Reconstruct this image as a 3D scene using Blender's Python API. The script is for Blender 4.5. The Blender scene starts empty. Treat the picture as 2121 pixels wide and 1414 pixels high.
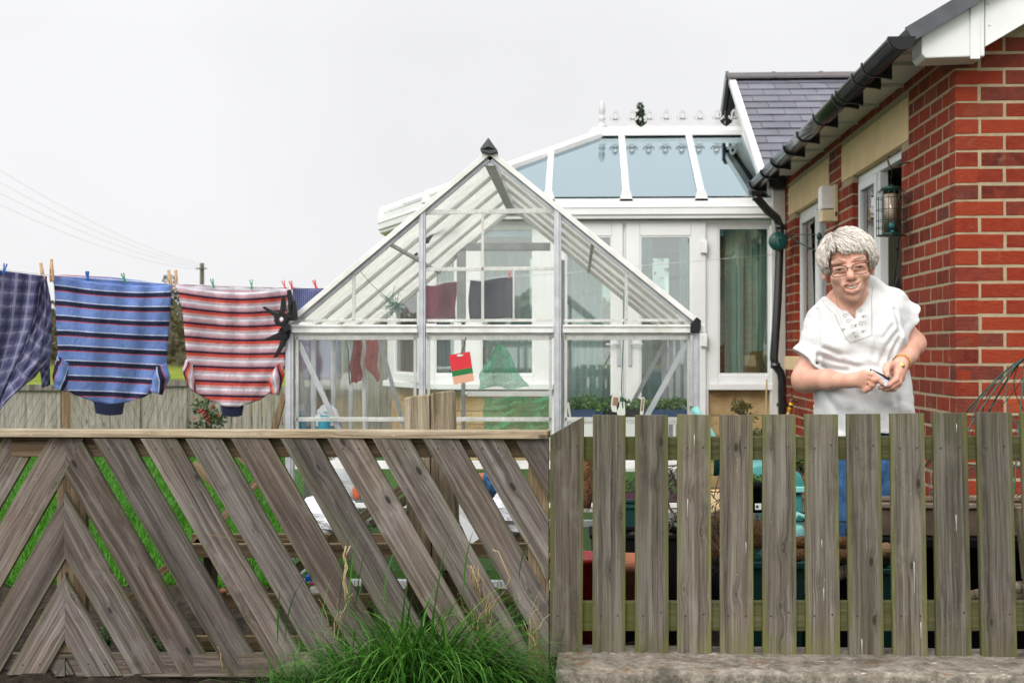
import bpy, bmesh, math, random
import numpy as np
from mathutils import Vector, Matrix, Euler
R = math.radians
random.seed(7)
SC = bpy.context.scene
COL = SC.collection
# ------------------------------------------------------------------ camera
F, CX, CY = 2850.0, 1060.5, 707.0          # focal length and centre in photo pixels
YAW, PITCH = R(2.71), R(.42)
CAM = Vector((0, 0, 1.0))
cam = bpy.data.cameras.new('camera'); cob = bpy.data.objects.new('camera', cam); COL.objects.link(cob)
cam.sensor_width = 36; cam.lens = 36*F/2121; cam.clip_end = 2000; cam.clip_start = .05
cob.location = CAM; cob.rotation_euler = (R(90)+PITCH, 0, YAW)
cam.dof.use_dof = True; cam.dof.focus_distance = 4.45; cam.dof.aperture_fstop = 7.1
SC.camera = cob
CM = Euler((R(90)+PITCH, 0, YAW)).to_matrix()
def ray(px, py): return CM @ Vector(((px-CX)/F, (CY-py)/F, -1))
def pt(px, py, Y):                              # a photo pixel at the distance Y of the thing it shows
    d = ray(px, py); return CAM + d*(Y/d.y)
def ptX(px, py, X):
    d = ray(px, py); return CAM + d*(X/d.x)
def ptZ(px, py, z):
    d = ray(px, py); return CAM + d*((z-1.0)/d.z)
# ------------------------------------------------------------------ mesh builder
class MB:
    def __init__(s): s.v = []; s.f = []; s.m = []; s.cur = 0; s.sm = []; s.smooth = False
    def mat(s, i): s.cur = i; return s
    def add(s, vs, fs):
        b = len(s.v); s.v += [tuple(v) for v in vs]
        for f in fs: s.f.append([b+i for i in f]); s.m.append(s.cur); s.sm.append(s.smooth)
        return s
    def box(s, c, d, M=None):
        x, y, z = d[0]/2, d[1]/2, d[2]/2
        vs = [Vector((a*x, b*y, e*z)) for a in (-1, 1) for b in (-1, 1) for e in (-1, 1)]
        if M is not None: vs = [M @ v for v in vs]
        c = Vector(c)
        return s.add([c+v for v in vs], [(0,1,3,2),(4,6,7,5),(0,4,5,1),(2,3,7,6),(0,2,6,4),(1,5,7,3)])
    def bar(s, p0, p1, w, h, up=(0,0,1)):           # a rectangular bar from p0 to p1, w across, h along up
        p0 = Vector(p0); p1 = Vector(p1); d = (p1-p0); L = d.length; d = d/L
        u = Vector(up); a = d.cross(u)
        if a.length < 1e-4: a = d.cross(Vector((1,0,0)))
        a.normalize(); u = a.cross(d).normalized()
        vs = []
        for p in (p0, p1):
            for i, j in ((-1,-1),(1,-1),(1,1),(-1,1)): vs.append(p + a*(i*w/2) + u*(j*h/2))
        return s.add(vs, [(3,2,1,0),(4,5,6,7),(0,1,5,4),(1,2,6,5),(2,3,7,6),(3,0,4,7)])
    def tube(s, pts, r, n=8, cap=True):
        pts = [Vector(p) for p in pts]; N = len(pts)
        if not hasattr(r, '__len__'): r = [r]*N
        t0 = (pts[1]-pts[0]).normalized()
        a = t0.cross(Vector((0,0,1)))
        if a.length < .05: a = t0.cross(Vector((1,0,0)))
        a.normalize(); vs = []; fs = []
        for i, p in enumerate(pts):
            t = (pts[min(i+1,N-1)]-pts[max(i-1,0)])
            t = t.normalized() if t.length > 1e-9 else t0
            a = (a - t*a.dot(t)); a = a.normalized() if a.length > 1e-6 else t.orthogonal().normalized()
            b = t.cross(a)
            for k in range(n):
                q = 2*math.pi*k/n; vs.append(p + (a*math.cos(q)+b*math.sin(q))*r[i])
        for i in range(N-1):
            for k in range(n):
                k2 = (k+1) % n; fs.append((i*n+k, i*n+k2, (i+1)*n+k2, (i+1)*n+k))
        if cap: fs.append(tuple(range(n-1,-1,-1))); fs.append(tuple((N-1)*n+k for k in range(n)))
        sm = s.smooth; s.smooth = n > 4; s.add(vs, fs); s.smooth = sm; return s
    def lathe(s, prof, c=(0,0,0), n=20, M=None):    # prof: (radius, height)
        vs = []; fs = []; c = Vector(c); N = len(prof)
        for r_, h in prof:
            for k in range(n):
                q = 2*math.pi*k/n; v = Vector((r_*math.cos(q), r_*math.sin(q), h))
                vs.append(c + (M @ v if M is not None else v))
        for i in range(N-1):
            for k in range(n):
                k2 = (k+1) % n; fs.append((i*n+k, i*n+k2, (i+1)*n+k2, (i+1)*n+k))
        if prof[0][0] > 1e-5: fs.append(tuple(range(n-1,-1,-1)))
        if prof[-1][0] > 1e-5: fs.append(tuple((N-1)*n+k for k in range(n)))
        sm = s.smooth; s.smooth = True; s.add(vs, fs); s.smooth = sm; return s
    def prism(s, poly, off):                       # planar polygon (3D points) thickened by the vector off
        n = len(poly); off = Vector(off); a = [Vector(p) for p in poly]; b = [p+off for p in a]
        return s.add(a+b, [tuple(range(n)), tuple(range(2*n-1, n-1, -1))] + [(i, i+n, (i+1)%n+n, (i+1)%n) for i in range(n)])
    def blob(s, c, r, n=10, jit=0, seed=0):
        rr = random.Random(seed); c = Vector(c); r = Vector(r) if hasattr(r,'__len__') else Vector((r,r,r))
        m = max(4, n//2); vs = []; fs = []
        for i in range(m+1):
            th = math.pi*i/m
            for k in range(n):
                ph = 2*math.pi*k/n; j = 1+rr.uniform(-jit, jit)
                vs.append(c+Vector((r.x*math.sin(th)*math.cos(ph)*j, r.y*math.sin(th)*math.sin(ph)*j, r.z*math.cos(th)*j)))
        for i in range(m):
            for k in range(n):
                k2 = (k+1)%n; fs.append((i*n+k, (i+1)*n+k, (i+1)*n+k2, i*n+k2))
        sm = s.smooth; s.smooth = True; s.add(vs, fs); s.smooth = sm; return s
    def grid(s, fn, nu, nv, thick=0):              # a sheet fn(u,v), u,v in 0..1
        vs = [fn(i/nu, j/nv) for i in range(nu+1) for j in range(nv+1)]
        fs = [(i*(nv+1)+j, (i+1)*(nv+1)+j, (i+1)*(nv+1)+j+1, i*(nv+1)+j+1) for i in range(nu) for j in range(nv)]
        sm = s.smooth; s.smooth = True; s.add(vs, fs); s.smooth = sm; return s
    def build(s, name, mats, parent=None, origin=None, bevel=0, M=None, fixn=True, merge=0):
        me = bpy.data.meshes.new(name)
        if parent is not None: O = ORG[parent.name]
        elif origin is not None: O = Vector(origin)
        elif M is not None: O = Vector((0,0,0))
        else:
            V = np.array(s.v); O = Vector(((V[:,0].min()+V[:,0].max())/2, (V[:,1].min()+V[:,1].max())/2, V[:,2].min()))
        if M is None: me.from_pydata([(v[0]-O[0], v[1]-O[1], v[2]-O[2]) for v in s.v], [], s.f)
        else: me.from_pydata(s.v, [], s.f)
        if not isinstance(mats, (list, tuple)): mats = [mats]
        for m in mats: me.materials.append(m)
        me.polygons.foreach_set('material_index', s.m); me.polygons.foreach_set('use_smooth', s.sm)
        me.update()
        if fixn or merge:
            bm = bmesh.new(); bm.from_mesh(me)
            if merge: bmesh.ops.remove_doubles(bm, verts=bm.verts, dist=merge)
            bmesh.ops.recalc_face_normals(bm, faces=bm.faces); bm.to_mesh(me); bm.free()
        o = bpy.data.objects.new(name, me); COL.objects.link(o)
        if parent is not None:
            o.parent = parent
            if M is not None: o.matrix_basis = Matrix.Translation(-O) @ M; ORG[o.name] = M.translation.copy() if False else O.copy()
            else: ORG[o.name] = O.copy()
        else:
            if M is not None: o.matrix_world = M; ORG[o.name] = M.translation.copy()
            else: o.location = O; ORG[o.name] = O.copy()
        if bevel:
            b = o.modifiers.new('bevel', 'BEVEL'); b.width = bevel; b.segments = 2; b.limit_method = 'ANGLE'; b.angle_limit = R(40)
        return o
ORG = {}
def thing(name, label, cat, loc=(0,0,0), group=None):
    o = bpy.data.objects.new(name, None); COL.objects.link(o); o.location = loc; o.empty_display_size = .1
    ORG[o.name] = Vector(loc); return tag(o, label, cat, group)
def tag(o, label, cat, group=None):
    o['label'] = label; o['category'] = cat
    if group: o['group'] = group
    return o
def kind(o, k, label=None, cat=None):
    o['kind'] = k
    if label: o['label'] = label
    if cat: o['category'] = cat
    return o
# ------------------------------------------------------------------ materials
class NT:
    def __init__(s, name):
        s.m = bpy.data.materials.new(name); s.m.use_nodes = True; s.t = s.m.node_tree; s.t.nodes.clear()
        s.out = s.t.nodes.new('ShaderNodeOutputMaterial')
    def n(s, typ, _op=None, **kw):
        nd = s.t.nodes.new('ShaderNode'+typ)
        if _op: nd.operation = _op
        for k, v in kw.items():
            if k.startswith('a_'): setattr(nd, k[2:], v)
            else: s.put(nd.inputs[int(k[1:])] if (k[0] == 'i' and k[1:].isdigit()) else nd.inputs[k.replace('_', ' ')], v)
        return nd
    def put(s, sock, v):
        if isinstance(v, bpy.types.NodeSocket): s.t.links.new(v, sock)
        elif isinstance(v, bpy.types.Node): s.t.links.new(v.outputs[0], sock)
        else:
            if sock.type == 'RGBA' and len(v) == 3: v = (*v, 1)
            sock.default_value = v
    def math(s, op, a, b=0, c=0, clamp=False):
        nd = s.n('Math', op); nd.use_clamp = clamp
        s.put(nd.inputs[0], a); s.put(nd.inputs[1], b); s.put(nd.inputs[2], c); return nd.outputs[0]
    def rng(s, v, a, b, c=0., d=1., smooth=True):
        nd = s.n('MapRange'); nd.interpolation_type = 'SMOOTHSTEP' if smooth else 'LINEAR'
        for i, x in enumerate((v, a, b, c, d)): s.put(nd.inputs[i], x)
        return nd.outputs[0]
    def mix(s, f, a, b, bt='MIX'):
        nd = s.n('Mix'); nd.data_type = 'RGBA'; nd.blend_type = bt; nd.clamp_factor = True
        s.put(nd.inputs[0], f); s.put(nd.inputs[6], a); s.put(nd.inputs[7], b); return nd.outputs[2]
    def ramp(s, f, stops):
        nd = s.n('ValToRGB'); s.put(nd.inputs[0], f); e = nd.color_ramp.elements
        while len(e) < len(stops): e.new(.5)
        for i, (p, c) in enumerate(stops): e[i].position = p; e[i].color = (*c, 1)
        return nd.outputs[0]
    def noise(s, vec, scale, detail=4, rough=.55, dist=0):
        return s.n('TexNoise', Vector=vec, Scale=scale, Detail=detail, Roughness=rough, Distortion=dist)
    def obj(s): return s.n('TexCoord').outputs['Object']
    def gen(s): return s.n('TexCoord').outputs['Generated']
    def pos(s): return s.n('NewGeometry').outputs['Position']
    def island(s): return s.n('NewGeometry').outputs['Random Per Island']
    def rand(s): return s.n('ObjectInfo').outputs['Random']
    def vec(s, x, y, z): return s.n('CombineXYZ', X=x, Y=y, Z=z).outputs[0]
    def sep(s, v):
        nd = s.n('SeparateXYZ', Vector=v); return nd.outputs
    def vmul(s, v, t):
        nd = s.n('VectorMath', 'MULTIPLY', i0=v, i1=t); return nd.outputs[0]
    def bump(s, h, strength=.3, dist=.01): return s.n('Bump', Strength=strength, Distance=dist, Height=h).outputs[0]
    def bsdf(s, col, rough=.6, normal=None, metal=0., spec=.5, **kw):
        b = s.n('BsdfPrincipled', Base_Color=col, Roughness=rough, Metallic=metal)
        b.inputs['Specular IOR Level'].default_value = spec
        if normal is not None: s.put(b.inputs['Normal'], normal)
        for k, v in kw.items(): s.put(b.inputs[k.replace('_', ' ')], v)
        return b.outputs[0]
    def end(s, sh): s.put(s.out.inputs[0], sh); return s.m
def pm(name, c1, c2=None, scale=8., rough=.6, bump=0., bscale=40., metal=0., spec=.5, dirt=None, isl=0., bdist=.004, **kw):
    t = NT(name); v = t.pos(); col = c1
    if c2 is not None:
        n1 = t.noise(v, scale, 5, .6); col = t.mix(t.rng(n1, .35, .65), c1, c2)
    else: col = t.mix(t.noise(v, scale, 4), tuple(x*.88 for x in c1), tuple(min(1, x*1.1) for x in c1))
    if dirt: col = t.mix(t.rng(t.noise(v, 5, 6, .7), .5, .75, 0, .75), col, dirt)
    if isl:
        h = t.n('HueSaturation', Color=col); t.put(h.inputs['Value'], t.rng(t.island(), 0, 1, 1-isl, 1+isl, False)); col = h.outputs[0]
    nm = t.bump(t.noise(v, bscale, 6, .6), bump, bdist) if bump else None
    return t.end(t.bsdf(col, rough, nm, metal, spec, **kw))
def glassy(name, tint, gloss, rough=.02, dirtcol=None, dirt=0., gtint=(1,1,1), tlf=.45, base=0., fk=1.):
    t = NT(name)
    tr = t.n('BsdfTransparent', Color=tint); gl = t.n('BsdfGlossy', Color=gtint, Roughness=rough)
    fr = t.n('Fresnel', IOR=1.5)
    f = t.math('ADD', t.math('MULTIPLY', fr, fk), gloss, clamp=True)
    sh = t.n('MixShader', i0=f, i1=tr, i2=gl).outputs[0]
    if dirtcol:
        v = t.obj(); x, y, z = t.sep(v)
        streak = t.noise(t.vec(t.math('MULTIPLY', x, 25), t.math('MULTIPLY', y, 25), t.math('MULTIPLY', z, 2.)), 1, 5, .6)
        cl = t.noise(v, 5, 5, .65); fine = t.noise(v, 140, 3, .7)
        k = t.math('MULTIPLY', t.math('ADD', t.math('ADD', t.rng(streak, .35, .8), t.rng(cl, .3, .75)), t.rng(fine, .45, .7, 0, .5)), dirt)
        df = t.n('BsdfPrincipled', Base_Color=dirtcol, Roughness=.5)
        tl = t.n('BsdfTranslucent', Color=dirtcol)
        dd = t.n('MixShader', i0=tlf, i1=df, i2=tl).outputs[0]; k = t.math('ADD', k, base)
        sh = t.n('MixShader', i0=t.math('MINIMUM', k, .92), i1=sh, i2=dd).outputs[0]
    return t.end(sh)
def wood(name, dark, mid, light, warm, algae=0., algae_edge=0., warmth=.5, green=(.10,.115,.03), rowz=True, bump=.5):
    """weathered sawn softwood; local Z runs along the board, X across it"""
    t = NT(name); o = t.obj(); x, y, z = t.sep(o); r = t.rand()
    zo = t.math('ADD', z, t.math('MULTIPLY', r, 37.)); xo = t.math('ADD', x, t.math('MULTIPLY', r, 11.))
    kv = t.vec(t.math('MULTIPLY', xo, 15.), 0., t.math('MULTIPLY', zo, 6.5))
    vo = t.n('TexVoronoi', Vector=kv, Scale=1., Randomness=1.); d = vo.outputs['Distance']
    near = t.rng(d, .0, .34, 1., 0.)
    wob = t.noise(t.vec(t.math('MULTIPLY', xo, 6.), 0., t.math('MULTIPLY', zo, 3.)), 1, 3)
    gx = t.math('ADD', xo, t.math('ADD', t.math('MULTIPLY', wob, .016), t.math('MULTIPLY', near, .011)))
    fine = t.noise(t.vec(t.math('MULTIPLY', gx, 150.), t.math('MULTIPLY', y, 60.), t.math('MULTIPLY', zo, 3.)), 1, 6, .75)
    band = t.noise(t.vec(t.math('MULTIPLY', gx, 48.), t.math('MULTIPLY', y, 20.), t.math('MULTIPLY', zo, 1.0)), 1, 4, .65)
    ring = t.math('SINE', t.math('MULTIPLY', d, 60.))
    ringk = t.rng(d, .05, .2, 1., 0.)
    g = t.math('ADD', t.math('MULTIPLY', fine, .5), t.math('MULTIPLY', band, .5))
    g = t.math('ADD', g, t.math('MULTIPLY', t.math('MULTIPLY', ring, ringk), .05))
    g = t.math('ADD', g, t.math('MULTIPLY', near, -.035))
    col = t.ramp(g, [(.39, dark), (.49, mid), (.59, light)])
    big = t.noise(t.vec(t.math('MULTIPLY', xo, 5.), y, t.math('MULTIPLY', zo, 2.6)), 1, 4, .6)
    wsel = t.math('ADD', t.rng(big, .38, .72), t.math('MULTIPLY', t.math('SUBTRACT', r, .5), 1.0), clamp=True)
    col = t.mix(t.math('MULTIPLY', wsel, warmth), col, warm, 'MULTIPLY')
    big2 = t.noise(t.vec(t.math('MULTIPLY', xo, 14.), y, t.math('MULTIPLY', zo, 5.)), 1, 5, .65)
    col = t.mix(t.rng(big2, .52, .72, 0, .6), col, light); big3 = t.noise(t.vec(t.math('MULTIPLY', xo, 8.), y, t.math('MULTIPLY', zo, 7.)), 1, 6, .7)
    col = t.mix(t.rng(big3, .55, .72, 0, .55), col, dark); spk = t.noise(t.vec(t.math('MULTIPLY', xo, 90.), y, t.math('MULTIPLY', zo, 60.)), 1, 3, .6); col = t.mix(t.rng(spk, .66, .74, 0, .7), col, tuple(min(1,c*1.5) for c in light))
    rk = t.n('TexWhiteNoise', Vector=vo.outputs['Position']).outputs[0]; core = t.math('MULTIPLY', t.math('MULTIPLY', t.rng(d, .05, .13, 1., 0.), .92), t.rng(rk, .25, .5)); halo = t.math('MULTIPLY', t.math('MULTIPLY', t.rng(d, .12, .36, 1., 0.), .5), t.rng(rk, .25, .5)); col = t.mix(halo, col, t.mix(.5, dark, mid))
    col = t.mix(core, col, tuple(c*.45 for c in dark))
    crack = t.noise(t.vec(t.math('MULTIPLY', gx, 120.), 0., t.math('MULTIPLY', zo, 2.2)), 1, 2, .5)
    ck = t.rng(crack, .30, .245, 0., 1.)
    col = t.mix(t.math('MULTIPLY', ck, .8), col, tuple(c*.3 for c in dark))
    if algae or algae_edge:
        gx_ = t.sep(t.gen())[0]; gz_ = t.sep(t.gen())[2]
        e = t.math('MULTIPLY', t.math('ABSOLUTE', t.math('SUBTRACT', gx_, .5)), 2.)
        edge = t.math('MULTIPLY', t.rng(e, .62, 1.02), algae_edge)
        foot = t.math('MULTIPLY', t.rng(gz_, .2, .0), algae*.9)
        top = t.math('MULTIPLY', t.rng(gz_, .8, 1.), algae*.5)
        patch = t.noise(t.vec(t.math('MULTIPLY', xo, 9.), y, t.math('MULTIPLY', zo, 4.5)), 1, 6, .65)
        am = t.math('ADD', t.math('ADD', t.math('ADD', edge, foot), top), algae*.22)
        am = t.math('MULTIPLY', am, t.rng(patch, .32, .68, .15, 1.25), clamp=True)
        col = t.mix(am, col, t.mix(fine, tuple(c*.55 for c in green), tuple(c*1.5 for c in green)))
    hv = t.n('HueSaturation', Color=col); t.put(hv.inputs['Value'], t.rng(t.math('FRACT', t.math('MULTIPLY', r, 7.3)), 0, 1, .66, 1.18, False))
    h = t.math('SUBTRACT', t.math('MULTIPLY', g, 1.5), t.math('ADD', t.math('MULTIPLY', ck, .9), t.math('MULTIPLY', core, .3)))
    return t.end(t.bsdf(hv.outputs[0], .82, t.bump(h, bump, .006), 0, .25))
W = {}
W['grey'] = wood('weathered_grey_wood', (.038,.031,.028), (.112,.094,.085), (.225,.197,.182), (.80,.66,.57), .16, .3, .75)
W['picket'] = wood('weathered_picket_wood', (.040,.033,.028), (.118,.098,.083), (.225,.198,.172), (.85,.73,.62), .42, .95, .45, green=(.125,.125,.038))
W['rail'] = wood('mossy_rail_wood', (.045,.042,.02), (.095,.09,.04), (.15,.142,.07), (.8,.75,.6), 1.5, .3, .3, green=(.09,.096,.026))
W['brown'] = wood('brown_frame_wood', (.06,.04,.022), (.16,.11,.065), (.27,.20,.13), (.8,.62,.45), .15, .1, .6)
W['cap'] = wood('capping_rail_wood', (.12,.09,.06), (.27,.215,.15), (.42,.35,.26), (.85,.72,.55), .12, .1, .5)
W['post'] = wood('old_post_wood', (.08,.062,.042), (.25,.205,.145), (.40,.34,.255), (.85,.7,.5), .2, .12, .5, bump=.9)
W['far'] = wood('far_fence_wood', (.09,.082,.07), (.21,.195,.165), (.33,.31,.27), (.85,.78,.68), .2, .2, .4)
W['dark'] = wood('dark_wet_wood', (.02,.015,.01), (.06,.043,.028), (.11,.085,.06), (.8,.65,.5), .3, .2, .5)
M = {}
M['white'] = pm('white_upvc', (.70,.70,.69), (.65,.65,.64), 3, .35, dirt=None)
M['dirtywhite'] = pm('dirty_white_frame', (.70,.70,.68), (.58,.57,.53), 9, .4, dirt=(.42,.41,.33))
M['alu'] = pm('dull_aluminium', (.50,.51,.53), (.40,.41,.43), 14, .42, metal=.55)
M['darkgrey'] = pm('dark_grey_plastic', (.035,.037,.042), None, 10, .5)
M['black'] = pm('black_plastic', (.008,.008,.009), None, 10, .5, spec=.25)
M['gloss'] = pm('glossy_black_gutter', (.016,.016,.018), None, 10, .16, spec=.8)
M['stone'] = pm('beige_cast_stone', (.68,.50,.28), (.61,.44,.24), 6, .85, .25, 250)
M['mortar'] = pm('cream_mortar', (.37,.295,.185), (.30,.24,.15), 30, .95, .6, 300)
M['clearpipe'] = M['white']
# ------------------------------------------------------------------ sky and sun
w = bpy.data.worlds.new('World'); SC.world = w; w.use_nodes = True
nt = w.node_tree; nt.nodes.clear()
wo = nt.nodes.new('ShaderNodeOutputWorld'); bg = nt.nodes.new('ShaderNodeBackground'); bg2 = nt.nodes.new('ShaderNodeBackground')
sky = nt.nodes.new('ShaderNodeTexSky'); sky.sky_type = 'NISHITA'; sky.sun_disc = False
SUN_EL, SUN_AZ = R(36), R(200)
sky.sun_elevation = SUN_EL; sky.sun_rotation = SUN_AZ; sky.dust_density = 6; sky.air_density = 1; sky.ozone_density = 1
bg.inputs[1].default_value = .05; nt.links.new(sky.outputs[0], bg.inputs[0])
# the cloud deck: an overcast sky, brighter overhead than at the horizon, faintly uneven
tc = nt.nodes.new('ShaderNodeTexCoord'); sx = nt.nodes.new('ShaderNodeSeparateXYZ'); nt.links.new(tc.outputs['Generated'], sx.inputs[0])
mr = nt.nodes.new('ShaderNodeMapRange'); nt.links.new(sx.outputs[2], mr.inputs[0])
for i, x in enumerate((.22, 1., .785, 1.45)): mr.inputs[i+1].default_value = x
cn = nt.nodes.new('ShaderNodeTexNoise'); nt.links.new(tc.outputs['Generated'], cn.inputs[0]); cn.inputs['Scale'].default_value = 3.; cn.inputs['Detail'].default_value = 5
mm = nt.nodes.new('ShaderNodeMapRange'); nt.links.new(cn.outputs[0], mm.inputs[0])
for i, x in enumerate((.3, .7, .945, 1.045)): mm.inputs[i+1].default_value = x
mu = nt.nodes.new('ShaderNodeMath'); mu.operation = 'MULTIPLY'; nt.links.new(mr.outputs[0], mu.inputs[0]); nt.links.new(mm.outputs[0], mu.inputs[1])
# added brightening of the sky round the sun behind the camera to light front faces
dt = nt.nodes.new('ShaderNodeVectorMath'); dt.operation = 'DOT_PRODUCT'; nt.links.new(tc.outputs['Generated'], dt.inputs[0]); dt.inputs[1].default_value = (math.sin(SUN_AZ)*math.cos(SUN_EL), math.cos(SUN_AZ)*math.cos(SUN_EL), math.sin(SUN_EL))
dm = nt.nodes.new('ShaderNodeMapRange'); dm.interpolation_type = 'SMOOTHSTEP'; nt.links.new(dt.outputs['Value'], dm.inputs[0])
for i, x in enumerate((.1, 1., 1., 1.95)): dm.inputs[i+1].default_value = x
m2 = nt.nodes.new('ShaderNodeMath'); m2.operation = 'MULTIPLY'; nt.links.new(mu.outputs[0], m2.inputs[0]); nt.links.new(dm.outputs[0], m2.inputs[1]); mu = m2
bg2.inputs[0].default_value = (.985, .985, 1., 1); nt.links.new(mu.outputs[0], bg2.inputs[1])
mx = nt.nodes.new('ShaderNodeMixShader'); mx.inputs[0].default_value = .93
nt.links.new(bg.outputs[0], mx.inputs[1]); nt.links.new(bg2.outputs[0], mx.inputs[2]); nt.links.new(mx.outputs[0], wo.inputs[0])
sl = bpy.data.lights.new('sun', 'SUN'); sl.energy = 1.3; sl.angle = R(25); sl.color = (1, .965, .91)
so = bpy.data.objects.new('sun', sl); COL.objects.link(so)
sd = Vector((math.sin(SUN_AZ)*math.cos(SUN_EL), math.cos(SUN_AZ)*math.cos(SUN_EL), math.sin(SUN_EL)))
so.rotation_euler = sd.to_track_quat('Z', 'Y').to_euler(); so.location = (0, -5, 8)
SC.view_settings.view_transform = 'Standard'; SC.view_settings.look = 'None'; SC.view_settings.gamma = 1
SC.view_settings.exposure = 0.30
SC.cycles.transparent_max_bounces = 40; SC.cycles.max_bounces = 10; SC.cycles.caustics_reflective = False; SC.cycles.caustics_refractive = False
SC.cycles.sample_clamp_indirect = 4
# ------------------------------------------------------------------ ground
def soilmat():
    t = NT('dark_soil'); v = t.pos(); n = t.noise(v, 30, 8, .7)
    c = t.ramp(n, [(.3, (.015,.011,.008)), (.55, (.045,.033,.022)), (.75, (.10,.08,.055))])
    return t.end(t.bsdf(c, .95, t.bump(n, 1., .03), 0, .2))
M['soil'] = soilmat()
def lawnmat():
    t = NT('lawn_turf'); v = t.pos()
    c = t.mix(t.noise(v, 2.5, 5), (.035,.135,.006), (.06,.19,.012)); c = t.mix(t.rng(t.noise(v, 90, 5, .7), .4, .7), c, (.018,.075,.005))
    return t.end(t.bsdf(c, .9, t.bump(t.noise(v, 120, 4, .7), 1., .03), 0, .2))
M['lawn'] = lawnmat()
M['paving'] = pm('patio_paving', (.13,.115,.095), (.08,.07,.06), 3, .9, .4, 120, dirt=(.10,.10,.07))
b = MB(); b.box((0, 150, -.30), (600, 340, .24)); kind(b.build('ground', M['lawn']), 'structure')
b = MB(); b.prism([(.55,4.1,-.15),(9,4.1,-.15),(9,24,-.15),(.55,24,-.15)], (0,0,-.02)); kind(b.build('patio', M['paving']), 'structure')
b = MB(); b.grid(lambda u, v: (-9+9.6*u, 5.75+7.9*v, .0+.006*math.sin(u*40)*math.sin(v*31)), 60, 50)
b.prism([(-9,5.75,-.02),(.6,5.75,-.02),(.6,13.65,-.02),(-9,13.65,-.02)], (0,0,-.16)); kind(b.build('lawn', M['lawn']), 'structure')
rr = random.Random(3)
b = MB(); ns = [[rr.uniform(-.02,.03) for j in range(40)] for i in range(90)]
b.grid(lambda u, v: (-4+4.55*u, 4.06+1.72*v, .0+ns[int(u*80)][int(v*36)]), 80, 36)
b.prism([(-4,4.06,-.02),(.55,4.06,-.02),(.55,5.78,-.02),(-4,5.78,-.02)], (0,0,-.16)); kind(b.build('soil_bed', M['soil']), 'structure')
b = MB(); b.grid(lambda u, v: (-4+4.15*u, .5+3.56*v, .0+ns[int(u*80)][int(v*36)]), 80, 36)
kind(b.build('verge', M['soil']), 'structure')
# hill behind the far fence
def hillz(x, y):
    k = max(0, min(1, (y-15)/40)); k2 = max(0, min(1, (y-48)/70))
    k = k*k*(3-2*k); k2 = k2*k2*(3-2*k2)
    return -.1 + .35*k + 2.9*k2*(1-.35*max(0, min(1, (x+10)/50))) + .35*math.sin(x*.13)*k2
def hillmat():
    t = NT('hill_pasture'); v = t.pos(); n = t.noise(v, .6, 6, .65)
    c = t.ramp(n, [(.3, (.06,.085,.012)), (.5, (.15,.19,.02)), (.7, (.22,.25,.04))])
    y = t.sep(v)[1]
    c = t.mix(t.rng(y, 52, 62), c, (.06,.05,.025))
    return t.end(t.bsdf(c, .95, t.bump(t.noise(v, 6, 5), .8, .1), 0, .1))
b = MB(); b.grid(lambda u, v: (-90+170*u, 15+120*v**1.3, hillz(-90+170*u, 15+120*v**1.3)), 70, 60)
kind(b.build('hills', hillmat()), 'structure')
def leafmat(name, dark, light, rough=.6, tr=.25):
    t = NT(name); i = t.island(); c = t.mix(i, dark, light)
    b1 = t.bsdf(c, rough, None, 0, .3); tl = t.n('BsdfTranslucent', Color=c)
    return t.end(t.n('MixShader', i0=tr, i1=b1, i2=tl).outputs[0])
def leaves(mb, c, rad, n, size, rng, shell=.35):
    c = Vector(c)
    for _ in range(n):
        while True:
            d = Vector((rng.uniform(-1,1), rng.uniform(-1,1), rng.uniform(-1,1)))
            if .02 < d.length < 1: break
        q = d.normalized()*(d.length**shell)
        p = c + Vector((q.x*rad[0], q.y*rad[1], q.z*rad[2]))
        a = Vector((rng.gauss(0,1), rng.gauss(0,1), rng.gauss(0,1))).normalized(); e = a.orthogonal().normalized()
        s = size*rng.uniform(.6, 1.4)
        mb.add([p-a*s, p+e*s*.45, p+a*s, p-e*s*.45], [(0,1,2,3)])
M['woodland'] = leafmat('woodland_leaves', (.035,.035,.014), (.12,.105,.045))
rg = random.Random(11)
b = MB()
for i in range(300):
    x = rg.uniform(-48, 22); y = rg.uniform(56, 92); h = rg.uniform(1.2, 2.2)
    h = min(h, max(.7, (4.2*y/75-hillz(x,y))*.62)); leaves(b, (x, y, hillz(x,y)+h*.5), (h*.9, h*.9, h), 170, .17, rg)
kind(b.build('hillside_wood', M['woodland'], fixn=False), 'stuff')
# a tree crown on the skyline and conifers behind the conservatory
M['treeleaf'] = leafmat('tree_leaves', (.02,.03,.012), (.07,.085,.03))
M['conifer'] = leafmat('conifer_needles', (.012,.028,.012), (.05,.085,.03))
M['bark'] = pm('bark', (.09,.07,.05), (.05,.04,.03), 6, .9, .8, 20)
def tree(name, label, base, h, crowns, mat, n, size, group=None, tr=.12):
    r_ = thing(name, label, 'tree', base, group)
    b = MB(); bs = Vector(base)
    b.tube([bs, bs+Vector((.03*h,0,h*.3)), bs+Vector((0,0,h*.62)), bs+Vector((.02*h,0,h*.9))], [tr, tr*.75, tr*.5, tr*.15], 8)
    for i in range(7):
        q = rg.uniform(0, 6.28); z = h*rg.uniform(.4, .8); L = h*.16
        b.tube([bs+Vector((0,0,z)), bs+Vector((math.cos(q)*L, math.sin(q)*L, z+L*.6))], [tr*.3, tr*.08], 5)
    b.build('trunk', M['bark'], r_)
    b = MB()
    for (c, rad) in crowns: leaves(b, bs+Vector(c), rad, n, size, rg)
    b.build('crown', mat, r_, fixn=False); return r_
p = pt(350, 730, 60); tb = Vector((p.x, 60, hillz(p.x, 60)))
zt = pt(350, 566, 60).z - tb.z
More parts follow.
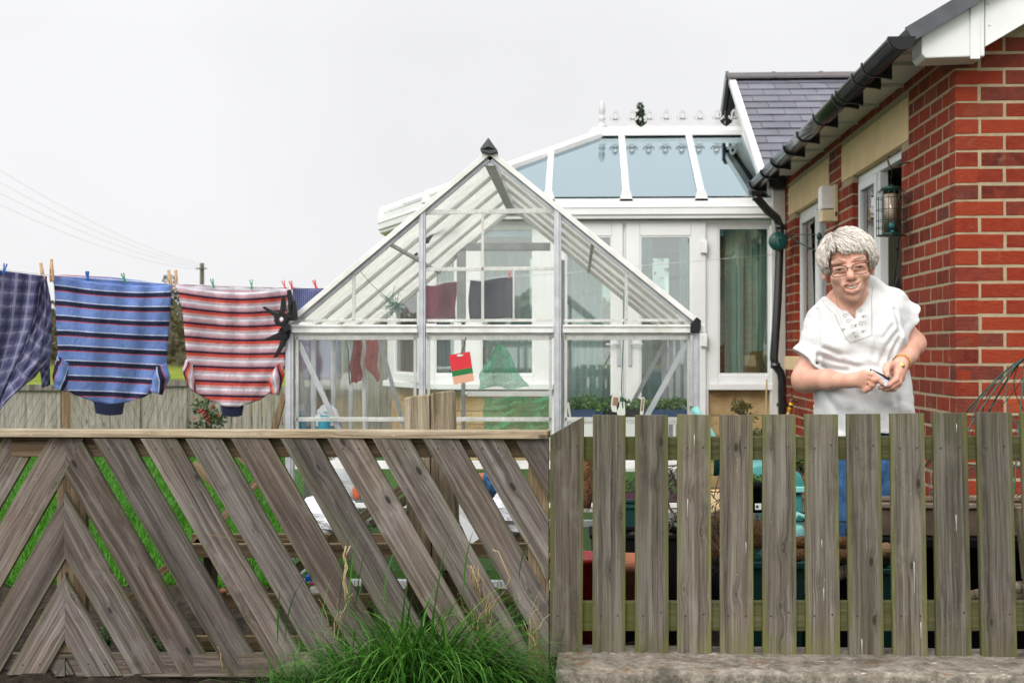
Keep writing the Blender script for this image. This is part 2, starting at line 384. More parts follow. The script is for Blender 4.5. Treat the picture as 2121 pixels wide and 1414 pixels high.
tree('tree', 'small dark round tree on the skyline behind the striped washing', tb, zt, [((0,0,zt*.78),(.42,.42,zt*.22)),((-.2,0,zt*.66),(.4,.4,.5)),((.25,0,zt*.7),(.35,.4,.45))], M['treeleaf'], 260, .07)
for (px, py, lab, wd) in ((1330, 236, 'dark conifer tip showing behind the middle of the white roof cresting', .55), (1497, 248, 'dark conifer tip showing at the slate roof end of the cresting', .25)):
    p = pt(px, 700, 24); top = pt(px, py, 24); b0 = Vector((p.x, 24, -.18)); h = top.z-b0.z
    tree('conifer_tree', lab, b0, h, [((rg.uniform(-.03,.03),0,h-.06-.32*k),(wd*(.12+.3*k),wd*(.12+.3*k),.26)) for k in range(9)], M['conifer'], 130, .055, 'conifers behind the conservatory', .08)
# utility pole and its wires
M['pole'] = pm('tarred_pole_wood', (.085,.075,.05), (.06,.055,.04), 3, .9, .4, 40)
p = pt(418.5, 545, 62); pb = Vector((p.x, 62, hillz(p.x, 62)))
b = MB(); b.tube([pb, (p.x, 62, p.z)], [.12, .098], 12); b.box((p.x, 61.9, p.z-.25), (.5, .06, .05))
tag(b.build('utility_pole', M['pole'], origin=pb), 'weathered wooden utility pole on the hillside behind the washing', 'pole')
M['wire'] = pm('grey_wire', (.40,.40,.41), None, 10, .6)
for (py, dz, lab) in ((338,-.05,'topmost overhead wire running to the wooden pole'), (366,-.12,'overhead wire second from the top at the wooden pole'), (391,-.2,'overhead wire second from the bottom at the wooden pole'), (418,-.3,'lowest overhead wire running to the wooden pole')):
    a = pt(-60, py-22, 34); e = Vector((p.x, 62, p.z+dz)); q = [a.lerp(e, i/24)-Vector((0,0,1.15*4*(i/24)*(1-i/24)*.33)) for i in range(25)]
    b = MB(); b.tube(q, .0038, 4); tag(b.build('overhead_wire', M['wire'], origin=e), lab, 'wire', 'overhead wires in the sky')
# ------------------------------------------------------------------ near diagonal board fence
def YF(px): return 4.15-.165*px/1137
def fp(px, py, dy=0): return pt(px, py, YF(px)+dy)
def clip(poly, a, b_, c):                      # keep a*x+b*y<=c
    out = []
    for i in range(len(poly)):
        p, q = poly[i], poly[(i+1) % len(poly)]
        dp = a*p[0]+b_*p[1]-c; dq = a*q[0]+b_*q[1]-c
        if dp <= 0: out.append(p)
        if dp*dq < 0:
            t = dp/(dp-dq); out.append((p[0]+(q[0]-p[0])*t, p[1]+(q[1]-p[1])*t))
    return out
M['nail'] = pm('rusty_nail', (.03,.02,.015), None, 30, .7)
M['dropping'] = pm('bird_dropping', (.5,.5,.47), None, 30, .8)
def board(parent, name, P, ang, thick, mat, nails=(), drops=(), bev=.0022, gap=0):
    """P: world points of the front outline; ang: lean of the board in the fence plane"""
    c = sum(P, Vector())/len(P)
    Mx = Matrix.Translation(c) @ Matrix.Rotation(ang, 4, 'Y'); inv = Mx.inverted()
    b = MB(); L = [inv @ q for q in P]; fy = sum(q.y for q in L)/len(L)
    b.prism([(q.x, fy, q.z) for q in L], (0, thick, 0))
    if nails or drops:
        b.mat(1)
        for q in nails:
            l = inv @ q; b.lathe([(.0032, .001), (.0030, -.0006), (.0, -.0006)], (l.x, fy, l.z), 8, Matrix.Rotation(R(-90), 3, 'X'))
        b.mat(2)
        for q, hgt in drops:
            l = inv @ q; x, z = l.x, l.z
            pts = [(x-.0013, z), (x-.0006, z+.005), (x+.0004, z+.004), (x+.0015, z-.002), (x+.0007, z-hgt*.5), (x+.0004, z-hgt), (x-.0003, z-hgt*.95), (x-.0006, z-hgt*.4)]
            b.prism([(u, fy-.0012, v) for u, v in pts], (0, .001, 0))
    o = b.build(name, [mat, M['nail'], M['dropping']], parent, M=Mx)
    bv = o.modifiers.new('bevel', 'BEVEL'); bv.width = bev; bv.segments = 2; bv.limit_method = 'ANGLE'; bv.angle_limit = R(40)
    return o
fo = fp(560, 1400)
df = thing('diagonal_board_fence', 'low weathered fence panel of diagonal boards in a chevron, in front of the greenhouse', 'fence', fo)
rn = random.Random(5)
SL = 1.79
for side in (1, -1):
    for k in range(-11, 4):
        jit = rn.uniform(-5, 5); y0 = 1015+173.5*k+jit; hgt = 132+rn.uniform(-4, 4)
        cx = 135
        if side == 1: poly = [(cx, y0), (1300, y0+SL*(1300-cx)), (1300, y0+hgt+SL*(1300-cx)), (cx, y0+hgt)]
        else: poly = [(cx, y0), (-560, y0+SL*(cx+560)), (-560, y0+hgt+SL*(cx+560)), (cx, y0+hgt)]
        ex = rn.uniform(-3, 3)
        poly = clip(poly, 0, 1, 1398+ex); poly = clip(poly, 0, -1, -907)
        poly = clip(poly, 1, 0, 1136) if side == 1 else clip(poly, -1, 0, 520)
        if side == 1: poly = clip(poly, -1, 0, -(cx+.8))
        else: poly = clip(poly, 1, 0, cx-.8)
        if len(poly) < 3: continue
        if side == 1 and k == -1: poly = clip(poly, -(979-911), -(172-138), -(172*(979-911)+911*(172-138)))
        if len(poly) < 3: continue
        P = [fp(x, y) for x, y in poly]
        a0 = fp(135, 1000); a1 = fp(135+200*side, 1000+200*SL); dv = a1-a0
        ang = math.atan2(-dv.x, -dv.z)     # local Z runs up along the board
        ns_ = []
        for yy in (928, 1375):
            for off in (.28, .72):
                xx = cx + side*((yy-y0-hgt*off)/SL)
                if (side == 1 and cx+10 < xx < 1128) or (side == -1 and -40 < xx < cx-10): ns_.append(fp(xx, yy))
        board(df, 'board', P, ang, .019, W['grey'], ns_, [(fp(993+rn.uniform(-3,3), 1090), .05)] if (side == 1 and k == -6) else [])
P = [fp(x, y) for x, y in ((136, 908), (171, 908), (171.5, 911), (137, 977))]
board(df, 'board', P, R(-29), .019, W['grey'], [fp(146, 930)])
def rail(parent, name, p0, p1, h, d, mat):
    """a horizontal or upright timber; its local Z runs along it"""
    p0 = Vector(p0); p1 = Vector(p1); L = (p1-p0).length; z = (p1-p0)/L
    y = Vector((0,1,0)); y = (y-z*z.dot(y)).normalized(); x = y.cross(z)
    Mx = Matrix((x, y, z)).transposed().to_4x4(); Mx.translation = (p0+p1)/2
    b = MB(); b.box((0,0,0), (h, d, L)); o = b.build(name, mat, parent, M=Mx)
    bv = o.modifiers.new('bevel', 'BEVEL'); bv.width = .002; bv.segments = 2; return o
RD = .0215
rail(df, 'rail', fp(-520, 925, RD+.016), fp(1094, 925, RD+.016), .060, .030, W['brown'])
rail(df, 'rail', fp(-520, 1375, RD+.016), fp(1094, 1375, RD+.016), .070, .030, W['grey'])
rail(df, 'batten', fp(151, 948, RD+.016), fp(151, 1349, RD+.016), .09, .030, W['brown'])
rail(df, 'batten', fp(1116, 908, RD+.016), fp(1116, 1400, RD+.016), .06, .030, W['brown'])
rail(df, 'capping_rail', fp(-524, 894, .022), fp(1137, 899, .022), .022, .085, W['cap'])
# ------------------------------------------------------------------ picket fence on the concrete wall
PY = 4.0
PK = [(1140,1210,1139,1206,902,862,1359), (1228,1296,1227,1295,859,860,1354), (1315.5,1384,1315.5,1385,859,860,1356), (1403,1472,1403,1473.5,858,859,1356), (1491.6,1559,1491.6,1561,859,859,1357),
      (1580,1648,1580,1650,858,859,1358), (1667,1736,1670,1740,858,858,1360), (1753.5,1823.6,1758.5,1831,857,857,1361), (1843.8,1914,1850,1922,856,856,1363),
      (1933,2003,1940,2013,855,855,1365), (2022,2096,2033.6,2107.5,854,854,1367), (2114,2188,2128,2202,854,854,1369)]+[(2114+91*k,2188+91*k,2128+91*k,2202+91*k,854,854,1370) for k in range(1,6)]
pf = thing('picket_fence', 'low grey picket fence with mossy rails standing on the concrete wall', 'fence', pt(1660, 1362, PY))
DR = {3: [(1438, 902, .03), (1424, 1035, .05)], 8: [(1893, 1165, .09), (1907, 1290, .045)], 9: [(1980, 1068, .045), (1981, 880, .02)], 7: [(1785, 1325, .05)], 4: [(1545, 1125, .03)], 11: [], 6: [(1702, 1120, .02), (1706,1220,.03)]}
for i, (a, b_, c, d, ya, yb, yc) in enumerate(PK):
    P = [pt(a, ya, PY), pt(b_, yb, PY), pt(d, yc, PY), pt(c, yc+.5, PY)]
    ang = math.atan2(((a+b_)-(c+d))/2, yc-ya)
    nl = [pt(a+18+rn.uniform(-3,3), 928, PY), pt(b_-15, 926+rn.uniform(-5,5), PY), pt(c+17, 1275, PY), pt(d-16, 1272+rn.uniform(-5,5), PY)]
    board(pf, 'picket', P, ang, .018, W['picket'], nl, [(pt(x, y, PY), h) for x, y, h in DR.get(i, [])])
rail(pf, 'rail', pt(1142, 928, PY+.036), pt(2670, 926, PY+.036), .067, .034, W['rail'])
rail(pf, 'rail', pt(1142, 1274, PY+.036), pt(2670, 1273, PY+.036), .084, .034, W['rail'])
# concrete wall under the pickets
def concmat():
    t = NT('old_concrete'); v = t.pos(); n = t.noise(v, 26, 10, .75); n2 = t.noise(v, 5, 6, .7); vo = t.n('TexVoronoi', Vector=v, Scale=130.)
    c = t.ramp(n, [(.32, (.06,.051,.040)), (.5, (.19,.165,.132)), (.68, (.33,.295,.245))])
    nz = t.sep(t.n('NewGeometry').outputs['Normal'])[2]
    c = t.mix(t.rng(n2, .5, .66, 0, .8), c, (.055,.05,.04))
    pit_shade = t.rng(t.noise(v, 75, 6, .8), .42, .56, .75, 0.); c = t.mix(t.math('MULTIPLY', pit_shade, t.rng(nz, .6, .2, 0., .75)), c, (.04,.035,.028))  # pits, also painting the shade of the upright front face into the colour
    lich = t.math('MULTIPLY', t.rng(t.noise(v, 12, 9, .75), .56, .60), t.rng(nz, .5, .9)); c = t.mix(t.math('MULTIPLY', lich, .65), c, (.15,.075,.035))
    wh = t.math('MULTIPLY', t.rng(t.noise(t.vmul(v, (1,2,1)), 21, 8, .7), .635, .66), t.rng(nz, .5, .9)); c = t.mix(t.math('MULTIPLY', wh, .8), c, (.60,.58,.54))
    h = t.math('ADD', n, t.math('MULTIPLY', vo.outputs['Distance'], .5))
    return t.end(t.bsdf(c, .95, t.bump(h, .6, .007), 0, .2))
M['conc'] = concmat()
z1 = pt(1660, 1359, 3.97).z; x0 = pt(1152, 1370, 3.85).x
yfr = (1-z1)*F/(1386-728.)
rc = random.Random(8)
b = MB(); NX = 150
prof = lambda u: 0
rows = []
for i in range(NX+1):
    x = x0+ (2.6)*i/NX; j = lambda a: rc.uniform(-a, a)
    rows.append([(x+j(.003), 4.10, z1), (x+j(.003), 4.0, z1+j(.0025)), (x+j(.003), yfr+.09, z1+j(.004)), (x+j(.002), yfr+.010+j(.002), z1-.001+j(.0015)), (x+j(.001), yfr+j(.0015), z1-.010+j(.002)), (x+j(.002), yfr+j(.003), z1-.07), (x, yfr+j(.003), z1-.16), (x, yfr, -.2)])
fs = [(i*8+k, i*8+k+1, (i+1)*8+k+1, (i+1)*8+k) for i in range(NX) for k in range(7)]
b.smooth = True; b.add([v for r_ in rows for v in r_], fs + [tuple(range(8)), tuple(NX*8+7-k for k in range(8))] if False else fs)
b.smooth = False
b.add([rows[0][k] for k in range(8)]+[(rows[0][0][0], 4.10, -.2)], [tuple(range(9))])
tag(b.build('concrete_wall', M['conc'], origin=(x0+1, 4.0, -.15)), 'low rough concrete wall with rusty and white lichen under the picket fence', 'wall')
# ------------------------------------------------------------------ grasses
def blademat(name, c0, c1, c2):
    t = NT(name); c = t.ramp(t.island(), [(0, c0), (.55, c1), (1, c2)])
    b1 = t.bsdf(c, .45, None, 0, .4); tl = t.n('BsdfTranslucent', Color=c)
    return t.end(t.n('MixShader', i0=.3, i1=b1, i2=tl).outputs[0])
M['blade'] = blademat('grass_blades', (.02,.085,.008), (.05,.18,.018), (.14,.31,.05))
M['straw'] = blademat('dry_straw', (.20,.13,.06), (.42,.30,.15), (.55,.43,.25))
M['turfblade'] = blademat('turf_blades', (.03,.13,.004), (.05,.205,.008), (.09,.28,.018))
def blade(mb, base, azim, L, w, lean, curl, seg=6, twist=0):
    p = Vector(base); h = Vector((math.cos(azim), math.sin(azim), 0)); s = Vector((-h.y, h.x, 0)); th = lean; vs = []
    for i in range(seg+1):
        t = i/seg; ww = w*(1-t**1.6)*(.55+.9*min(1, t*3))/1.2 if i < seg else .0004
        vs += [p-s*ww/2, p+s*ww/2]
        p = p + (h*math.sin(th)+Vector((0,0,1))*math.cos(th))*(L/seg); th += curl/seg*(.6+.8*t)
        s = (s + h*twist/seg).normalized()
    mb.smooth = True
    mb.add(vs, [(2*i, 2*i+1, 2*i+3, 2*i+2) for i in range(seg)]); mb.smooth = False
rg = random.Random(21)
b = MB()
for i in range(1500):
    u = rg.gauss(0, 1); px = 875+u*105; Yb = 3.88-abs(rg.gauss(0, .11)); dens = math.exp(-u*u/2.6)
    q = pt(px, 1400, Yb); L = rg.uniform(.18, .46)*(.45+.65*dens)
    az = math.atan2(rg.gauss(-.7, .6), (u*.7+.35+rg.gauss(0, .8)))
    blade(b, (q.x, Yb, .01), az, L, rg.uniform(.0045, .0095), rg.uniform(.02, .55), rg.uniform(1.0, 2.9), 9, rg.uniform(-.5,.5))
for i in range(900):
    u = rg.uniform(-1, 1); px = 860+u*310; Yb = 3.92-rg.uniform(0, .10)
    q = pt(px, 1400, Yb); L = rg.uniform(.06, .17)
    blade(b, (q.x, Yb, .01), rg.uniform(0, 6.28), L*1.25, rg.uniform(.002, .005), rg.uniform(.1, .9), rg.uniform(.2, 1.4), 6, rg.uniform(-.5,.5))
for (px, py0, L, az, cl) in ((720,1270,.26,.9,.35), (735,1280,.22,1.2,.3), (795,1250,.20,2.6,1.0), (575,1330,.20,.3,1.2), (1075,1200,.15,1.0,.9), (905,1240,.22,1.3,.5), (840,1250,.26,1.9,.5), (590,1330,.24,1.2,.9), (1030,1250,.2,1.8,.4), (665,1300,.2,2.2,.7), (960,1230,.2,.6,.6), (700,1290,.3,1.4,.2)):
    q = pt(px, py0, 3.93); blade(b, (q.x, 3.93, q.z), az-1.57, L, .006, .08, cl, 8, .3)
kind(tag(b.build('grass_tuft', M['blade'], origin=(pt(880,1400,3.8).x, 3.8, .05), fixn=False), 'big dark green grass tuft at the foot of the diagonal board fence', 'grass'), 'thing')
b = MB()
def straw(mb, pts, r0):
    P = [fp(x, y, -.03+.004*math.sin(i*2.)) for i, (x, y) in enumerate(pts)]
    mb.tube(P, [r0*(1-.6*i/(len(P)-1)) for i in range(len(P))], 5)
for base, n, spread in (((1000,1300), 18, 20), ((690,1320), 9, 12), ((1112,1320), 9, 8), ((430,1385), 1, 20)):
    for i in range(n):
        x, y = base[0]+rg.gauss(0, spread), base[1]+rg.gauss(0, 22); pts = [(x, y)]
        dx = rg.gauss(0, 2.5)
        for k in range(6):
            dx += rg.gauss(0, 2.6); pts.append((pts[-1][0]+dx, pts[-1][1]-rg.uniform(4, 15)))
        straw(b, pts, rg.uniform(.0008, .0022))
straw(b, [(1020,1138),(1032,1142),(1056,1195),(1052,1208),(1046,1216),(1030,1218)], .0022)
straw(b, [(425,1104),(450,1110),(480,1114),(515,1121)], .0013)
for i in range(6): straw(b, [(717+rg.gauss(0,3),1130),(714+rg.gauss(0,3),1150),(718+rg.gauss(0,4),1175),(711+rg.gauss(0,4),1200),(716+rg.gauss(0,5),1225),(722+rg.gauss(0,6),1245)], .0022)
for i in range(14): straw(b, [(1005-i*2+rg.gauss(0,4),1250-i*3),(985+rg.gauss(0,8),1200),(975+rg.gauss(0,6),1170)], .0015)
tag(b.build('dry_grass', M['straw'], origin=fp(880,1395), fixn=False), 'withered straw coloured grass strands caught on the diagonal board fence', 'grass')
b = MB()
for i in range(70000):
    Y = 5.75+7.7*rg.random()**1.4; lx = pt(-420, 900, Y).x; hx = min(.5, pt(720, 900, Y).x)
    x = rg.uniform(lx, hx); a = rg.uniform(0, 6.28); h = rg.uniform(.025, .06); d = Vector((math.cos(a), math.sin(a), 0))*.005; e = Vector((rg.gauss(0,.02), rg.gauss(0,.02), h)); p = Vector((x, Y, 0))
    b.add([p-d, p+d, p+e], [(0,1,2)])
kind(b.build('lawn_grass', M['turfblade'], fixn=False), 'stuff', 'bright green mown grass of the lawn behind the diagonal fence', 'grass')
# ------------------------------------------------------------------ greenhouse
GY, GL = 5.8, 2.1
def g(px, py, dy=0):
    p = pt(px, py, GY); return Vector((p.x, GY+dy, p.z))
M['poly'] = glassy('dirty_polycarbonate', (.975,.985,.975), .0, .06, (.86,.86,.82), .024, fk=.3)
M['polyclear'] = glassy('rear_polycarbonate', (.98,.985,.98), .0, .06, (.86,.86,.82), .022, fk=.3)
M['polyroof'] = glassy('mossy_polycarbonate_roof', (.96,.97,.96), .02, .2, (.93,.92,.88), .16, tlf=.85, base=.42)
M['profile'] = glassy('clear_glazing_profile', (.92,.93,.92), .06, .12, (.92,.92,.88), .3, tlf=.6, base=.42)
gh = thing('greenhouse', 'small aluminium greenhouse with white gable edges and dirty clear panes', 'greenhouse', (g(1020,700).x, GY+GL/2, 0))
zb = .02; XL = g(601,680).x; XR = g(1442,680).x; ZE = g(1000,681).z; AP = g(1015,322)
def at(x, z, dy): return Vector((x, GY+dy, z))
def vpost(name, px, ytop, w, d, mat, dy=0):
    p = g(px, ytop); b = MB(); b.box((p.x, GY+dy, (p.z+zb)/2), (w, d, p.z-zb)); b.box((p.x, GY+dy-d/2-.003, (p.z+zb)/2), (w*.45, .006, p.z-zb))
    return b.build(name, mat, gh, bevel=.002)
vpost('corner_post', 601, 690, .034, .035, M['alu']); vpost('corner_post', 1442, 688, .026, .035, M['alu'])
vpost('corner_post', 601, 690, .03, .03, M['alu'], GL); vpost('corner_post', 1442, 688, .03, .03, M['alu'], GL)
vpost('upright', 875, 433, .028, .034, M['alu']); vpost('upright', 1155, 430, .031, .034, M['alu'])
vpost('upright', 875, 470, .022, .03, M['alu'], GL); vpost('upright', 1155, 470, .022, .03, M['alu'], GL)
for a, c in ((606, 866), (884, 1146), (1166, 1437)):
    p, q = g(a, 681), g(c, 681); b = MB()
    b.bar(p+Vector((0,-.012,0)), q+Vector((0,-.012,0)), .03, .034); b.bar(p+Vector((0,-.03,.012)), q+Vector((0,-.03,.012)), .006, .010)
    b.bar(p+Vector((0,.0,-.022)), q+Vector((0,.0,-.022)), .02, .008)
    b.build('eave_bar', M['dirtywhite'], gh, bevel=.002)
b = MB(); b.bar(at(XL,ZE,GL), at(XR,ZE,GL), .03, .034); b.build('eave_bar', M['alu'], gh, bevel=.002)
b = MB(); b.bar(at(XL-.01,ZE,-.02), at(XL-.01,ZE,GL), .05, .034); b.build('side_gutter', M['dirtywhite'], gh, bevel=.003)
b = MB(); b.bar(at(XR+.01,ZE,-.02), at(XR+.01,ZE,GL), .05, .034); b.build('side_gutter', M['dirtywhite'], gh, bevel=.003)
EL, ER = at(XL+.0,ZE+.018,0), at(XR-.0,ZE+.022,0)
for E in (EL, ER):
    d = (AP-E).normalized(); nrm = Vector((-d.z,0,d.x)); nrm = nrm if nrm.z > 0 else -nrm
    b = MB(); o_ = Vector((0,-.016,0))
    b.bar(E+o_+nrm*.008, AP+o_+nrm*.008, .032, .022, nrm); b.build('gable_edge', M['dirtywhite'], gh, bevel=.002)
    b = MB(); b.bar(E+Vector((0,.004,0))-nrm*.011, AP+Vector((0,.004,0))-nrm*.011, .02, .016, nrm); b.build('rafter', M['alu'], gh, bevel=.001)
    for k in range(1, 5):
        dy = GL*k/4; b = MB(); b.bar(E+Vector((0,dy,0)), AP+Vector((0,dy,0)), .022 if k < 4 else .03, .02 if k < 4 else .03, nrm)
        b.build('rafter', M['dirtywhite'], gh, bevel=.001)
    for f in (.5,):
        m = E.lerp(AP, f); b = MB(); b.bar(m+Vector((0,.02,-.015)), m+Vector((0,GL,-.015)), .014, .014); b.build('purlin', M['alu'], gh)
    b = MB(); b.prism([E+nrm*.004, AP+nrm*.004, AP+nrm*.004+Vector((0,GL,0)), E+nrm*.004+Vector((0,GL,0))], nrm*.004); b.build('roof_pane', M['polyroof'], gh)
b = MB(); b.bar(AP+Vector((0,.0,-.028)), AP+Vector((0,GL,-.028)), .045, .035); b.build('ridge_beam', M['alu'], gh, bevel=.002)
# clear horizontal and vertical glazing profiles of the front
def prof(p, q, w, mat='profile', dy=-.004): b = MB(); b.bar(p+Vector((0,dy,0)), q+Vector((0,dy,0)), .012, w); return b.build('glazing_strip', M[mat], gh, bevel=.0015)
prof(g(884,440), g(1146,437), .02); prof(g(884,558), g(1146,556), .016)
prof(g(1000,440), g(1000,664), .012); prof(g(1064,560), g(1064,664), .008)
for a, c in ((612, 864), (884, 1144), (1168, 1430)):
    prof(g(a,699), g(c,699), .02); prof(g(a,868), g(c,868), .018); prof(g(a,664), g(c,663), .012)
    prof(g(a+4,690), g(a+4,935), .012); prof(g(c-4,690), g(c-4,935), .012)
prof(g(733,560), g(733,664), .014); prof(g(1297,562), g(1297,664), .014)
for a, c in ((612, 866), (884, 1146), (1166, 1437)):
    for yy, hh in ((962, .035), (1046, .02)):
        prof(g(a,yy), g(c,yy), hh, 'dirtywhite')
for p, q in (((613,700),(702,893)), ((1427,703),(1338,866))):
    b = MB(); b.bar(g(*p,.015), g(*q,.015), .006, .022); b.build('brace', M['alu'], gh)
for p, q in (((785,700),(842,900)), ((1378,708),(1290,872))):
    a_, c_ = pt(*p, GY+GL-.03), pt(*q, GY+GL-.03); b = MB(); b.bar(a_, c_, .006, .024); b.build('brace', M['alu'], gh)
# front panes
GP = [[(612,692),(864,692),(864,1180),(612,1180)], [(884,692),(1144,692),(1144,1180),(884,1180)], [(1168,692),(1432,692),(1432,1180),(1168,1180)],
      [(622,666),(864,666),(864,448)], [(884,666),(1144,666),(1144,438),(1016,335),(884,436)], [(1168,666),(1418,666),(1168,448)]]
for P in GP:
    b = MB(); b.prism([g(x, y, .004) for x, y in P], (0,.004,0)); b.build('front_pane', M['poly'], gh)
for X in (XL, XR):
    b = MB(); b.prism([at(X,zb,0.02), at(X,ZE-.02,0.02), at(X,ZE-.02,GL-.02), at(X,zb,GL-.02)], (.004,0,0)); b.build('side_pane', M['polyclear'], gh)
    for k in range(1, 4):
        b = MB(); b.box((X, GY+GL*k/4, (zb+ZE)/2), (.022,.022,ZE-zb)); b.build('side_upright', M['alu'], gh)
b = MB(); b.prism([at(XL,zb,GL), at(XR,zb,GL), at(XR,ZE,GL), (AP.x,GY+GL,AP.z), at(XL,ZE,GL)], (0,.004,0)); b.build('rear_pane', M['polyclear'], gh)
for p, q in (((930,511),(1140,511)), ((951,515),(951,668)), ((960,515),(960,668))):
    a_, c_ = pt(*p, GY+GL-.04), pt(*q, GY+GL-.04); b = MB(); b.bar(a_, c_, .03, .045 if p[1] == q[1] else .026); b.build('rear_bar', M['alu'], gh, bevel=.002)
b = MB(); b.bar(pt(968,815,GY+.25), pt(1136,815,GY+.25), .02, .022); b.blob(pt(968,815,GY+.25), .012); b.blob(pt(1136,815,GY+.25), .012); b.build('cross_bar', M['dirtywhite'], gh)
b = MB()
for X in (XL, XR): b.box((X, GY+GL/2, .01), (.05, GL, .05))
b.box(((XL+XR)/2, GY, .01), (XR-XL, .05, .05)); b.box(((XL+XR)/2, GY+GL, .01), (XR-XL, .05, .05)); b.build('base_frame', M['alu'], gh)
# caps
b = MB(); o_ = Vector((0,-.055,0))
hexa = [g(x, y) for x, y in ((1013,289),(1031,314),(1031,320),(1016,323),(998,318),(996,312))]
b.prism([p+o_ for p in hexa], (0,.09,0)); b.add([g(1013,291)+o_, g(1029,314)+o_, g(998,314)+o_, g(1013,309)+o_+Vector((0,-.02,0))], [(0,1,3),(0,3,2),(1,2,3)])
b.build('ridge_cap', M['darkgrey'], gh, bevel=.003)
b = MB(); b.prism([g(x, y)+o_ for x, y in ((1429,671),(1441,657),(1450,664),(1449,682),(1446,690),(1428,688))], (0,.09,0)); b.build('corner_cap', M['black'], gh, bevel=.003)
# window opener arms
b = MB(); b.tube([pt(884,500,6.5), pt(904,466,6.7)], .012, 8); b.tube([pt(904,464,6.7), pt(945,458,7.2)], .009, 8); b.blob(pt(902,466,6.7), .02)
b.tube([pt(833,511,6.9), pt(862,526,6.7)], .01, 8); b.build('vent_opener', M['darkgrey'], gh)
# ------------------------------------------------------------------ spring clamps on the greenhouse corner
def clampmesh(mb, ring, r, arms, Y):
    c = pt(*ring, Y); k = Y/F
    q = [c+Vector((math.cos(a)*r*k, 0, math.sin(a)*r*k)) for a in [2*math.pi*i/16 for i in range(17)]]
    for i in range(16): mb.bar(q[i], q[i+1]+(q[i+1]-q[i])*.1, .030, 10*k, (q[i]-c))
    for P in arms:
        mb.prism([pt(x, y, Y-.013) for x, y in P], (0,.026,0))
cl_ = [('two-handled black spring clamp with a round eye, uppermost pair of prongs at the greenhouse corner', (583,661), 10.5, [[(543,637),(547,634),(574,648),(571,658)],[(583,612),(590,611),(591,640),(586,650),(579,648)],[(577,668),(592,666),(600,682),(590,690)]], 5.74),
       ('black spring clamp hanging lowest with prongs pointing down at the greenhouse corner', (588,692), 8, [[(541,706),(544,703),(573,690),(584,700),(576,702)],[(582,700),(592,698),(588,716),(570,741),(566,740),(578,715)],[(578,680),(598,672),(601,690),(584,694)]], 5.765),
       ('slim black clamp standing upright against the sloping white greenhouse edge', (602,655), 4.5, [[(594,601),(601,599),(607,628),(605,650),(597,645),(596,625)],[(604,624),(611,622),(614,645),(615,662),(604,664),(601,640)]], 5.71)]
for lab, ring, r, arms, Y in cl_:
    b = MB(); clampmesh(b, ring, r, arms, Y); tag(b.build('spring_clamp', M['black'], bevel=.002, origin=pt(*ring, Y)), lab, 'clamp', 'black clamps on the greenhouse corner')
# packet hanging on the front of the greenhouse
pk = thing('seed_packet', 'red, green and buff card packet hung by wires on the greenhouse front', 'packet', g(959,795,-.05))
def cq(P, y0=-.05, th=.003): b = MB(); b.prism([g(x, y, y0) for x, y in P], (0, th, 0)); return b
A_, B_, C_, D_ = (932,735),(975,728),(984,788),(942,796)
L_ = lambda a, c, t: (a[0]+(c[0]-a[0])*t, a[1]+(c[1]-a[1])*t)
M['pred'] = pm('packet_red', (.52,.01,.02), None, 30, .5); M['pgreen'] = pm('packet_green', (.0,.13,.02), None, 30, .5); M['pbuff'] = pm('packet_buff', (.55,.30,.19), None, 30, .6)
for t0, t1, m in ((0,.54,'pred'), (.54,.73,'pgreen'), (.73,1,'pbuff')): cq([L_(A_,D_,t0), L_(B_,C_,t0), L_(B_,C_,t1), L_(A_,D_,t1)]).build('colour_band', M[m], pk)
b = MB(); b.prism([g(x,y,-.0515) for x, y in ((948,736),(953,733),(960,733),(962,736),(955,738),(950,738))], (0,.001,0)); b.build('hang_slot', pm('packet_slot', (.6,.58,.52)), pk)
b = MB(); b.tube([g(956,734,-.052), g(962,715,-.03), g(967,698,-.02)], .0012, 5); b.tube([g(958,734,-.052), g(965,715,-.03), g(965,698,-.02)], .0012, 5); b.build('hanger_wire', M['black'], pk)
# ------------------------------------------------------------------ things inside the greenhouse
def thin(name, col, tr):
    t = NT(name); v = t.pos(); d = t.bsdf(t.mix(t.rng(t.noise(v, 25, 6, .7), .3, .7), tuple(c*.65 for c in col), col), .8); tl = t.n('BsdfTranslucent', Color=col); tp = t.n('BsdfTransparent')
    m1 = t.n('MixShader', i0=.4, i1=d, i2=tl).outputs[0]
    f = t.math('ADD', tr, t.math('MULTIPLY', t.math('SUBTRACT', t.noise(v, 14, 5, .6), .5), .5), clamp=True)
    return t.end(t.n('MixShader', i0=f, i1=m1, i2=tp).outputs[0])
M['gnet'] = thin('green_netting', (.09,.66,.38), .30); M['rnet'] = thin('faded_red_cloth', (.48,.05,.04), .05)
def drape(P, Y, amp=.02, n=14, seed=0):
    """a cloth hung in folds: P is left edge and right edge as pixel polylines"""
    Lf, Rt = P; rr_ = random.Random(seed); ph = rr_.uniform(0, 6); k = rr_.uniform(2, 4)
    def pl(poly, v):
        t = v*(len(poly)-1); i = min(int(t), len(poly)-2); return L_(poly[i], poly[i+1], t-i)
    def fn(u, v):
        a, c = pl(Lf, v), pl(Rt, v); x, y = L_(a, c, u)
        return pt(x+3*math.sin(v*9+u*13), y+3*math.sin(u*11+ph), Y+amp*math.sin(u*6.28*k/2+ph+v*2)+amp*.6*math.sin(u*17+v*5)+amp*.5*abs(math.sin(u*29-v*13+ph))+amp*.4*math.sin(v*23+u*9))
    return MB().grid(fn, n, n)
tag(drape(([(1025,718),(1000,760),(993,780),(990,803)], [(1040,715),(1062,745),(1085,790),(1096,803)]), 6.6, .06, 34, 1).build('netting', M['gnet'], fixn=False), 'green garden netting hung up in a peak behind the central greenhouse pane', 'netting')
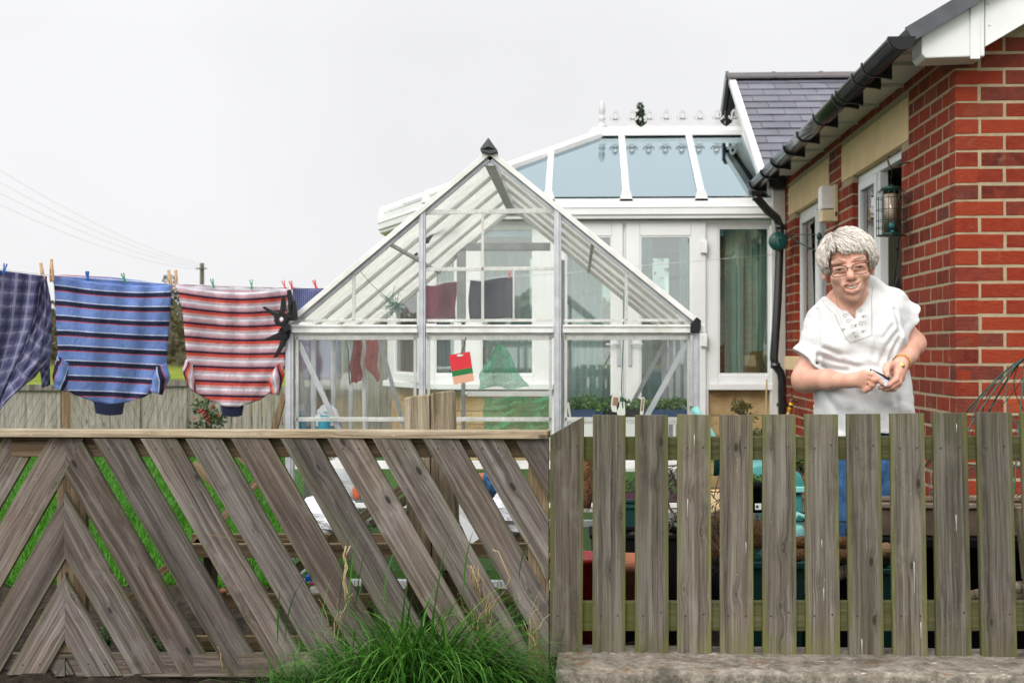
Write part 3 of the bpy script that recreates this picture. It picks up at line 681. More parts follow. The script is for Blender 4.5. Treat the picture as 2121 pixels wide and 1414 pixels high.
tag(drape(([(1000,822),(1003,850),(1000,890)], [(1138,822),(1140,850),(1138,890)]), 6.55, .07, 34, 2).build('netting', M['gnet'], fixn=False), 'green garden netting bunched below the grey cross bar of the greenhouse', 'netting')
tag(drape(([(731,703),(727,750),(724,796)], [(748,703),(749,750),(748,790)]), 6.9, .012, 10, 3).build('red_cloth', M['rnet'], fixn=False), 'darker faded red cloth strip hanging beside the white pole in the greenhouse', 'cloth')
tag(drape(([(757,703),(757,730),(759,762),(782,785)], [(781,703),(783,740),(785,770),(783,790)]), 6.9, .012, 10, 4).build('red_cloth', thin('pale_red_cloth', (.66,.14,.12), .12), fixn=False), 'paler red cloth scrap hanging in the greenhouse with a pointed tail', 'cloth')
b = MB(); b.tube([pt(753,705,6.95), pt(756,925,6.95), (pt(756,925,6.95).x, 6.95, .03)], .011, 10); tag(b.build('pole', M['dirtywhite']), 'white pole standing between two red cloths in the greenhouse', 'pole')
b = MB(); b.tube([pt(612,700,6.3), pt(625,800,6.3), pt(636,920,6.3), Vector((pt(640,1100,6.3).x, 6.3, .02))], [.013,.015,.017,.018], 10); tag(b.build('cane', pm('dark_brown_cane', (.06,.045,.04), (.035,.028,.025), 20, .8, .6, 60)), 'thick dark brown stake leaning inside the greenhouse corner', 'stake')
M['bagw'] = pm('white_plastic_bag', (.78,.79,.82), (.62,.64,.68), 20, .35, .9, 30, bdist=.02)
def crumple(name, label, cat, c, rad, mat, seed=0, group=None, n=26, sharp=.35):
    rr_ = random.Random(seed); ks = [(Vector((rr_.gauss(0,1), rr_.gauss(0,1), rr_.gauss(0,1))).normalized()*rr_.uniform(2, 7), rr_.uniform(0, 6), rr_.uniform(.3, 1)) for _ in range(12)]
    b = MB(); m = n//2; vs = []; fs = []; c = Vector(c)
    for i in range(m+1):
        th = math.pi*i/m
        for k in range(n):
            ph = 2*math.pi*k/n; q = Vector((math.sin(th)*math.cos(ph), math.sin(th)*math.sin(ph), math.cos(th)))
            s = 1+sum(abs(math.sin(kk.dot(q)+p))*a for kk, p, a in ks)/12*sharp*3-sharp; vs.append(c+Vector((q.x*rad[0], q.y*rad[1], q.z*rad[2]))*s)
    for i in range(m):
        for k in range(n): fs.append((i*n+k, (i+1)*n+k, (i+1)*n+(k+1)%n, i*n+(k+1)%n))
    b.add(vs, fs); return tag(b.build(name, mat, merge=.0005), label, cat, group)
crumple('plastic_bag', 'crumpled white bag slumped in the greenhouse corner beside the dark stake', 'bag', pt(676,868,6.35), (.055,.06,.06), M['bagw'], 3)
b = MB(); q = pt(672,895,6.3); b.lathe([(.0,0),(.028,0),(.03,.01),(.03,.09),(.022,.105),(.012,.11),(.012,.125),(0,.125)], q-Vector((0,0,.03)), 18); tag(b.build('bottle', pm('turquoise_bottle', (.0,.28,.42), None, 10, .3)), 'turquoise plastic bottle low in the greenhouse corner', 'bottle')
b = MB(); q = pt(690,895,6.4); b.lathe([(.0,0),(.04,0),(.043,.02),(.04,.07),(.02,.09),(0,.09)], q-Vector((0,0,.03)), 18); tag(b.build('tub', pm('dull_blue_tub', (.18,.27,.48), None, 10, .4)), 'dull blue rounded tub next to the turquoise bottle', 'tub')
# plant shelf with trays of seedlings
SH = thing('plant_shelf', 'two tier white slatted plant shelf inside the greenhouse', 'shelf', (pt(1295,900,6.15).x, 6.15, 0))
zs = [pt(1295,871,6.15).z, pt(1295,1048,6.15).z]
xs = (pt(1172,870,6.15).x, pt(1420,870,6.15).x)
for z in zs:
    b = MB()
    for k in range(5): b.box(((xs[0]+xs[1])/2, 6.0+.08*k, z), (xs[1]-xs[0], .05, .012))
    b.build('tier', M['dirtywhite'], SH)
for x in xs:
    for y in (5.98, 6.33): b = MB(); b.box((x, y, zs[0]/2), (.02,.02,zs[0])); b.build('leg', M['alu'], SH)
M['seed'] = leafmat('seedling_leaves', (.03,.09,.02), (.14,.26,.07)); M['btray'] = pm('blue_tray', (.012,.05,.13), None, 10, .4); M['ptray'] = pm('plum_tray', (.10,.02,.05), None, 10, .5)
def tray(xa, xb, z, mat, lab, leaf=True, h=.05, y0=6.0, y1=6.28):
    t_ = thing('seed_tray', lab, 'tray', ((xa+xb)/2, (y0+y1)/2, z), 'trays on the greenhouse shelf')
    b = MB(); c = Vector(((xa+xb)/2, (y0+y1)/2, z+h/2))
    for s in (-1, 1):
        b.box(c+Vector((s*(xb-xa)/2, 0, 0)), (.004, y1-y0, h)); b.box(c+Vector((0, s*(y1-y0)/2, 0)), (xb-xa+.004, .004, h))
    b.box(c-Vector((0,0,h/2-.003)), (xb-xa, y1-y0, .004)); b.build('tray', mat, t_)
    b = MB(); b.box(c-Vector((0,0,.008)), (xb-xa-.008, y1-y0-.008, h-.02)); b.build('compost', M['soil'], t_)
    if leaf:
        b = MB()
        for i in range(16): leaves(b, (rg.uniform(xa, xb), rg.uniform(y0, y1), z+h+rg.uniform(.005,.035)), (.035,.035,.025), 26, .012, rg)
        b.build('seedlings', M['seed'], t_, fixn=False)
w3 = (xs[1]-xs[0]-.02)/3
tray(xs[0]+.005, xs[0]+w3-.01, zs[0]+.006, M['btray'], 'blue seed tray of green seedlings nearest the central greenhouse upright')
tray(xs[0]+w3, xs[0]+2*w3-.01, zs[0]+.006, M['black'], 'black seed tray of seedlings carrying the big white plant labels')
tray(xs[0]+2*w3, xs[1]-.01, zs[0]+.006, M['btray'], 'blue seed tray of seedlings nearest the black greenhouse corner cap')
tray(xs[0]+.01, xs[0]+1.4*w3, zs[1]+.006, M['ptray'], 'plum coloured tray on the bottom tier under the big white labels', True, .07)
tray(xs[0]+1.5*w3, xs[1]-.01, zs[1]+.006, M['ptray'], 'plum coloured tray on the bottom tier toward the conservatory', True, .07)
M['label'] = pm('white_plant_label', (.78,.77,.72), None, 20, .5); M['labelpic'] = pm('label_picture', (.30,.13,.09), (.42,.22,.14), 80, .5)
for (px, py, wd, ht, tilt, pic, lab) in ((1275,829,.036,.05,.12,True,'round topped plant label with a reddish picture'), (1286,844,.036,.05,-.05,False,'blank square white plant label'), (1331,836,.015,.075,.1,True,'tall slim plant label with a brown stripe'), (1178,845,.010,.05,-.15,False,'thin twisted pale marker stick among the seedlings')):
    t_ = thing('plant_label', lab+' in the greenhouse tray', 'plant label', pt(px, py+25, 5.98), 'plant labels in the trays'); c = pt(px, py, 5.98)
    Mx = Matrix.Translation(c) @ Matrix.Rotation(tilt, 4, 'Y'); o8 = [Vector((wd/2*math.cos(a), 0, ht*.3+wd*.42*math.sin(a))) for a in [math.pi*i/8 for i in range(9)]] if pic else [Vector((wd/2,0,ht/2)), Vector((-wd/2,0,ht/2))]
    b = MB(); b.prism([Mx @ p for p in [Vector((-wd*.25,0,-ht)), Vector((wd*.25,0,-ht)), Vector((wd/2,0,-ht/2))]+o8+[Vector((-wd/2,0,-ht/2))]], (0,.002,0)); b.build('tag', M['label'], t_)
    if pic: b = MB(); b.prism([Mx @ Vector((a*wd*.32, -.0012, e*ht*.36-.004)) for a, e in ((-1,-1),(1,-1),(1,1),(-1,1))], (0,.001,0)); b.build('picture', M['labelpic'], t_)
# green string
M['string'] = pm('green_string', (.02,.16,.12), None, 30, .8)
b = MB(); b.tube([pt(1293,600,5.95), pt(1291,700,5.95), pt(1287,800,5.95), pt(1290,845,5.98)], .0022, 5)
for i in range(40):
    q = [pt(815+rg.gauss(0,12), 632+rg.gauss(0,14), 5.95+rg.uniform(0,.05)) for _ in range(3)]; b.tube(q, .0009, 4, False)
b.tube([pt(742,556,5.95), pt(770,590,5.95), pt(800,615,5.95), pt(815,622,5.95)], .0011, 4); b.tube([pt(716,705,6.4), pt(722,730,6.4), pt(724,795,6.4)], .003, 5)
tag(b.build('string', M['string'], origin=pt(815,640,5.95)), 'tangled green garden string tied inside the greenhouse front', 'string')
# ------------------------------------------------------------------ washing line
LA, LB = pt(-30, 553, 6.62), pt(1612, 497, 11.15)
def LY(px):
    d = ray(px, 600); a = d.x/d.y; D = LB-LA; t = (a*LA.y-LA.x)/(D.x-a*D.y); return LA.y+D.y*t
def lp(px, py, dy=0): return pt(px, py, LY(px)+dy)
LN = [(-60,551),(0,557),(108,570),(230,579),(355,588),(480,592),(600,596),(650,597),(760,594),(886,588),(1055,573),(1180,565),(1324,551),(1450,540),(1604,527)]
M['line'] = pm('white_line', (.72,.72,.70), None, 10, .5)
b = MB(); b.tube([lp(x, y) for x, y in LN], .0024, 6); tag(b.build('washing_line', M['line'], origin=lp(650,597)), 'white washing line sagging across the garden behind the greenhouse', 'line')
def sheet(name, fn, nu, nv, mat, label, cat, uv=None, group=None, thick=.0015):
    b = MB(); b.grid(fn, nu, nv); o = b.build(name, mat, fixn=False)
    me = o.data; l = me.uv_layers.new(name='UVMap'); n1 = nv+1
    for lo in me.loops:
        i, j = divmod(lo.vertex_index, n1); l.data[lo.index].uv = uv(i/nu, j/nv) if uv else (i/nu, j/nv)
    so_ = o.modifiers.new('cloth', 'SOLIDIFY'); so_.thickness = thick
    return tag(o, label, cat, group) if label else o
def stripes(name, period, stops, weave=900):
    t = NT(name); uv = t.n('TexCoord').outputs['UV']; u, v, _ = t.sep(uv)
    f = t.math('FRACT', t.math('DIVIDE', v, period))
    nd = t.n('ValToRGB', Fac=f); nd.color_ramp.interpolation = 'CONSTANT'; e = nd.color_ramp.elements
    while len(e) < len(stops): e.new(.5)
    for i, (p, c) in enumerate(stops): e[i].position = p; e[i].color = (*c, 1)
    ps = t.pos(); wr = t.noise(ps, 30, 6, .6, .6); wr2 = t.noise(t.vmul(ps, (1,1,.35)), 18, 4, .6, 1.); _w = t.n('TexWave', Vector=ps, Scale=5.5, Distortion=6., Detail=3.); _w.wave_type = 'BANDS'; _w.bands_direction = 'DIAGONAL'; wr2 = t.math('ADD', wr2, t.math('MULTIPLY', _w.outputs[0], .35))
    col = t.mix(t.rng(t.noise(ps, 200, 3, .7), .3, .7, 0, .07), nd.outputs[0], (.5,.5,.55))
    d = t.bsdf(col, .85, t.bump(t.math('ADD', wr, wr2), .38, .03), 0, .2); tl = t.n('BsdfTranslucent', Color=col)
    return t.end(t.n('MixShader', i0=.3, i1=d, i2=tl).outputs[0])
def pli(poly, t):                              # polyline through (t, value)
    for i in range(len(poly)-1):
        if t <= poly[i+1][0]: a, c = poly[i], poly[i+1]; return a[1]+(c[1]-a[1])*(t-a[0])/max(1e-6, c[0]-a[0])
    return poly[-1][1]
def wave(u, v, s): return .010*math.sin(u*9+s+v*2.2)*(1-.5*v)+.006*math.sin(u*21+s*2+v*4)+.010*math.sin(v*5+u*3+s)+.012*math.exp(-v*2.5)*math.sin(u*31+s+v*7*(u-.5))+.007*math.sin((u-.5)*v*26+s*3)
def tee(s, label, mat, Lf, Rt, top, bot, sag, collar, sleeves, seed, cmat):
    root = thing('polo_shirt', label, 'shirt', lp(*collar[2]), 'striped shirts on the washing line')
    def body(dy, tp, name, vmax=1.):
        def fn(u, v):
            y0, y1 = pli(tp, u), pli(bot, u); y = y0+(y1-y0)*v*vmax; k = (y-560)/290
            x = pli(Lf, k)+(pli(Rt, k)-pli(Lf, k))*u
            return lp(x, y, dy+wave(u, v, seed)*(1 if dy <= 0 else .6))
        def uv(u, v): y0, y1 = pli(tp, u), pli(bot, u); return (u, (y0-pli(tp, .0)*.6-pli(tp, 1.)*.4*1 + (y1-y0)*v*vmax)*.42+ (y0+(y1-y0)*v*vmax)*.58)
        def uv2(u, v): y0, y1 = pli(tp, u), pli(bot, u); return (u, y0+(y1-y0)*v*vmax - (pli(top, u)-pli(top, .5))*.75*(1-v*.4) - (tp is not top)*sag*math.sin(math.pi*u)*(1-v)**2*.9)
        o = sheet(name, fn, 46, 50, mat, None, None, uv2); o.parent = root; o.location = o.location-root.location; return o
    st = [(u, y+sag*math.sin(math.pi*u)**.8) for u, y in [(i/10, pli(top, i/10)) for i in range(11)]]
    body(-.016, st, 'front'); body(.016, top, 'back')
    for k, (P, ang) in enumerate(sleeves):
        # a sleeve: short closed tube of cloth, its stripes turned
        Lq, Rq = P
        def pl(poly, v):
            t = v*(len(poly)-1); i = min(int(t), len(poly)-2); return L_(poly[i], poly[i+1], t-i)
        def fn(u, v, Lq=Lq, Rq=Rq):
            q = u*2*math.pi; a, c = pl(Lq, v), pl(Rq, v); x, y = L_(a, c, .5-.5*math.cos(q))
            return lp(x, y, -.012+.030*math.sin(q)*(1 if math.sin(q) < 0 else .6)+.004*math.sin(v*9+k))
        o = sheet('sleeve', fn, 28, 14, mat, None, None, lambda u, v: (v, (.5-.5*math.cos(u*6.283))*34+ang*v*20)); o.parent = root; o.location = o.location-root.location
    c0, c1, c2, c3 = collar
    b = MB()
    def fc(u, v):
        q = u*2*math.pi; x = c0[0]+(c1[0]-c0[0])*(.5-.5*math.cos(q)); y = c0[1]+(c1[1]-c0[1])*(.5-.5*math.cos(q))
        dip = (.5-.5*math.cos(q)); dd = 4*dip*(1-dip)
        return lp(x+(x-(c0[0]+c1[0])/2)*-.12*v, y+dd*4+v*(c2[1]-c0[1]), -.0+.03*math.sin(q)*(1-.2*v))
    b.grid(fc, 30, 6); b.build('collar', cmat, root, fixn=False)
    return root
navy, blue, wht, red = (.010,.014,.05), (.19,.30,.64), (.80,.82,.88), (.58,.10,.14)
M['bstripe'] = stripes('blue_striped_jersey', 31., [(0, blue), (.10, wht), (.145, blue), (.17, navy), (.47, red), (.535, blue)])
pur, org, pnk, w2 = (.055,.012,.05), (.74,.10,.065), (.78,.50,.57), (.86,.86,.90)
M['rstripe'] = stripes('red_striped_jersey', 29.8, [(0, w2), (.16, pnk), (.34, (.3,.2,.26)), (.37, (.68,.42,.42)), (.43, pur), (.60, org), (.79, (.74,.42,.40)), (.88, pnk), (.955, (.35,.25,.3)), (.98, w2)])
M['navy'] = pm('navy_rib', (.010,.014,.045), None, 60, .9, .4, 200)
tee(0, 'blue polo shirt with navy bands pegged upside down on the line', M['bstripe'], [(0,107),(.12,112),(.55,119),(.8,121),(.95,133),(1,140)], [(0,357),(.1,356),(.55,347),(.8,343),(.95,322),(1,305)],
    [(0,570),(.1,569),(.5,574),(1,589)], [(0,800),(.12,816),(.35,834),(.6,838),(.85,822),(1,800)], 13, ((194,831),(258,833),(225,855),0),
    [(([(118,735),(108,780),(113,803)], [(142,752),(141,790),(137,812)]), 1.), (([(322,760),(313,790),(308,810)], [(345,752),(353,780),(336,818)]), -1.)], 1, M['navy'])
tee(1, 'red, pink and white striped polo shirt pegged upside down on the line', M['rstripe'], [(0,358),(.12,366),(.3,378),(.6,386),(.85,392),(1,400)], [(0,602),(.1,598),(.4,592),(.7,590),(.85,572),(1,555)],
    [(0,588),(.3,592),(.6,595),(1,596)], [(0,806),(.15,822),(.4,841),(.6,843),(.85,828),(1,806)], 11, ((457,833),(505,835),(480,858),0),
    [(([(385,744),(377,768),(390,800)], [(399,755),(404,790),(408,815)]), 1.), (([(567,765),(556,790),(558,815)], [(584,745),(590,775),(578,818)]), -1.)], 4, M['navy'])
# plaid shirt
def plaid():
    t = NT('blue_grey_plaid'); uv = t.n('TexCoord').outputs['UV']; u, v, _ = t.sep(uv)
    def band(x, per, a, c): f = t.math('FRACT', t.math('DIVIDE', x, per)); return t.math('MULTIPLY', t.math('GREATER_THAN', f, a), t.math('LESS_THAN', f, c))
    col = (.135,.135,.24)
    for x in (v, u):
        col = t.mix(t.math('MULTIPLY', band(x, 28., .0, .3), .55), col, (.035,.035,.10)); col = t.mix(t.math('MULTIPLY', band(x, 28., .48, .7), .45), col, (.36,.36,.50)); col = t.mix(t.math('MULTIPLY', band(x, 14., .8, .9), .5), col, (.03,.03,.09))
    ps = t.pos(); d = t.bsdf(col, .85, t.bump(t.noise(ps, 16, 5, .6, .8), .6, .03), 0, .2); tl = t.n('BsdfTranslucent', Color=col)
    return t.end(t.n('MixShader', i0=.25, i1=d, i2=tl).outputs[0])
M['plaid'] = plaid()
ps_ = thing('plaid_shirt', 'blue grey plaid shirt hanging askew beside the blue striped shirt', 'shirt', lp(40, 845))
def pf1(u, v):
    x = -95+u*(95+pli([(0,97),(.1,96),(.4,88),(.7,60),(1,18)], v)); yb = pli([(0,860),(.6,850),(.85,835),(1,800)], u); yt = 548+24*u; return lp(x, yt+(yb-yt)*v, .02+wave(u, v, 2.)*1.3)
o = sheet('back_panel', pf1, 40, 50, M['plaid'], None, None, lambda u, v: (u*190+v*12, v*290)); o.parent = ps_; o.location = o.location-ps_.location
def pf2(u, v):
    l = pli([(0,84),(.25,76),(.55,48),(.8,18),(1,-4)], v); r_ = pli([(0,97),(.15,104),(.35,108),(.62,106),(.8,72),(.93,25),(1,4)], v); y = 578+v*268+10*math.sin(u*3.14)*v; return lp(l+(r_-l)*u, y-14*u*v, -.02-.022*math.sin(u*3.1)+wave(u, v, 5.))
o = sheet('front_fold', pf2, 24, 50, M['plaid'], None, None, lambda u, v: (u*60+v*150, v*230-u*34)); o.parent = ps_; o.location = o.location-ps_.location
def pf3(u, v): return lp(80+u*(22-6*v)+8*v, 748+v*56-8*u, .03+.01*math.sin(u*5+v*3))
o = sheet('cuff', pf3, 10, 14, M['plaid'], None, None, lambda u, v: (u*40+v*90, v*70-u*30)); o.parent = ps_; o.location = o.location-ps_.location
def dotted():
    t = NT('navy_dotted_cloth'); uv = t.n('TexCoord').outputs['UV']; vo = t.n('TexVoronoi', Vector=uv, Scale=48., Randomness=0.)
    c = t.mix(t.rng(vo.outputs['Distance'], .25, .3, .7, 0), (.035,.045,.16), (.4,.42,.55)); return t.end(t.bsdf(c, .85))
sheet('dark_cloth', lambda u, v: lp(606+u*100, 594+v*190+3*math.sin(u*3.1), .015*math.sin(u*9+v*3)), 20, 20, dotted(), 'navy dotted cloth hung on the line next to the sloping greenhouse edge', 'cloth', lambda u, v: (u*.5, v))
def garment(name, lab, x0, x1, yt, yb, c, seed):
    m = pm(name+'_fabric', c, tuple(k*1.6 for k in c), 30, .9, .5, 60)
    yt0, yt1 = yt
    sheet(name, lambda u, v: lp(x0+(x1-x0)*u+2*math.sin(v*5+seed), yt0+(yt1-yt0)*u+(yb-yt0)*v+3*math.sin(u*6), .02*math.sin(u*8+seed)), 20, 20, m, lab, 'garment', None, 'dark garments behind the greenhouse')
garment('garment', 'dark wine red garment on the line seen through the greenhouse', 880, 945, (590,585), 668, (.10,.012,.03), 1); garment('garment', 'navy garment on the line seen through the greenhouse, next to the wine red one', 972, 1064, (580,575), 664, (.016,.017,.035), 2)
# pegs
def plastic_peg(mb):
    for s in (-1, 1):
        mb.prism([(s*.001,-.006,-.022), (s*.006,-.006,-.020), (s*.0045,-.006,0), (s*.009,-.006,.026), (s*.005,-.006,.030), (s*.0008,-.006,.004)], (0,.012,0))
    mb.lathe([(.0,-.007),(.004,-.007),(.004,.007),(0,.007)], (0,0,.006), 10, Matrix.Rotation(R(90),3,'X'))
def dolly_peg(mb):
    mb.lathe([(0,.055),(.006,.053),(.0075,.047),(.0055,.041),(.0065,.036),(.008,.02),(.008,.005)], (0,0,0), 12)
    for s in (-1,1): mb.prism([(s*.002,-.006,.008),(s*.008,-.006,.008),(s*.0085,-.006,-.04),(s*.0045,-.006,-.045)], (0,.012,0))
pc = {'blue': (.01,.10,.42), 'green': (.0,.22,.09), 'red': (.62,.02,.03), 'wood': (.52,.33,.19)}
pmesh = {}
def peg(colr, px, py, tilt, lab):
    grp = 'wooden pegs on the washing line' if colr == 'wood' else 'plastic pegs on the washing line'; nm = 'clothes_peg'
    if colr not in pmesh:
        b = MB(); (dolly_peg if colr == 'wood' else plastic_peg)(b)
        o = b.build(nm, pm(colr+'_peg', pc[colr], None, 20, .4 if colr != 'wood' else .7), origin=(0,0,0), bevel=.0008); pmesh[colr] = o
    else: o = pmesh[colr].copy(); COL.objects.link(o)
    o.location = lp(px, py); o.rotation_euler = (0, R(tilt), R(rg.uniform(-25,25))); o.scale = (1.2,1.2,1.2) if colr == 'wood' else (1.05,1.05,1.05); tag(o, lab, 'peg', grp)
peg('blue', 9, 558, 12, 'blue plastic peg pinching the plaid shirt')
peg('wood', 88, 570, -8, 'wooden dolly peg at the corner of the plaid shirt')
peg('wood', 107, 562, -2, 'wooden dolly peg at the corner of the blue striped shirt nearest the plaid shirt')
peg('blue', 181, 574, -3, 'blue plastic peg on the hem of the blue striped shirt')
peg('green', 257, 577, -18, 'green plastic peg on the hem of the blue striped shirt')
peg('wood', 352, 583, -8, 'wooden dolly peg holding the blue striped shirt next to the red one')
peg('wood', 365, 583, -3, 'wooden dolly peg holding the red striped shirt next to the blue one')
peg('green', 441, 588, -15, 'green plastic peg on the red striped shirt below the utility pole')
peg('green', 521, 590, -6, 'green plastic peg in the middle of the red striped shirt hem')
peg('red', 589, 591, -18, 'red plastic peg at the greenhouse end of the red striped shirt')
peg('red', 604, 592, -14, 'red plastic peg at the start of the navy dotted cloth')
peg('red', 653, 590, -20, 'red plastic peg on the dotted cloth nearest the white greenhouse slope')
peg('red', 1055, 570, 0, 'red plastic peg on the navy garment behind the greenhouse panes')
# ------------------------------------------------------------------ far fence at the end of the lawn
FY = 13.5
def slat_panel(xa, xb, yt, yb, lean, lab, mat, post=None):
    r_ = thing('slatted_fence_panel', lab, 'fence', (pt((xa+xb)/2, yb, FY).x, FY, 0), 'low fence panels at the end of the lawn')
    b = MB(); x = xa-120
    while x < xb+120:
        poly = [(x, yb), (x+14.8, yb), (x+14.8+lean, yt+10), (x+lean, yt+10)]
        poly = clip(clip(poly, -1, 0, -xa), 1, 0, xb)
        if len(poly) > 2: b.prism([pt(u, v, FY) for u, v in poly], (0,.02,0))
        x += 15.5
    b.build('slats', W['far'], r_)
    b = MB(); b.bar(pt(xa, yt+5, FY-.01), pt(xb, yt+5, FY-.01), .05, .06); b.build('top_rail', W['far'], r_)
    b = MB(); b.bar(pt(xa, (yt+yb)/2+30, FY+.035), pt(xb, (yt+yb)/2+30, FY+.035), .03, .07); b.build('back_rail', W['far'], r_)
FB = 940
slat_panel(-250, -64, 796, FB, 64, 'slatted fence panel at the outer end of the lawn fence, beyond the plaid shirt', None)
slat_panel(-60, 125, 797, FB, 70, 'slatted fence panel under the plaid shirt at the lawn end', None)
slat_panel(146, 290, 800, FB, -60, 'slatted fence panel below the blue striped shirt at the lawn end', None)
slat_panel(297, 388, 788, FB, 50, 'slatted fence panel in the gap between the striped shirts at the lawn end', None)
for px, w_, lab, yt in ((135, 24, 'brown fence post below the plaid shirt cuff', 800), (294, 10, 'thin grey fence post below the blue shirt', 796), (391, 10, 'grey fence post below the gap between the striped shirts', 786)):
    p = pt(px, yt, FY); b = MB(); b.box((p.x, FY+.06, p.z/2-.08), (w_*FY/F, .09, p.z+.16)); tag(b.build('fence_post', W['brown'] if w_ > 20 else W['far'], bevel=.004), lab, 'post', 'posts of the far fence')
r_ = thing('board_fence', 'grey upright board fence at the lawn end behind the red striped shirt', 'fence', (pt(500, FB, FY).x, FY, 0)); b = MB()
for k in range(14):
    a = pt(397+k*21, 800+rg.uniform(-2,2), FY); c = pt(397+k*21+19, 960, FY); b.box(((a.x+c.x)/2, FY, (a.z-.1)/2), (c.x-a.x, .02, a.z+.1))
b.build('boards', W['far'], r_)
b = MB(); b.bar(pt(397,870,FY+.03), pt(690,870,FY+.03), .03, .08); b.build('rail', W['far'], r_)
r_ = thing('board_fence', 'taller grey upright board fence seen through the greenhouse corner panes', 'fence', (pt(720, FB, FY).x, FY, 0)); b = MB()
for k in range(11):
    a = pt(606+k*23, 692+rg.uniform(-3,3), FY); c = pt(606+k*23+21.5, 960, FY); b.box(((a.x+c.x)/2, FY, (a.z-.1)/2), (c.x-a.x, .02, a.z+.1))
b.build('boards', W['far'], r_)
b = MB(); b.bar(pt(606,720,FY+.03), pt(858,720,FY+.03), .03, .08); b.bar(pt(606,880,FY+.03), pt(858,880,FY+.03), .03, .08); b.build('rails', W['far'], r_)
b = MB(); b.prism([pt(x, y, 7.5) for x, y in ((592,820),(583,812),(556,905),(570,905))], (0,.03,0)); tag(b.build('plank', W['brown'], origin=pt(572,890,7.5)), 'orange brown plank leaning beside the greenhouse corner post', 'plank')
# rose bush
rb = thing('rose_bush', 'small bush with red flowers under the red striped shirt collar', 'bush', (pt(432,900,11).x, 11, 0))
b = MB()
for i in range(16): leaves(b, pt(432+rg.gauss(0,16), 862+rg.gauss(0,14), 11+rg.uniform(-.1,.1)), (.06,.06,.05), 24, .02, rg)
leaves(b, pt(400,880,11), (.05,.05,.05), 20, .018, rg); b.build('leaves', leafmat('rose_leaves', (.012,.03,.01), (.07,.11,.03)), rb, fixn=False)
b = MB()
M['rose'] = pm('red_rose', (.35,.02,.02), None, 20, .6)
for i in range(14): b = MB(); b.blob(pt(432+rg.gauss(0,18), 856+rg.gauss(0,13), 10.88), .010, 6, .15, i); b.build('flower', M['rose'], rb)
b = MB()
for i in range(6): q = pt(432+rg.gauss(0,8), 880, 11); b.tube([(pt(432,900,11).x+rg.gauss(0,.01),11,-.05), q], .006, 5)
b.build('stems', M['bark'], rb)
# ------------------------------------------------------------------ brick house
HY = 6.38; HX = pt(1979, 500, HY).x; FARY = ptX(1627, 600, HX).y
def sw(px, py): return ptX(px, py, HX)
zm = pt(1979, 449.2, HY).z; PB, ST = .075, .225
ZG = -.15
def brickmat(name, cs):
    t = NT(name); v = t.pos(); i = t.island(); n = t.noise(v, 60, 8, .7); n2 = t.noise(v, 16, 5, .6)
    c = t.ramp(i, cs); c = t.mix(t.rng(n2, .35, .7, 0, .45), c, (.27,.048,.020)); c = t.mix(t.rng(n, .54, .72, 0, .6), c, (.12,.018,.012)); c = t.mix(t.rng(t.noise(v, 9, 7, .7), .6, .75, 0, .22), c, (.42,.28,.2))
    h = t.math('ADD', n, t.math('MULTIPLY', t.noise(t.vmul(v, (30,30,110)), 1, 4, .6), .8))
    return t.end(t.bsdf(c, .9, t.bump(h, .9, .006), 0, .2))
M['brick'] = brickmat('red_brick', [(0,(.085,.016,.012)), (.12,(.17,.022,.011)), (.4,(.235,.028,.012)), (.65,(.26,.037,.015)), (.8,(.18,.030,.018)), (.92,(.10,.028,.022)), (1,(.29,.056,.022))])
M['stoneb'] = brickmat('sandstone_block', [(0,(.38,.26,.12)), (.4,(.45,.33,.17)), (.8,(.50,.37,.20)), (1,(.36,.23,.10))]) if False else pm('sandstone_block', (.46,.33,.165), (.36,.235,.105), 9, .9, .8, 70, isl=.18, bdist=.01)
rb_ = random.Random(77)
def brickface(mb, o, a, u0, u1, z0, z1, nrm, depth=.10, jag=.0012, bev=.0035):
    """one brick: o origin of the face plane, a direction along the wall, nrm out of the wall"""
    j = lambda: rb_.uniform(-jag, jag)
    def P(u, z, n): return o + a*u + Vector((0,0,z-o.z)) + nrm*n
    pr = rb_.uniform(-.0012, .0012)
    A = [P(u0+j(), z0+j(), -.003+pr), P(u1+j(), z0+j(), -.003+pr), P(u1+j(), z1+j(), -.003+pr), P(u0+j(), z1+j(), -.003+pr)]
    Bf = [P(u0+bev+j(), z0+bev+j(), pr), P(u1-bev+j(), z0+bev+j(), pr), P(u1-bev+j(), z1-bev+j(), pr), P(u0+bev+j(), z1-bev+j(), pr)]
    D = [P(u0, z0, -depth), P(u1, z0, -depth), P(u1, z1, -depth), P(u0, z1, -depth)]
    vs = A+Bf+D; fs = [(4,5,6,7)]+[(i, (i+1)%4, 4+(i+1)%4, 4+i) for i in range(4)]+[(8+i, 8+(i+1)%4, (i+1)%4, i) for i in range(4)]
    mb.add(vs, fs)
def wallbricks(mb, o, a, nrm, L, zlo, zhi, par, holes, top=None, start=(.2225,.11), hj=.0049, dep=.1):
    k = math.floor((zlo-zm)/PB)
    while zm+k*PB < zhi:
        z0 = zm+k*PB+hj; z1 = zm+(k+1)*PB-hj; zc = (z0+z1)/2
        typ = (k+1+par) % 2; s = start[typ]-.225
        iv = [(0, L)]
        for (h0, h1, ha, hb) in holes:
            if ha < zc < hb:
                nv = []
                for (p, q) in iv:
                    if h1 <= p or h0 >= q: nv.append((p, q)); continue
                    if h0 > p: nv.append((p, h0))
                    if h1 < q: nv.append((h1, q))
                iv = nv
        u = s
        while u < L:
            for (p, q) in iv:
                lo = max(u+.005 if u > .01 else p, p); hi = min(u+ST-.005, q)
                if hi-lo > .02 and (top is None or top(lo, z1)): brickface(mb, o, a, lo, hi, z0, z1, nrm, dep)
            u += ST
        k += 1
SOFZ = sw(1880, 168).z
d_ = lambda px: sw(px, 500).y-HY
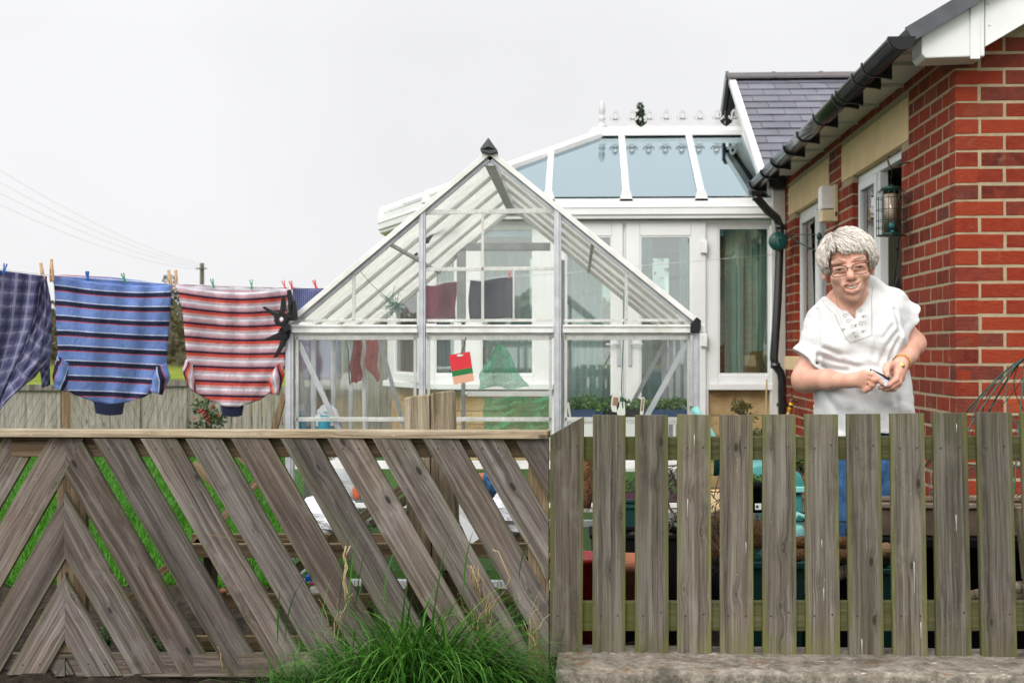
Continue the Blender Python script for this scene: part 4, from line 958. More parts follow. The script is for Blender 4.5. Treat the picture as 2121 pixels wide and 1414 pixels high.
o1 = (d_(1867), d_(1765)); o2 = (d_(1711), d_(1647)); l1 = (d_(1882.5), d_(1744)); l2 = (d_(1717), d_(1634))
LZ0 = sw(1867.7, 299.5).z; LZ1 = sw(1882, 200).z; SILL = sw(1640, 737).z
LEN = FARY-HY
house = thing('brick_house', 'red brick bungalow with black gutters, beige lintels and a grey slate roof', 'house', (HX+2, HY+2.5, ZG))
holes = [(o1[0], o1[1], -1, LZ0), (o2[0], o2[1], SILL, LZ0), (l1[0], l1[1], LZ0, LZ1), (l2[0], l2[1], LZ0, LZ1)]
mb = MB(); O0 = Vector((HX, HY, zm))
wallbricks(mb, O0, Vector((0,1,0)), Vector((-1,0,0)), LEN, ZG, SOFZ, 0, holes)
GP_ = math.tan(R(30.5))
gt0 = pt(2040, 97, HY-.02); gtop = lambda x, z: z < gt0.z+.07+(x-(gt0.x-HX))*GP_ if x > gt0.x-HX-.1 else z < SOFZ+.09
wallbricks(mb, O0, Vector((1,0,0)), Vector((0,-1,0)), 3.2, ZG, 4.2, 1, [], gtop)
# returns into the openings (brick ends of the far jambs show as boxes already); mortar body, set back
mb.mat(1)
def slab(u0, u1, z0, z1): mb.box((HX+.0525, HY+(u0+u1)/2, (z0+z1)/2), (.102, u1-u0, z1-z0))
e = .004
slab(.0015, o1[0]-e, ZG, LZ0); slab(o1[1]+e, o2[0]-e, ZG, LZ0); slab(o2[1]+e, LEN, ZG, LZ0); slab(o2[0]-e, o2[1]+e, ZG, SILL-e)
slab(.006, l1[0], LZ0, LZ1); slab(l1[1], l2[0], LZ0, LZ1); slab(l2[1], LEN, LZ0, LZ1); slab(.006, LEN, LZ1, SOFZ+.1)
mb.prism([(HX+.006, HY+.0015, ZG), (HX+3.2, HY+.0015, ZG), (HX+3.2, HY+.0015, gt0.z+.05+(3.2-(gt0.x-HX))*GP_), (gt0.x, HY+.0015, gt0.z+.05), (HX+.006, HY+.0015, SOFZ+.08)], (0,.1,0))
mb.build('wall', [M['brick'], M['mortar']], house, fixn=True)
for (u, v), nm in ((l1, 'lintel'), (l2, 'lintel')):
    mid = (u+v)/2
    for a, c in ((u, mid), (mid, v)):
        b = MB(); b.box((HX+.048, HY+(a+c)/2, (LZ0+LZ1)/2), (.104, c-a-.003, LZ1-LZ0-.002)); b.build('lintel', M['stone'], house, bevel=.003)
b = MB(); b.box((HX-.0, HY+(o2[0]+o2[1])/2, SILL-.055), (.16, o2[1]-o2[0]+.12, .105)); b.build('sill', M['stone'], house, bevel=.006)
# frames in the side wall
M['dimglass'] = glassy('window_glass', (.50,.58,.56), .10, .01)
def wframe(u0, u1, z0, z1, mull, lights, depth=.05):
    X = HX+.065; b = MB(); t = .045
    b.box((X, HY+u0+t/2, (z0+z1)/2), (depth, t, z1-z0)); b.box((X, HY+u1-t/2, (z0+z1)/2), (depth, t, z1-z0))
    b.box((X, HY+(u0+u1)/2, z1-t/2), (depth-.002, u1-u0-2*t, t)); b.box((X, HY+(u0+u1)/2, z0+t/2), (depth-.002, u1-u0-2*t, t))
    for m in mull: b.box((X, HY+m, (z0+z1)/2), (depth, .06, z1-z0-2*t))
    f = b.build('window_frame', M['white'], house, bevel=.004)
    for (a, c) in lights:
        b = MB(); s = .05
        for k in (0, 1): b.box((X-.012, HY+(a+s/2 if k == 0 else c-s/2), (z0+z1)/2), (.05, s, z1-z0-.1))
        b.box((X-.012, HY+(a+c)/2, z1-.05-s/2), (.049, c-a-2*s, s)); b.box((X-.012, HY+(a+c)/2, z0+.05+s/2), (.049, c-a-2*s, s)); b.build('casement', M['white'], f, bevel=.004)
        b = MB(); b.box((X-.012, HY+(a+c)/2, (z0+z1)/2), (.006, c-a-2*s+.01, z1-z0-.19)); b.build('pane', M['dimglass'], f)
    return f
m1 = d_(1806)
f1 = wframe(o1[0]+.002, o1[1]-.002, ZG+.02, LZ0-.004, [m1], [(m1+.03, o1[1]-.05)])
m2 = d_(1684)
wframe(o2[0]+.002, o2[1]-.002, SILL+.002, LZ0-.004, [m2], [(o2[0]+.05, m2-.03), (m2+.03, o2[1]-.05)])
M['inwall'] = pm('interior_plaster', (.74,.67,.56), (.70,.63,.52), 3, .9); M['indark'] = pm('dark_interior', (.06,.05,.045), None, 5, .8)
b = MB(); x0, x1, ya, yb = HX+.112, HX+2.6, HY+.4, FARY
b.add([(x1,HY+3.1,ZG),(x1,yb,ZG),(x1,yb,SOFZ),(x1,HY+3.1,SOFZ), (x0,yb,ZG),(x0,yb,SOFZ),(x0,ya,ZG),(x0,ya,SOFZ),(x1,ya,ZG),(x1,ya,SOFZ)], [(0,1,2,3),(4,1,2,5),(6,8,9,7)]); b.build('room_wall', M['inwall'], house, fixn=False)
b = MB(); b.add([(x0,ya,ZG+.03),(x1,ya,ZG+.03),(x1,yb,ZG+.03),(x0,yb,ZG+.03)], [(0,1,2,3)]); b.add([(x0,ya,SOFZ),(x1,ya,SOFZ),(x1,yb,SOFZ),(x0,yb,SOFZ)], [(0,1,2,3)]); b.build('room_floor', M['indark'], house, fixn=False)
b = MB(); b.grid(lambda s, v: (HX+.30+.02*math.sin(s*22), HY+m1-.16+.10*s, ZG+.1+(LZ0-ZG-.15)*v), 20, 3); b.build('curtain', pm('leaf_edge_grey', (.30,.30,.30), None, 9, .9), house, fixn=False)  # grey strip added for the frame edge of the open leaf
q = ptX(1846, 492, HX+.42); b = MB(); b.box((HX+.78, q.y, (q.z+ZG)/2), (1.0, .04, q.z-ZG)); b.build('added_partition', M['inwall'], house, bevel=.004)  # beige partition added where daylight reaches it, for the lit room wall
q = ptX(1850, 400, HX+1.2); b = MB(); b.box((HX+1.3, q.y+.5, q.z+.22), (.4, 1.9, .75)); b.build('dark_upper_panel', M['indark'], house, bevel=.01)  # dark panel added for the dark upper part of the room
b = MB()
for u in (o2[0]+.15, o2[1]-.2): b.grid(lambda s, v, u=u: (HX+.25+.02*math.sin(s*25), HY+u-.18+.3*s, SILL+(LZ0-SILL)*v), 30, 3)
b.build('curtain', pm('grey_curtain', (.42,.44,.42), None, 9, .9), house, fixn=False)
# eaves: gutter, fascia, soffit
gn = pt(1868, 76, 6.12); GX = gn.x; gf = ptX(1563, 381, GX); GR = .056
FX = GX+.085
fz0 = SOFZ-.0; fz1 = gn.z+.02
b = MB(); b.box((FX+.009, (6.24+gf.y)/2, (fz0+fz1)/2), (.018, gf.y-6.24, fz1-fz0)); b.build('fascia', M['white'], house, bevel=.002)
b = MB(); b.box(((FX+HX)/2+.01, (6.3+gf.y)/2, SOFZ+.006), (HX-FX-.02, gf.y-6.3, .012)); b.build('soffit', M['white'], house)
for (px, py) in ((1859,166),(1835,185),(1787,229),(1743,268),(1704,300),(1673,328),(1643,355),(1619,376)):
    Y = ptX(px, py, FX).y; b = MB(); b.box(((FX+HX)/2-.006, Y, SOFZ-.009), (HX-FX+.006, .012, .016)); b.box((FX-.003, Y, SOFZ+.012), (.006, .030, .060)); b.build('soffit_trim', M['white'], house)
def halfpipe(mb, p, q, r, th, a0=R(180), a1=R(360), n=14):
    rows = []
    for c in (p, q):
        for rr_ in (r, r-th): rows.append([c+Vector((math.cos(a0+(a1-a0)*i/n)*rr_, 0, math.sin(a0+(a1-a0)*i/n)*rr_)) for i in range(n+1)])
    vs = rows[0]+rows[1]+rows[2]+rows[3]; m = n+1; fs = []
    for i in range(n): fs += [(i, i+1, 2*m+i+1, 2*m+i), (m+i, 3*m+i, 3*m+i+1, m+i+1), (i, m+i, m+i+1, i+1), (2*m+i, 2*m+i+1, 3*m+i+1, 3*m+i)]
    fs += [(0, 2*m, 3*m, m), (n, m+n, 3*m+n, 2*m+n)]
    mb.smooth = True; mb.add(vs, fs); mb.smooth = False
gdir = (gf-gn)
gut = MB(); halfpipe(gut, gn, gf, GR, .003); gutter = gut.build('gutter', M['gloss'], house)
b = MB(); halfpipe(b, gn-Vector((0,.006,0)), gn+Vector((0,.03,0)), GR+.004, .004); b.prism([gn+Vector((math.cos(a)*(GR+.003), -.004, math.sin(a)*(GR+.003))) for a in [math.pi+math.pi*i/14 for i in range(15)]], (0,.006,0)); b.build('gutter_end', M['black'], gutter)
for px in (1797,1776,1742,1734,1694,1659,1631,1604,1582,1558):
    t = (ptX(px, 200, GX-.03).y-gn.y)/gdir.y; c = gn+gdir*min(1, t); b = MB()
    halfpipe(b, c-Vector((0,.014,0)), c+Vector((0,.014,0)), GR+.006, .006, R(172), R(368)); b.box((c.x+.068, c.y, c.z-.028), (.034, .026, .07)); b.prism([c+Vector((-.02,-.012,-GR-.002)), c+Vector((.06,-.012,-GR-.012)), c+Vector((.085,-.012,-GR-.018)), c+Vector((.085,-.012,-.0)), c+Vector((.05,-.012,-.0)), c+Vector((.03,-.012,-GR*.8))], (0,.024,0)); b.build('gutter_bracket', M['black'], gutter, bevel=.002)
# down pipe
py_ = gf.y-.06
pp_ = [Vector((GX, py_, gf.z-.05)), Vector((GX, py_, gf.z-.10)), Vector((GX+.01, py_, pt(1575,410,py_).z)), pt(1590,436,py_+.05), pt(1609,452,py_+.1), pt(1616,470,py_+.1), pt(1611,620,py_+.1), pt(1603,742,py_+.1), pt(1606,757,py_+.1), pt(1617,772,py_+.1), pt(1620,790,py_+.1)]
pe = pp_[-1].copy(); pe.z = ZG+.02; pp_.append(pe)
b = MB(); b.tube(pp_, .034, 14); b.tube([pp_[0]+Vector((0,0,.03)), pp_[1]], .045, 14)
for i, k in ((5,.04),(8,.04),(2,.038)): b.tube([pp_[i]-Vector((0,0,.022)), pp_[i]+Vector((0,0,.022))], k, 14)
b.box(pt(1622,838,py_+.12), (.1,.03,.03)); b.build('downpipe', M['gloss'], house)
# near roof: verge, boxed end, bargeboard, roof slab
VY = 6.2
b = MB(); b.prism([pt(x, y, VY) for x, y in ((1908,86),(1909,112),(1917,121),(2040,117),(2040,-18),(2030,-10),(1908,62))], (0,.175,0)); b.build('boxed_eave', M['white'], house, bevel=.006)
b = MB(); b.box(((pt(2019,60,VY)).x, VY-.004, pt(2030,54,VY).z), (.043,.010,pt(2030,-20,VY).z-pt(2030,118,VY).z)); b.build('joint_trim', M['white'], house, bevel=.002)
q0 = pt(2041, 97, VY); q1 = q0+Vector((2.5,0,2.5*GP_)); r0 = pt(2041, 2, VY); 
b = MB(); b.prism([q0, q1, q1+Vector((0,0,.25)), Vector((q0.x,VY,q0.z+.25))], (0,.02,0))
for x, y in ((2048,8),(2049,52)): b.lathe([(.006,0),(.005,.004),(0,.005)], pt(x, y, VY), 10, Matrix.Rotation(R(90),3,'X'))
b.build('bargeboard', M['white'], house, bevel=.002)
M['slateedge'] = pm('slate_edge_trim', (.055,.062,.072), (.035,.04,.048), 8, .35, .2, 50, spec=.6)
va = pt(1886, 70, VY-.04); un = Vector((math.cos(R(30.5)), 0, math.sin(R(30.5)))); nn = Vector((-un.z, 0, un.x))
b = MB(); b.prism([va-nn*.02, va+un*3.0-nn*.02, va+un*3.0+nn*.03, va+nn*.03], (0, FARY-VY+.3, 0)); b.prism([va-nn*.036-un*.01, va+un*3-nn*.036, va+un*3+nn*.034, va+nn*.034-un*.01], (0,-.02,0)); b.build('roof', M['slateedge'], house)
b = MB(); b.prism([va+un*3.0+nn*.03, va+un*3.0+Vector((2.6,0,-1.53)), va+un*3.0+Vector((2.6,0,-1.58)), va+un*3.0-nn*.02], (0, FARY-VY+.3, 0)); b.build('roof', M['slateedge'], house)
# cross wing with slates
RY = 13.9; rt = pt(1513, 163, RY); RX = rt.x; ev = ptX(1581, 381, RX+.0); EY = ev.y; EZ = ev.z; WL = 5.0
M['slate'] = pm('grey_slate', (.125,.125,.150), (.10,.10,.125), 4, .55, .35, 30, isl=.16, spec=.4)
M['slategap'] = pm('roof_underlay', (.02,.02,.024))
sl_ = Vector((0, RY-EY, rt.z-EZ)); SLn = sl_.length; sd_ = sl_/SLn; sn = Vector((0, -sd_.z, sd_.y))
b = MB(); nr = 15; ex = SLn/nr
for k in range(nr):
    x = RX+.02-(.128 if k % 2 else .0)
    while x < RX+WL:
        a0 = max(x+.0025, RX+.025); a1 = x+.256-.0025
        if a1-a0 > .02:
            base = Vector((a0, EY, EZ))+sd_*(k*ex); j = rg.uniform(-.002, .002); up = ex*1.25
            A = [base+sn*(.016+j), base+sn*(.016+j)+Vector((a1-a0,0,0)), base+sd_*up+sn*.003+Vector((a1-a0,0,0)), base+sd_*up+sn*.003]
            b.add(A+[p-sn*.008 for p in A], [(0,1,2,3),(0,4,5,1),(1,5,6,2),(3,7,4,0)])
        x += .256
sr = b.build('slate_roof', M['slate'], house, fixn=False)
P0 = Vector((RX+.02, EY, EZ)); b = MB(); b.prism([P0-sn*.03, P0+Vector((WL,0,0))-sn*.03, P0+Vector((WL,0,0))+sl_-sn*.03, P0+sl_-sn*.03], sn*.032)
P1 = P0+sl_; b.prism([P1, P1+Vector((WL,0,0)), P1+Vector((WL,2.6,-1.5)), P1+Vector((0,2.6,-1.5))], Vector((0,0,-.05))); b.build('underlay', M['slategap'], sr)
M['ridge'] = pm('brown_grey_ridge_tile', (.10,.085,.085), (.075,.066,.068), 6, .7, .3, 60)
x = RX-.03; ed = [pt(1605,152,RY).x, pt(1703,149,RY).x]; xs_ = [RX-.04, ed[0], ed[1], ed[1]+.48, ed[1]+.96, ed[1]+1.44, ed[1]+1.92]
for i in range(len(xs_)-1):
    b = MB(); a, c = xs_[i], xs_[i+1]; q = P1.z
    for s in (0, 1):
        ya = RY; b.prism([(a, RY, q+.06), (a, RY-.13, q-.005), (a, RY-.13, q-.025), (a, RY, q+.04)] if s == 0 else [(a, RY, q+.06), (a, RY+.13, q-.005), (a, RY+.13, q-.025), (a, RY, q+.04)], (c-a+.0, 0, 0))
    b.prism([(c-.03, RY-.135, q-.02), (c-.03, RY, q+.068), (c-.03, RY+.135, q-.02)], (.035,0,0)); b.build('ridge_tile', M['ridge'], sr)
b = MB(); w0 = Vector((RX-.02, EY-.05, EZ-.02)); w1 = Vector((RX-.02, RY, rt.z+.0))
b.bar(w0+sn*.0+Vector((.03,0,0)), w1+Vector((.03,0,-.01)), .062, .07, sn); b.build('verge_trim', M['white'], house, bevel=.003)
b = MB(); b.prism([Vector((RX+.08, EY, ZG)), Vector((RX+.08, EY, EZ-.06)), Vector((RX+.08, RY, rt.z-.06)), Vector((RX+.08, RY+2.4, EZ-.06)), Vector((RX+.08, RY+2.4, ZG))], (.1,0,0)); b.build('gable_render', pm('pale_render', (.62,.60,.55), (.56,.54,.5), 5, .9), house)
b = MB(); b.bar(Vector((RX-.03, RY, rt.z+.03)), Vector((RX-.03, RY+2.4, rt.z-1.37)), .03, .12); b.build('verge_trim', M['slateedge'], house)
b = MB(); q = pt(1506, 222, RY+.9); b.tube([pt(1512,180,RY+.3), q, q-Vector((0,0,.4))], .022, 8); b.build('vent_pipe', M['black'], house)
# white corner pipe beside the conservatory
q = pt(1600, 500, FARY+.06); b = MB(); b.tube([Vector((q.x, q.y, 2.05)), Vector((q.x, q.y, ZG))], .028, 12); b.build('waste_pipe', M['white'], house)
# ------------------------------------------------------------------ conservatory
CYY = 11.65
def c_(px, py, dy=0): p = pt(px, py, CYY); return Vector((p.x, CYY+dy, p.z))
con = thing('conservatory', 'white framed conservatory with blue glass roof, cresting and a spire behind the greenhouse', 'conservatory', (c_(1300,700).x, CYY+1.6, ZG))
M['cglass'] = glassy('conservatory_glass', (.86,.93,.89), .10, .01)
M['bglass'] = glassy('blue_roof_glass', (.52,.75,.82), .33, .015, gtint=(.72,.88,.94))
XR_ = c_(1600,600).x; E1 = c_(890, 437); E2 = pt(795, 455, 12.85); RYc = 13.45
r0_ = pt(1247, 283, RYc); r1_ = pt(1541, 276, RYc); r1_.z = r0_.z
E1r = Vector((E1.x, CYY-.10, E1.z)); E0r = Vector((c_(1602,437).x, CYY-.10, E1.z)); E2r = Vector((E2.x, 12.85, E1.z)); E3r = Vector((E2.x, 2*RYc-12.85, E1.z)); E4r = Vector((E1.x, 2*RYc-CYY+.1, E1.z)); E5r = Vector((E0r.x, E4r.y, E1.z))
ring = [E0r, E1r, E2r, E3r, E4r, E5r]
def lerp(a, c, t): return a+(c-a)*t
# walls: corner line a little inside the eaves
ins = lambda p: Vector((p.x+.07 if p.x < E0r.x-.1 else p.x, p.y+(.10 if p.y < RYc-.7 else (-.10 if p.y > RYc+.7 else 0)), 0))
W0, W1, W2, W3, W4, W5 = [ins(p) for p in ring]
zw = c_(1500,806).z; zs_ = c_(1500,795).z; zh = c_(1500,457).z
rs = random.Random(4)
def stonewall(p, q, z0, z1):
    d = (q-p); L = d.length; a = d/L; nrm = Vector((a.y, -a.x, 0)); 
    if nrm.dot(Vector((0,-1,0))+Vector((-.3,0,0))) < 0: nrm = -nrm
    b = MB(); z = z0; k = 0
    while z < z1-.02:
        h = min(rs.choice((.11,.14,.17)), z1-z); u = -rs.uniform(0,.2)
        if z1-z-h < .06: h = z1-z
        while u < L:
            l = rs.uniform(.2,.42); lo, hi = max(0, u+.004), min(L, u+l-.004)
            if hi-lo > .03: brickface(b, Vector((p.x, p.y, 0)), a, lo, hi, z+.004, z+h-.004, nrm, .08, .003, .008)
            u += l
        z += h; k += 1
    b.mat(1); c0 = Vector((p.x,p.y,z0)); b.prism([c0-nrm*.007, c0+d-nrm*.007, c0+d+Vector((0,0,z1-z0))-nrm*.007, c0+Vector((0,0,z1-z0))-nrm*.007], -nrm*.09)
    b.build('dwarf_wall', [M['stoneb'], M['mortar']], con)
dR = c_(1466,600).x; dL = c_(1146,600).x; Ws = Vector((dR, CYY, 0)); We = Vector((dL, CYY, 0)); Wr = Vector((XR_, CYY, 0)); Wl = Vector((W1.x, CYY, 0))
stonewall(Ws, Wr, ZG, zw); stonewall(Wl, We, ZG, zw); stonewall(W2, Wl, ZG, zw); stonewall(W3, W2, ZG, zw)
b = MB()
for p, q in ((Ws, Wr), (Wl, We), (W2, Wl), (W3, W2)):
    b.bar(Vector((p.x,p.y-.035,(zw+zs_)/2)), Vector((q.x,q.y-.035,(zw+zs_)/2)), .15, zs_-zw+.004)
b.build('sill', M['white'], con, bevel=.003)
def cframe(p, q, z0, z1, panes, name='window', mat='cglass', w=.03, dep=.07):
    """a frame on the line p-q; panes as (u0,u1,v0,v1) in metres along and in z"""
    a = (q-p).normalized(); L = (q-p).length; n = Vector((a.y,-a.x,0)); 
    if n.y > .01 or (abs(n.y) <= .01 and n.x > 0): n = -n
    b = MB(); us = sorted(set([0, L])); 
    def bx(u0, u1, v0, v1, d=dep):
        if u1-u0 < .003 or v1-v0 < .003: return
        P = [p+a*u0+n*d/2, p+a*u1+n*d/2]; b.prism([Vector((P[0].x,P[0].y,v0)), Vector((P[1].x,P[1].y,v0)), Vector((P[1].x,P[1].y,v1)), Vector((P[0].x,P[0].y,v1))], -n*d)
    cur = 0
    for (u0, u1, v0, v1) in panes:
        bx(cur, u0, z0, z1); bx(u0, u1, z0, v0); bx(u0, u1, v1, z1); cur = u1
    bx(cur, L, z0, z1); f = b.build(name, M['white'], con, bevel=.006)
    for (u0, u1, v0, v1) in panes:
        b = MB(); g0 = p+a*(u0-.003); g1 = p+a*(u1+.003); b.prism([Vector((g0.x,g0.y,v0-.003)), Vector((g1.x,g1.y,v0-.003)), Vector((g1.x,g1.y,v1+.003)), Vector((g0.x,g0.y,v1+.003))], n*.006); b.build('pane', M[mat], f)
        b = MB(); t = .012
        for (s0, s1, e0, e1) in ((u0, u0+t, v0, v1), (u1-t, u1, v0, v1), (u0+t, u1-t, v0, v0+t), (u0+t, u1-t, v1-t, v1)):
            P = [p+a*s0+n*.028, p+a*s1+n*.028]; b.prism([Vector((P[0].x,P[0].y,e0)), Vector((P[1].x,P[1].y,e0)), Vector((P[1].x,P[1].y,e1)), Vector((P[0].x,P[0].y,e1))], -n*.02)
        b.build('glazing_bead', M['white'], f)
    return f
X_ = lambda px: c_(px, 600).x; Z_ = lambda py: c_(1300, py).z
cframe(Ws, Wr, zs_, zh, [(X_(1487)-dR, X_(1592)-dR, Z_(775), Z_(473))])
dd = cframe(Vector((X_(1296), CYY-.03, 0)), Vector((X_(1461), CYY-.03, 0)), ZG+.05, Z_(462), [(X_(1325)-X_(1296), X_(1430)-X_(1296), Z_(862), Z_(490))], 'door')
for y in (513, 705): b = MB(); q = c_(1456, y, -.08); b.box(q, (.055, .03, .10)); b.tube([q+Vector((.02,-.015,-.055)), q+Vector((.02,-.015,.055))], .012, 8); b.build('hinge', M['white'], dd, bevel=.003)
d2 = cframe(Vector((X_(1148), CYY-.03, 0)), Vector((X_(1290), CYY-.03, 0)), ZG+.05, Z_(462), [(X_(1172)-X_(1148), X_(1267)-X_(1148), Z_(862), Z_(490))], 'door')
for x, s, D in ((1304,1,dd), (1281,-1,d2)):
    b = MB(); q = c_(x, 730, -.075); b.box(q, (.03,.012,.22)); b.bar(q+Vector((0,-.03,.07)), q+Vector((s*.11,-.03,.07)), .016, .016); b.build('handle', M['alu'], D, bevel=.003)
b = MB()
for px in (1293, 1463.5, 1145): b.box((X_(px), CYY, (ZG+zh)/2), (.022, .075, zh-ZG))
b.bar(Vector((W1.x, CYY, zh-.012)), Vector((XR_, CYY, zh-.012)), .09, .028); b.build('door_frame', M['white'], con)
cframe(Vector((X_(886), CYY, 0)), Vector((X_(1143), CYY, 0)), zs_, zh, [(X_(902)-X_(886), X_(944)-X_(886), Z_(775), Z_(473)), (X_(997)-X_(886), X_(1105)-X_(886), Z_(775), Z_(473))])
Lf = (Wl-W2).length; cframe(W2, Vector((X_(884), CYY, 0)), zs_, zh, [(Lf*.2, Lf*.82, Z_(775), Z_(473))])
Le = (W3-W2).length; cframe(W3, W2, zs_, zh, [(Le*.12, Le*.88, Z_(775), Z_(473))])
cframe(W4, W3, ZG, zh, [(.15, (W4-W3).length-.15, Z_(775), Z_(473))])
Lb = (W5-W4).length; cframe(W4, W5, ZG, zh, [(Lb*k/5+.06, Lb*(k+1)/5-.06, Z_(775), Z_(473)) for k in range(5)])
# eaves beam and gutter
gtr = MB(); bm_ = MB()
for p, q in zip(ring[:-1], ring[1:]):
    a = p.copy(); c = q.copy(); a.z = c.z = Z_(441); gtr.bar(a, c, .11, .062); a2 = a.copy(); c2 = c.copy(); a2.z = c2.z = Z_(450); gtr.bar(a2, c2, .075, .05)
    a3 = a.copy(); c3 = c.copy(); a3.z = c3.z = Z_(433); gtr.bar(a3, c3, .125, .012)
    a4 = a.copy(); c4 = c.copy(); a4.z = c4.z = Z_(427); k = Vector((0,.04,0)) if p.y < RYc and q.y < RYc else Vector((0,-.04,0)); bm_.bar(a4+k+Vector((0,0,.01)), c4+k+Vector((0,0,.01)), .1, .085)
gtr.build('gutter', M['white'], con, bevel=.006); bm_.build('eaves_beam', M['white'], con, bevel=.004)
zr = Vector((0,0,.075))
E_ = [p+Vector((0,0,.09)) for p in ring]
def pane(P): b = MB(); n = (P[1]-P[0]).cross(P[2]-P[0]).normalized(); b.prism(P, n*.012); b.build('roof_pane', M['bglass'], con)
pane([E_[1], E_[0], r1_, r0_]); pane([E_[2], E_[1], r0_]); pane([E_[3], E_[2], r0_]); pane([E_[4], E_[3], r0_]); pane([E_[5], E_[4], r0_, r1_])
def gbar(p, q, w=.06, cap=True):
    b = MB(); up = Vector((0,0,1)); b.bar(p+Vector((0,0,.02)), q+Vector((0,0,.02)), w, .05); b.tube([p+Vector((0,0,.04)), q+Vector((0,0,.04))], w*.42, 10)
    if cap: c = p+Vector((0,-.01,.0)); b.prism([c+Vector((-.06,0,-.03)), c+Vector((.06,0,-.03)), c+Vector((.035,0,.06)), c+Vector((0,0,.085)), c+Vector((-.035,0,.06))], (0,.06,0))
    b.build('glazing_bar', M['white'], con, bevel=.003)
def eave_at(px): q = pt(px, 430, E1r.y); return Vector((q.x, E1r.y, E_[0].z))
def ridge_at(px): q = pt(px, 285, RYc); return Vector((q.x, RYc, r0_.z))
gbar(eave_at(1297), ridge_at(1287)); gbar(eave_at(1453), ridge_at(1425)); gbar(E_[1], r0_, .085); gbar(E_[2], r0_, .085); gbar(E_[3], r0_, .07, False); gbar(E_[4], r0_, .07, False); gbar(E_[0]-Vector((.02,0,0)), r1_, .07, False)
hj = pt(1150, 338, 12.75); t_ = (eave_at(1136)-E_[1]).x/(r0_-E_[1]).x; jp = lerp(E_[1], r0_, min(.95, max(.05, t_))); gbar(eave_at(1136), jp, .055)
t2 = .55; gbar(lerp(E_[1], E_[2], .5), lerp(lerp(E_[1], E_[2], .5), r0_, .98), .05, False)
b = MB(); b.bar(r0_+Vector((-.12,0,.02)), r1_+Vector((.1,0,.02)), .16, .055); b.bar(r0_+Vector((-.1,0,.06)), r1_+Vector((.1,0,.06)), .10, .045); b.build('ridge', M['white'], con, bevel=.006)
M['crest'] = pm('aged_white_cresting', (.50,.50,.50), None, 8, .5)
for px in (1275,1310,1345,1380,1414,1450,1487,1521):
    o = pt(px, 266, RYc); o.z = r0_.z+.08; b = MB(); S = 1.02; th = .018
    pr = lambda P: b.prism([o+Vector((x*S, -th/2, z*S)) for x, z in P], (0, th, 0))
    pr([(-.085,0),(.085,0),(.05,.025),(.022,.05),(.016,.085),(-.016,.085),(-.022,.05),(-.05,.025)])
    for s in (-1, 1): pr([(s*.012,.075),(s*.035,.075),(s*.052,.09),(s*.058,.108),(s*.045,.115),(s*.042,.10),(s*.028,.092),(s*.012,.095)][::s])
    for i in range(16):
        a0, a1 = 2*math.pi*i/16, 2*math.pi*(i+1)/16; f = lambda a, r: (math.cos(a)*r*.72, .118+math.sin(a)*r*(1.25 if math.sin(a) > 0 else .9)); pr([f(a0,.046), f(a1,.046), f(a1,.024), f(a0,.024)])
    b.build('cresting', M['crest'], con)
o = pt(1247, 268, RYc); o.z = r0_.z+.07; b = MB(); b.lathe([(.045,0),(.045,.04),(.03,.05),(.022,.075),(.03,.09),(.034,.11),(.026,.125),(.02,.14),(.028,.16),(.032,.19),(.024,.24),(.011,.275),(0,.29)], o, 16); b.build('finial', M['crest'], con)
# inside the conservatory
M['curt'] = pm('pale_green_curtain', (.74,.82,.75), (.66,.74,.68), 5, .9); M['infl'] = pm('conservatory_floor', (.30,.26,.20), None, 4, .6)
b = MB(); b.add([(W2.x+.05,CYY+.06,ZG+.04),(XR_,CYY+.06,ZG+.04),(XR_,2*RYc-CYY,ZG+.04),(W2.x+.05,2*RYc-CYY,ZG+.04)], [(0,1,2,3)]); b.build('floor', M['infl'], con, fixn=False)
b = MB()
wb = MB(); wallbricks(wb, Vector((c_(1640,600).x, CYY+.1, zm)), Vector((0,1,0)), Vector((-1,0,0)), 3.4, ZG, 2.3, 0, [], None, (.2225,.11), .005, .04); wb.mat(1); q = c_(1640,600).x
wb.box((q+.05, CYY+1.8, 1.05), (.09, 3.4, 2.5)); wb.build('inner_brick_wall', [M['brick'], M['mortar']], con)
for (px, dy, wd) in ((1340,.6,.06),(1422,.9,.08),(1520,.22,.10),(1552,.3,.14),(1586,.22,.07),(1215,2.4,.2),(1050,2.6,.3),(925,1.2,.1)):
    x = pt(px, 600, CYY+dy).x; b = MB(); b.grid(lambda s, v, x=x, dy=dy, wd=wd: (x+(s-.5)*wd*1.6, CYY+dy+.025*math.sin(s*30), ZG+.1+(zh-ZG-.1)*v), 30, 3); b.build('curtain', M['curt'], con, fixn=False)
# wicker chair and picture frame by the side window
ch = thing('wicker_chair', 'round backed wicker chair inside the conservatory side window', 'chair', (c_(1520,900,.6).x, CYY+.6, ZG+.04))
M['wick'] = pm('wicker', (.34,.27,.15), (.20,.15,.08), 70, .7, .8, 120); q = pt(1522, 745, CYY+.6)
b = MB(); b.grid(lambda u, v: (q.x-.17*math.cos(u*math.pi)*(1-.12*v*v), CYY+.55+.22*math.sin(u*math.pi), ZG+.5+(q.z+.17-ZG-.5)*v*(.75+.25*math.sin(u*math.pi))), 24, 16); o = b.build('back', M['wick'], ch, fixn=False); s_ = o.modifiers.new('s', 'SOLIDIFY'); s_.thickness = .02
b = MB(); b.lathe([(0,0),(.2,0),(.22,.04),(.2,.08),(0,.09)], (q.x, CYY+.6, ZG+.42), 20); b.build('seat', M['wick'], ch)
for a in (45,135,225,315): b = MB(); b.tube([(q.x+.16*math.cos(R(a)), CYY+.6+.16*math.sin(R(a)), ZG+.45), (q.x+.19*math.cos(R(a)), CYY+.6+.19*math.sin(R(a)), ZG+.04)], .015, 8); b.build('leg', M['wick'], ch)
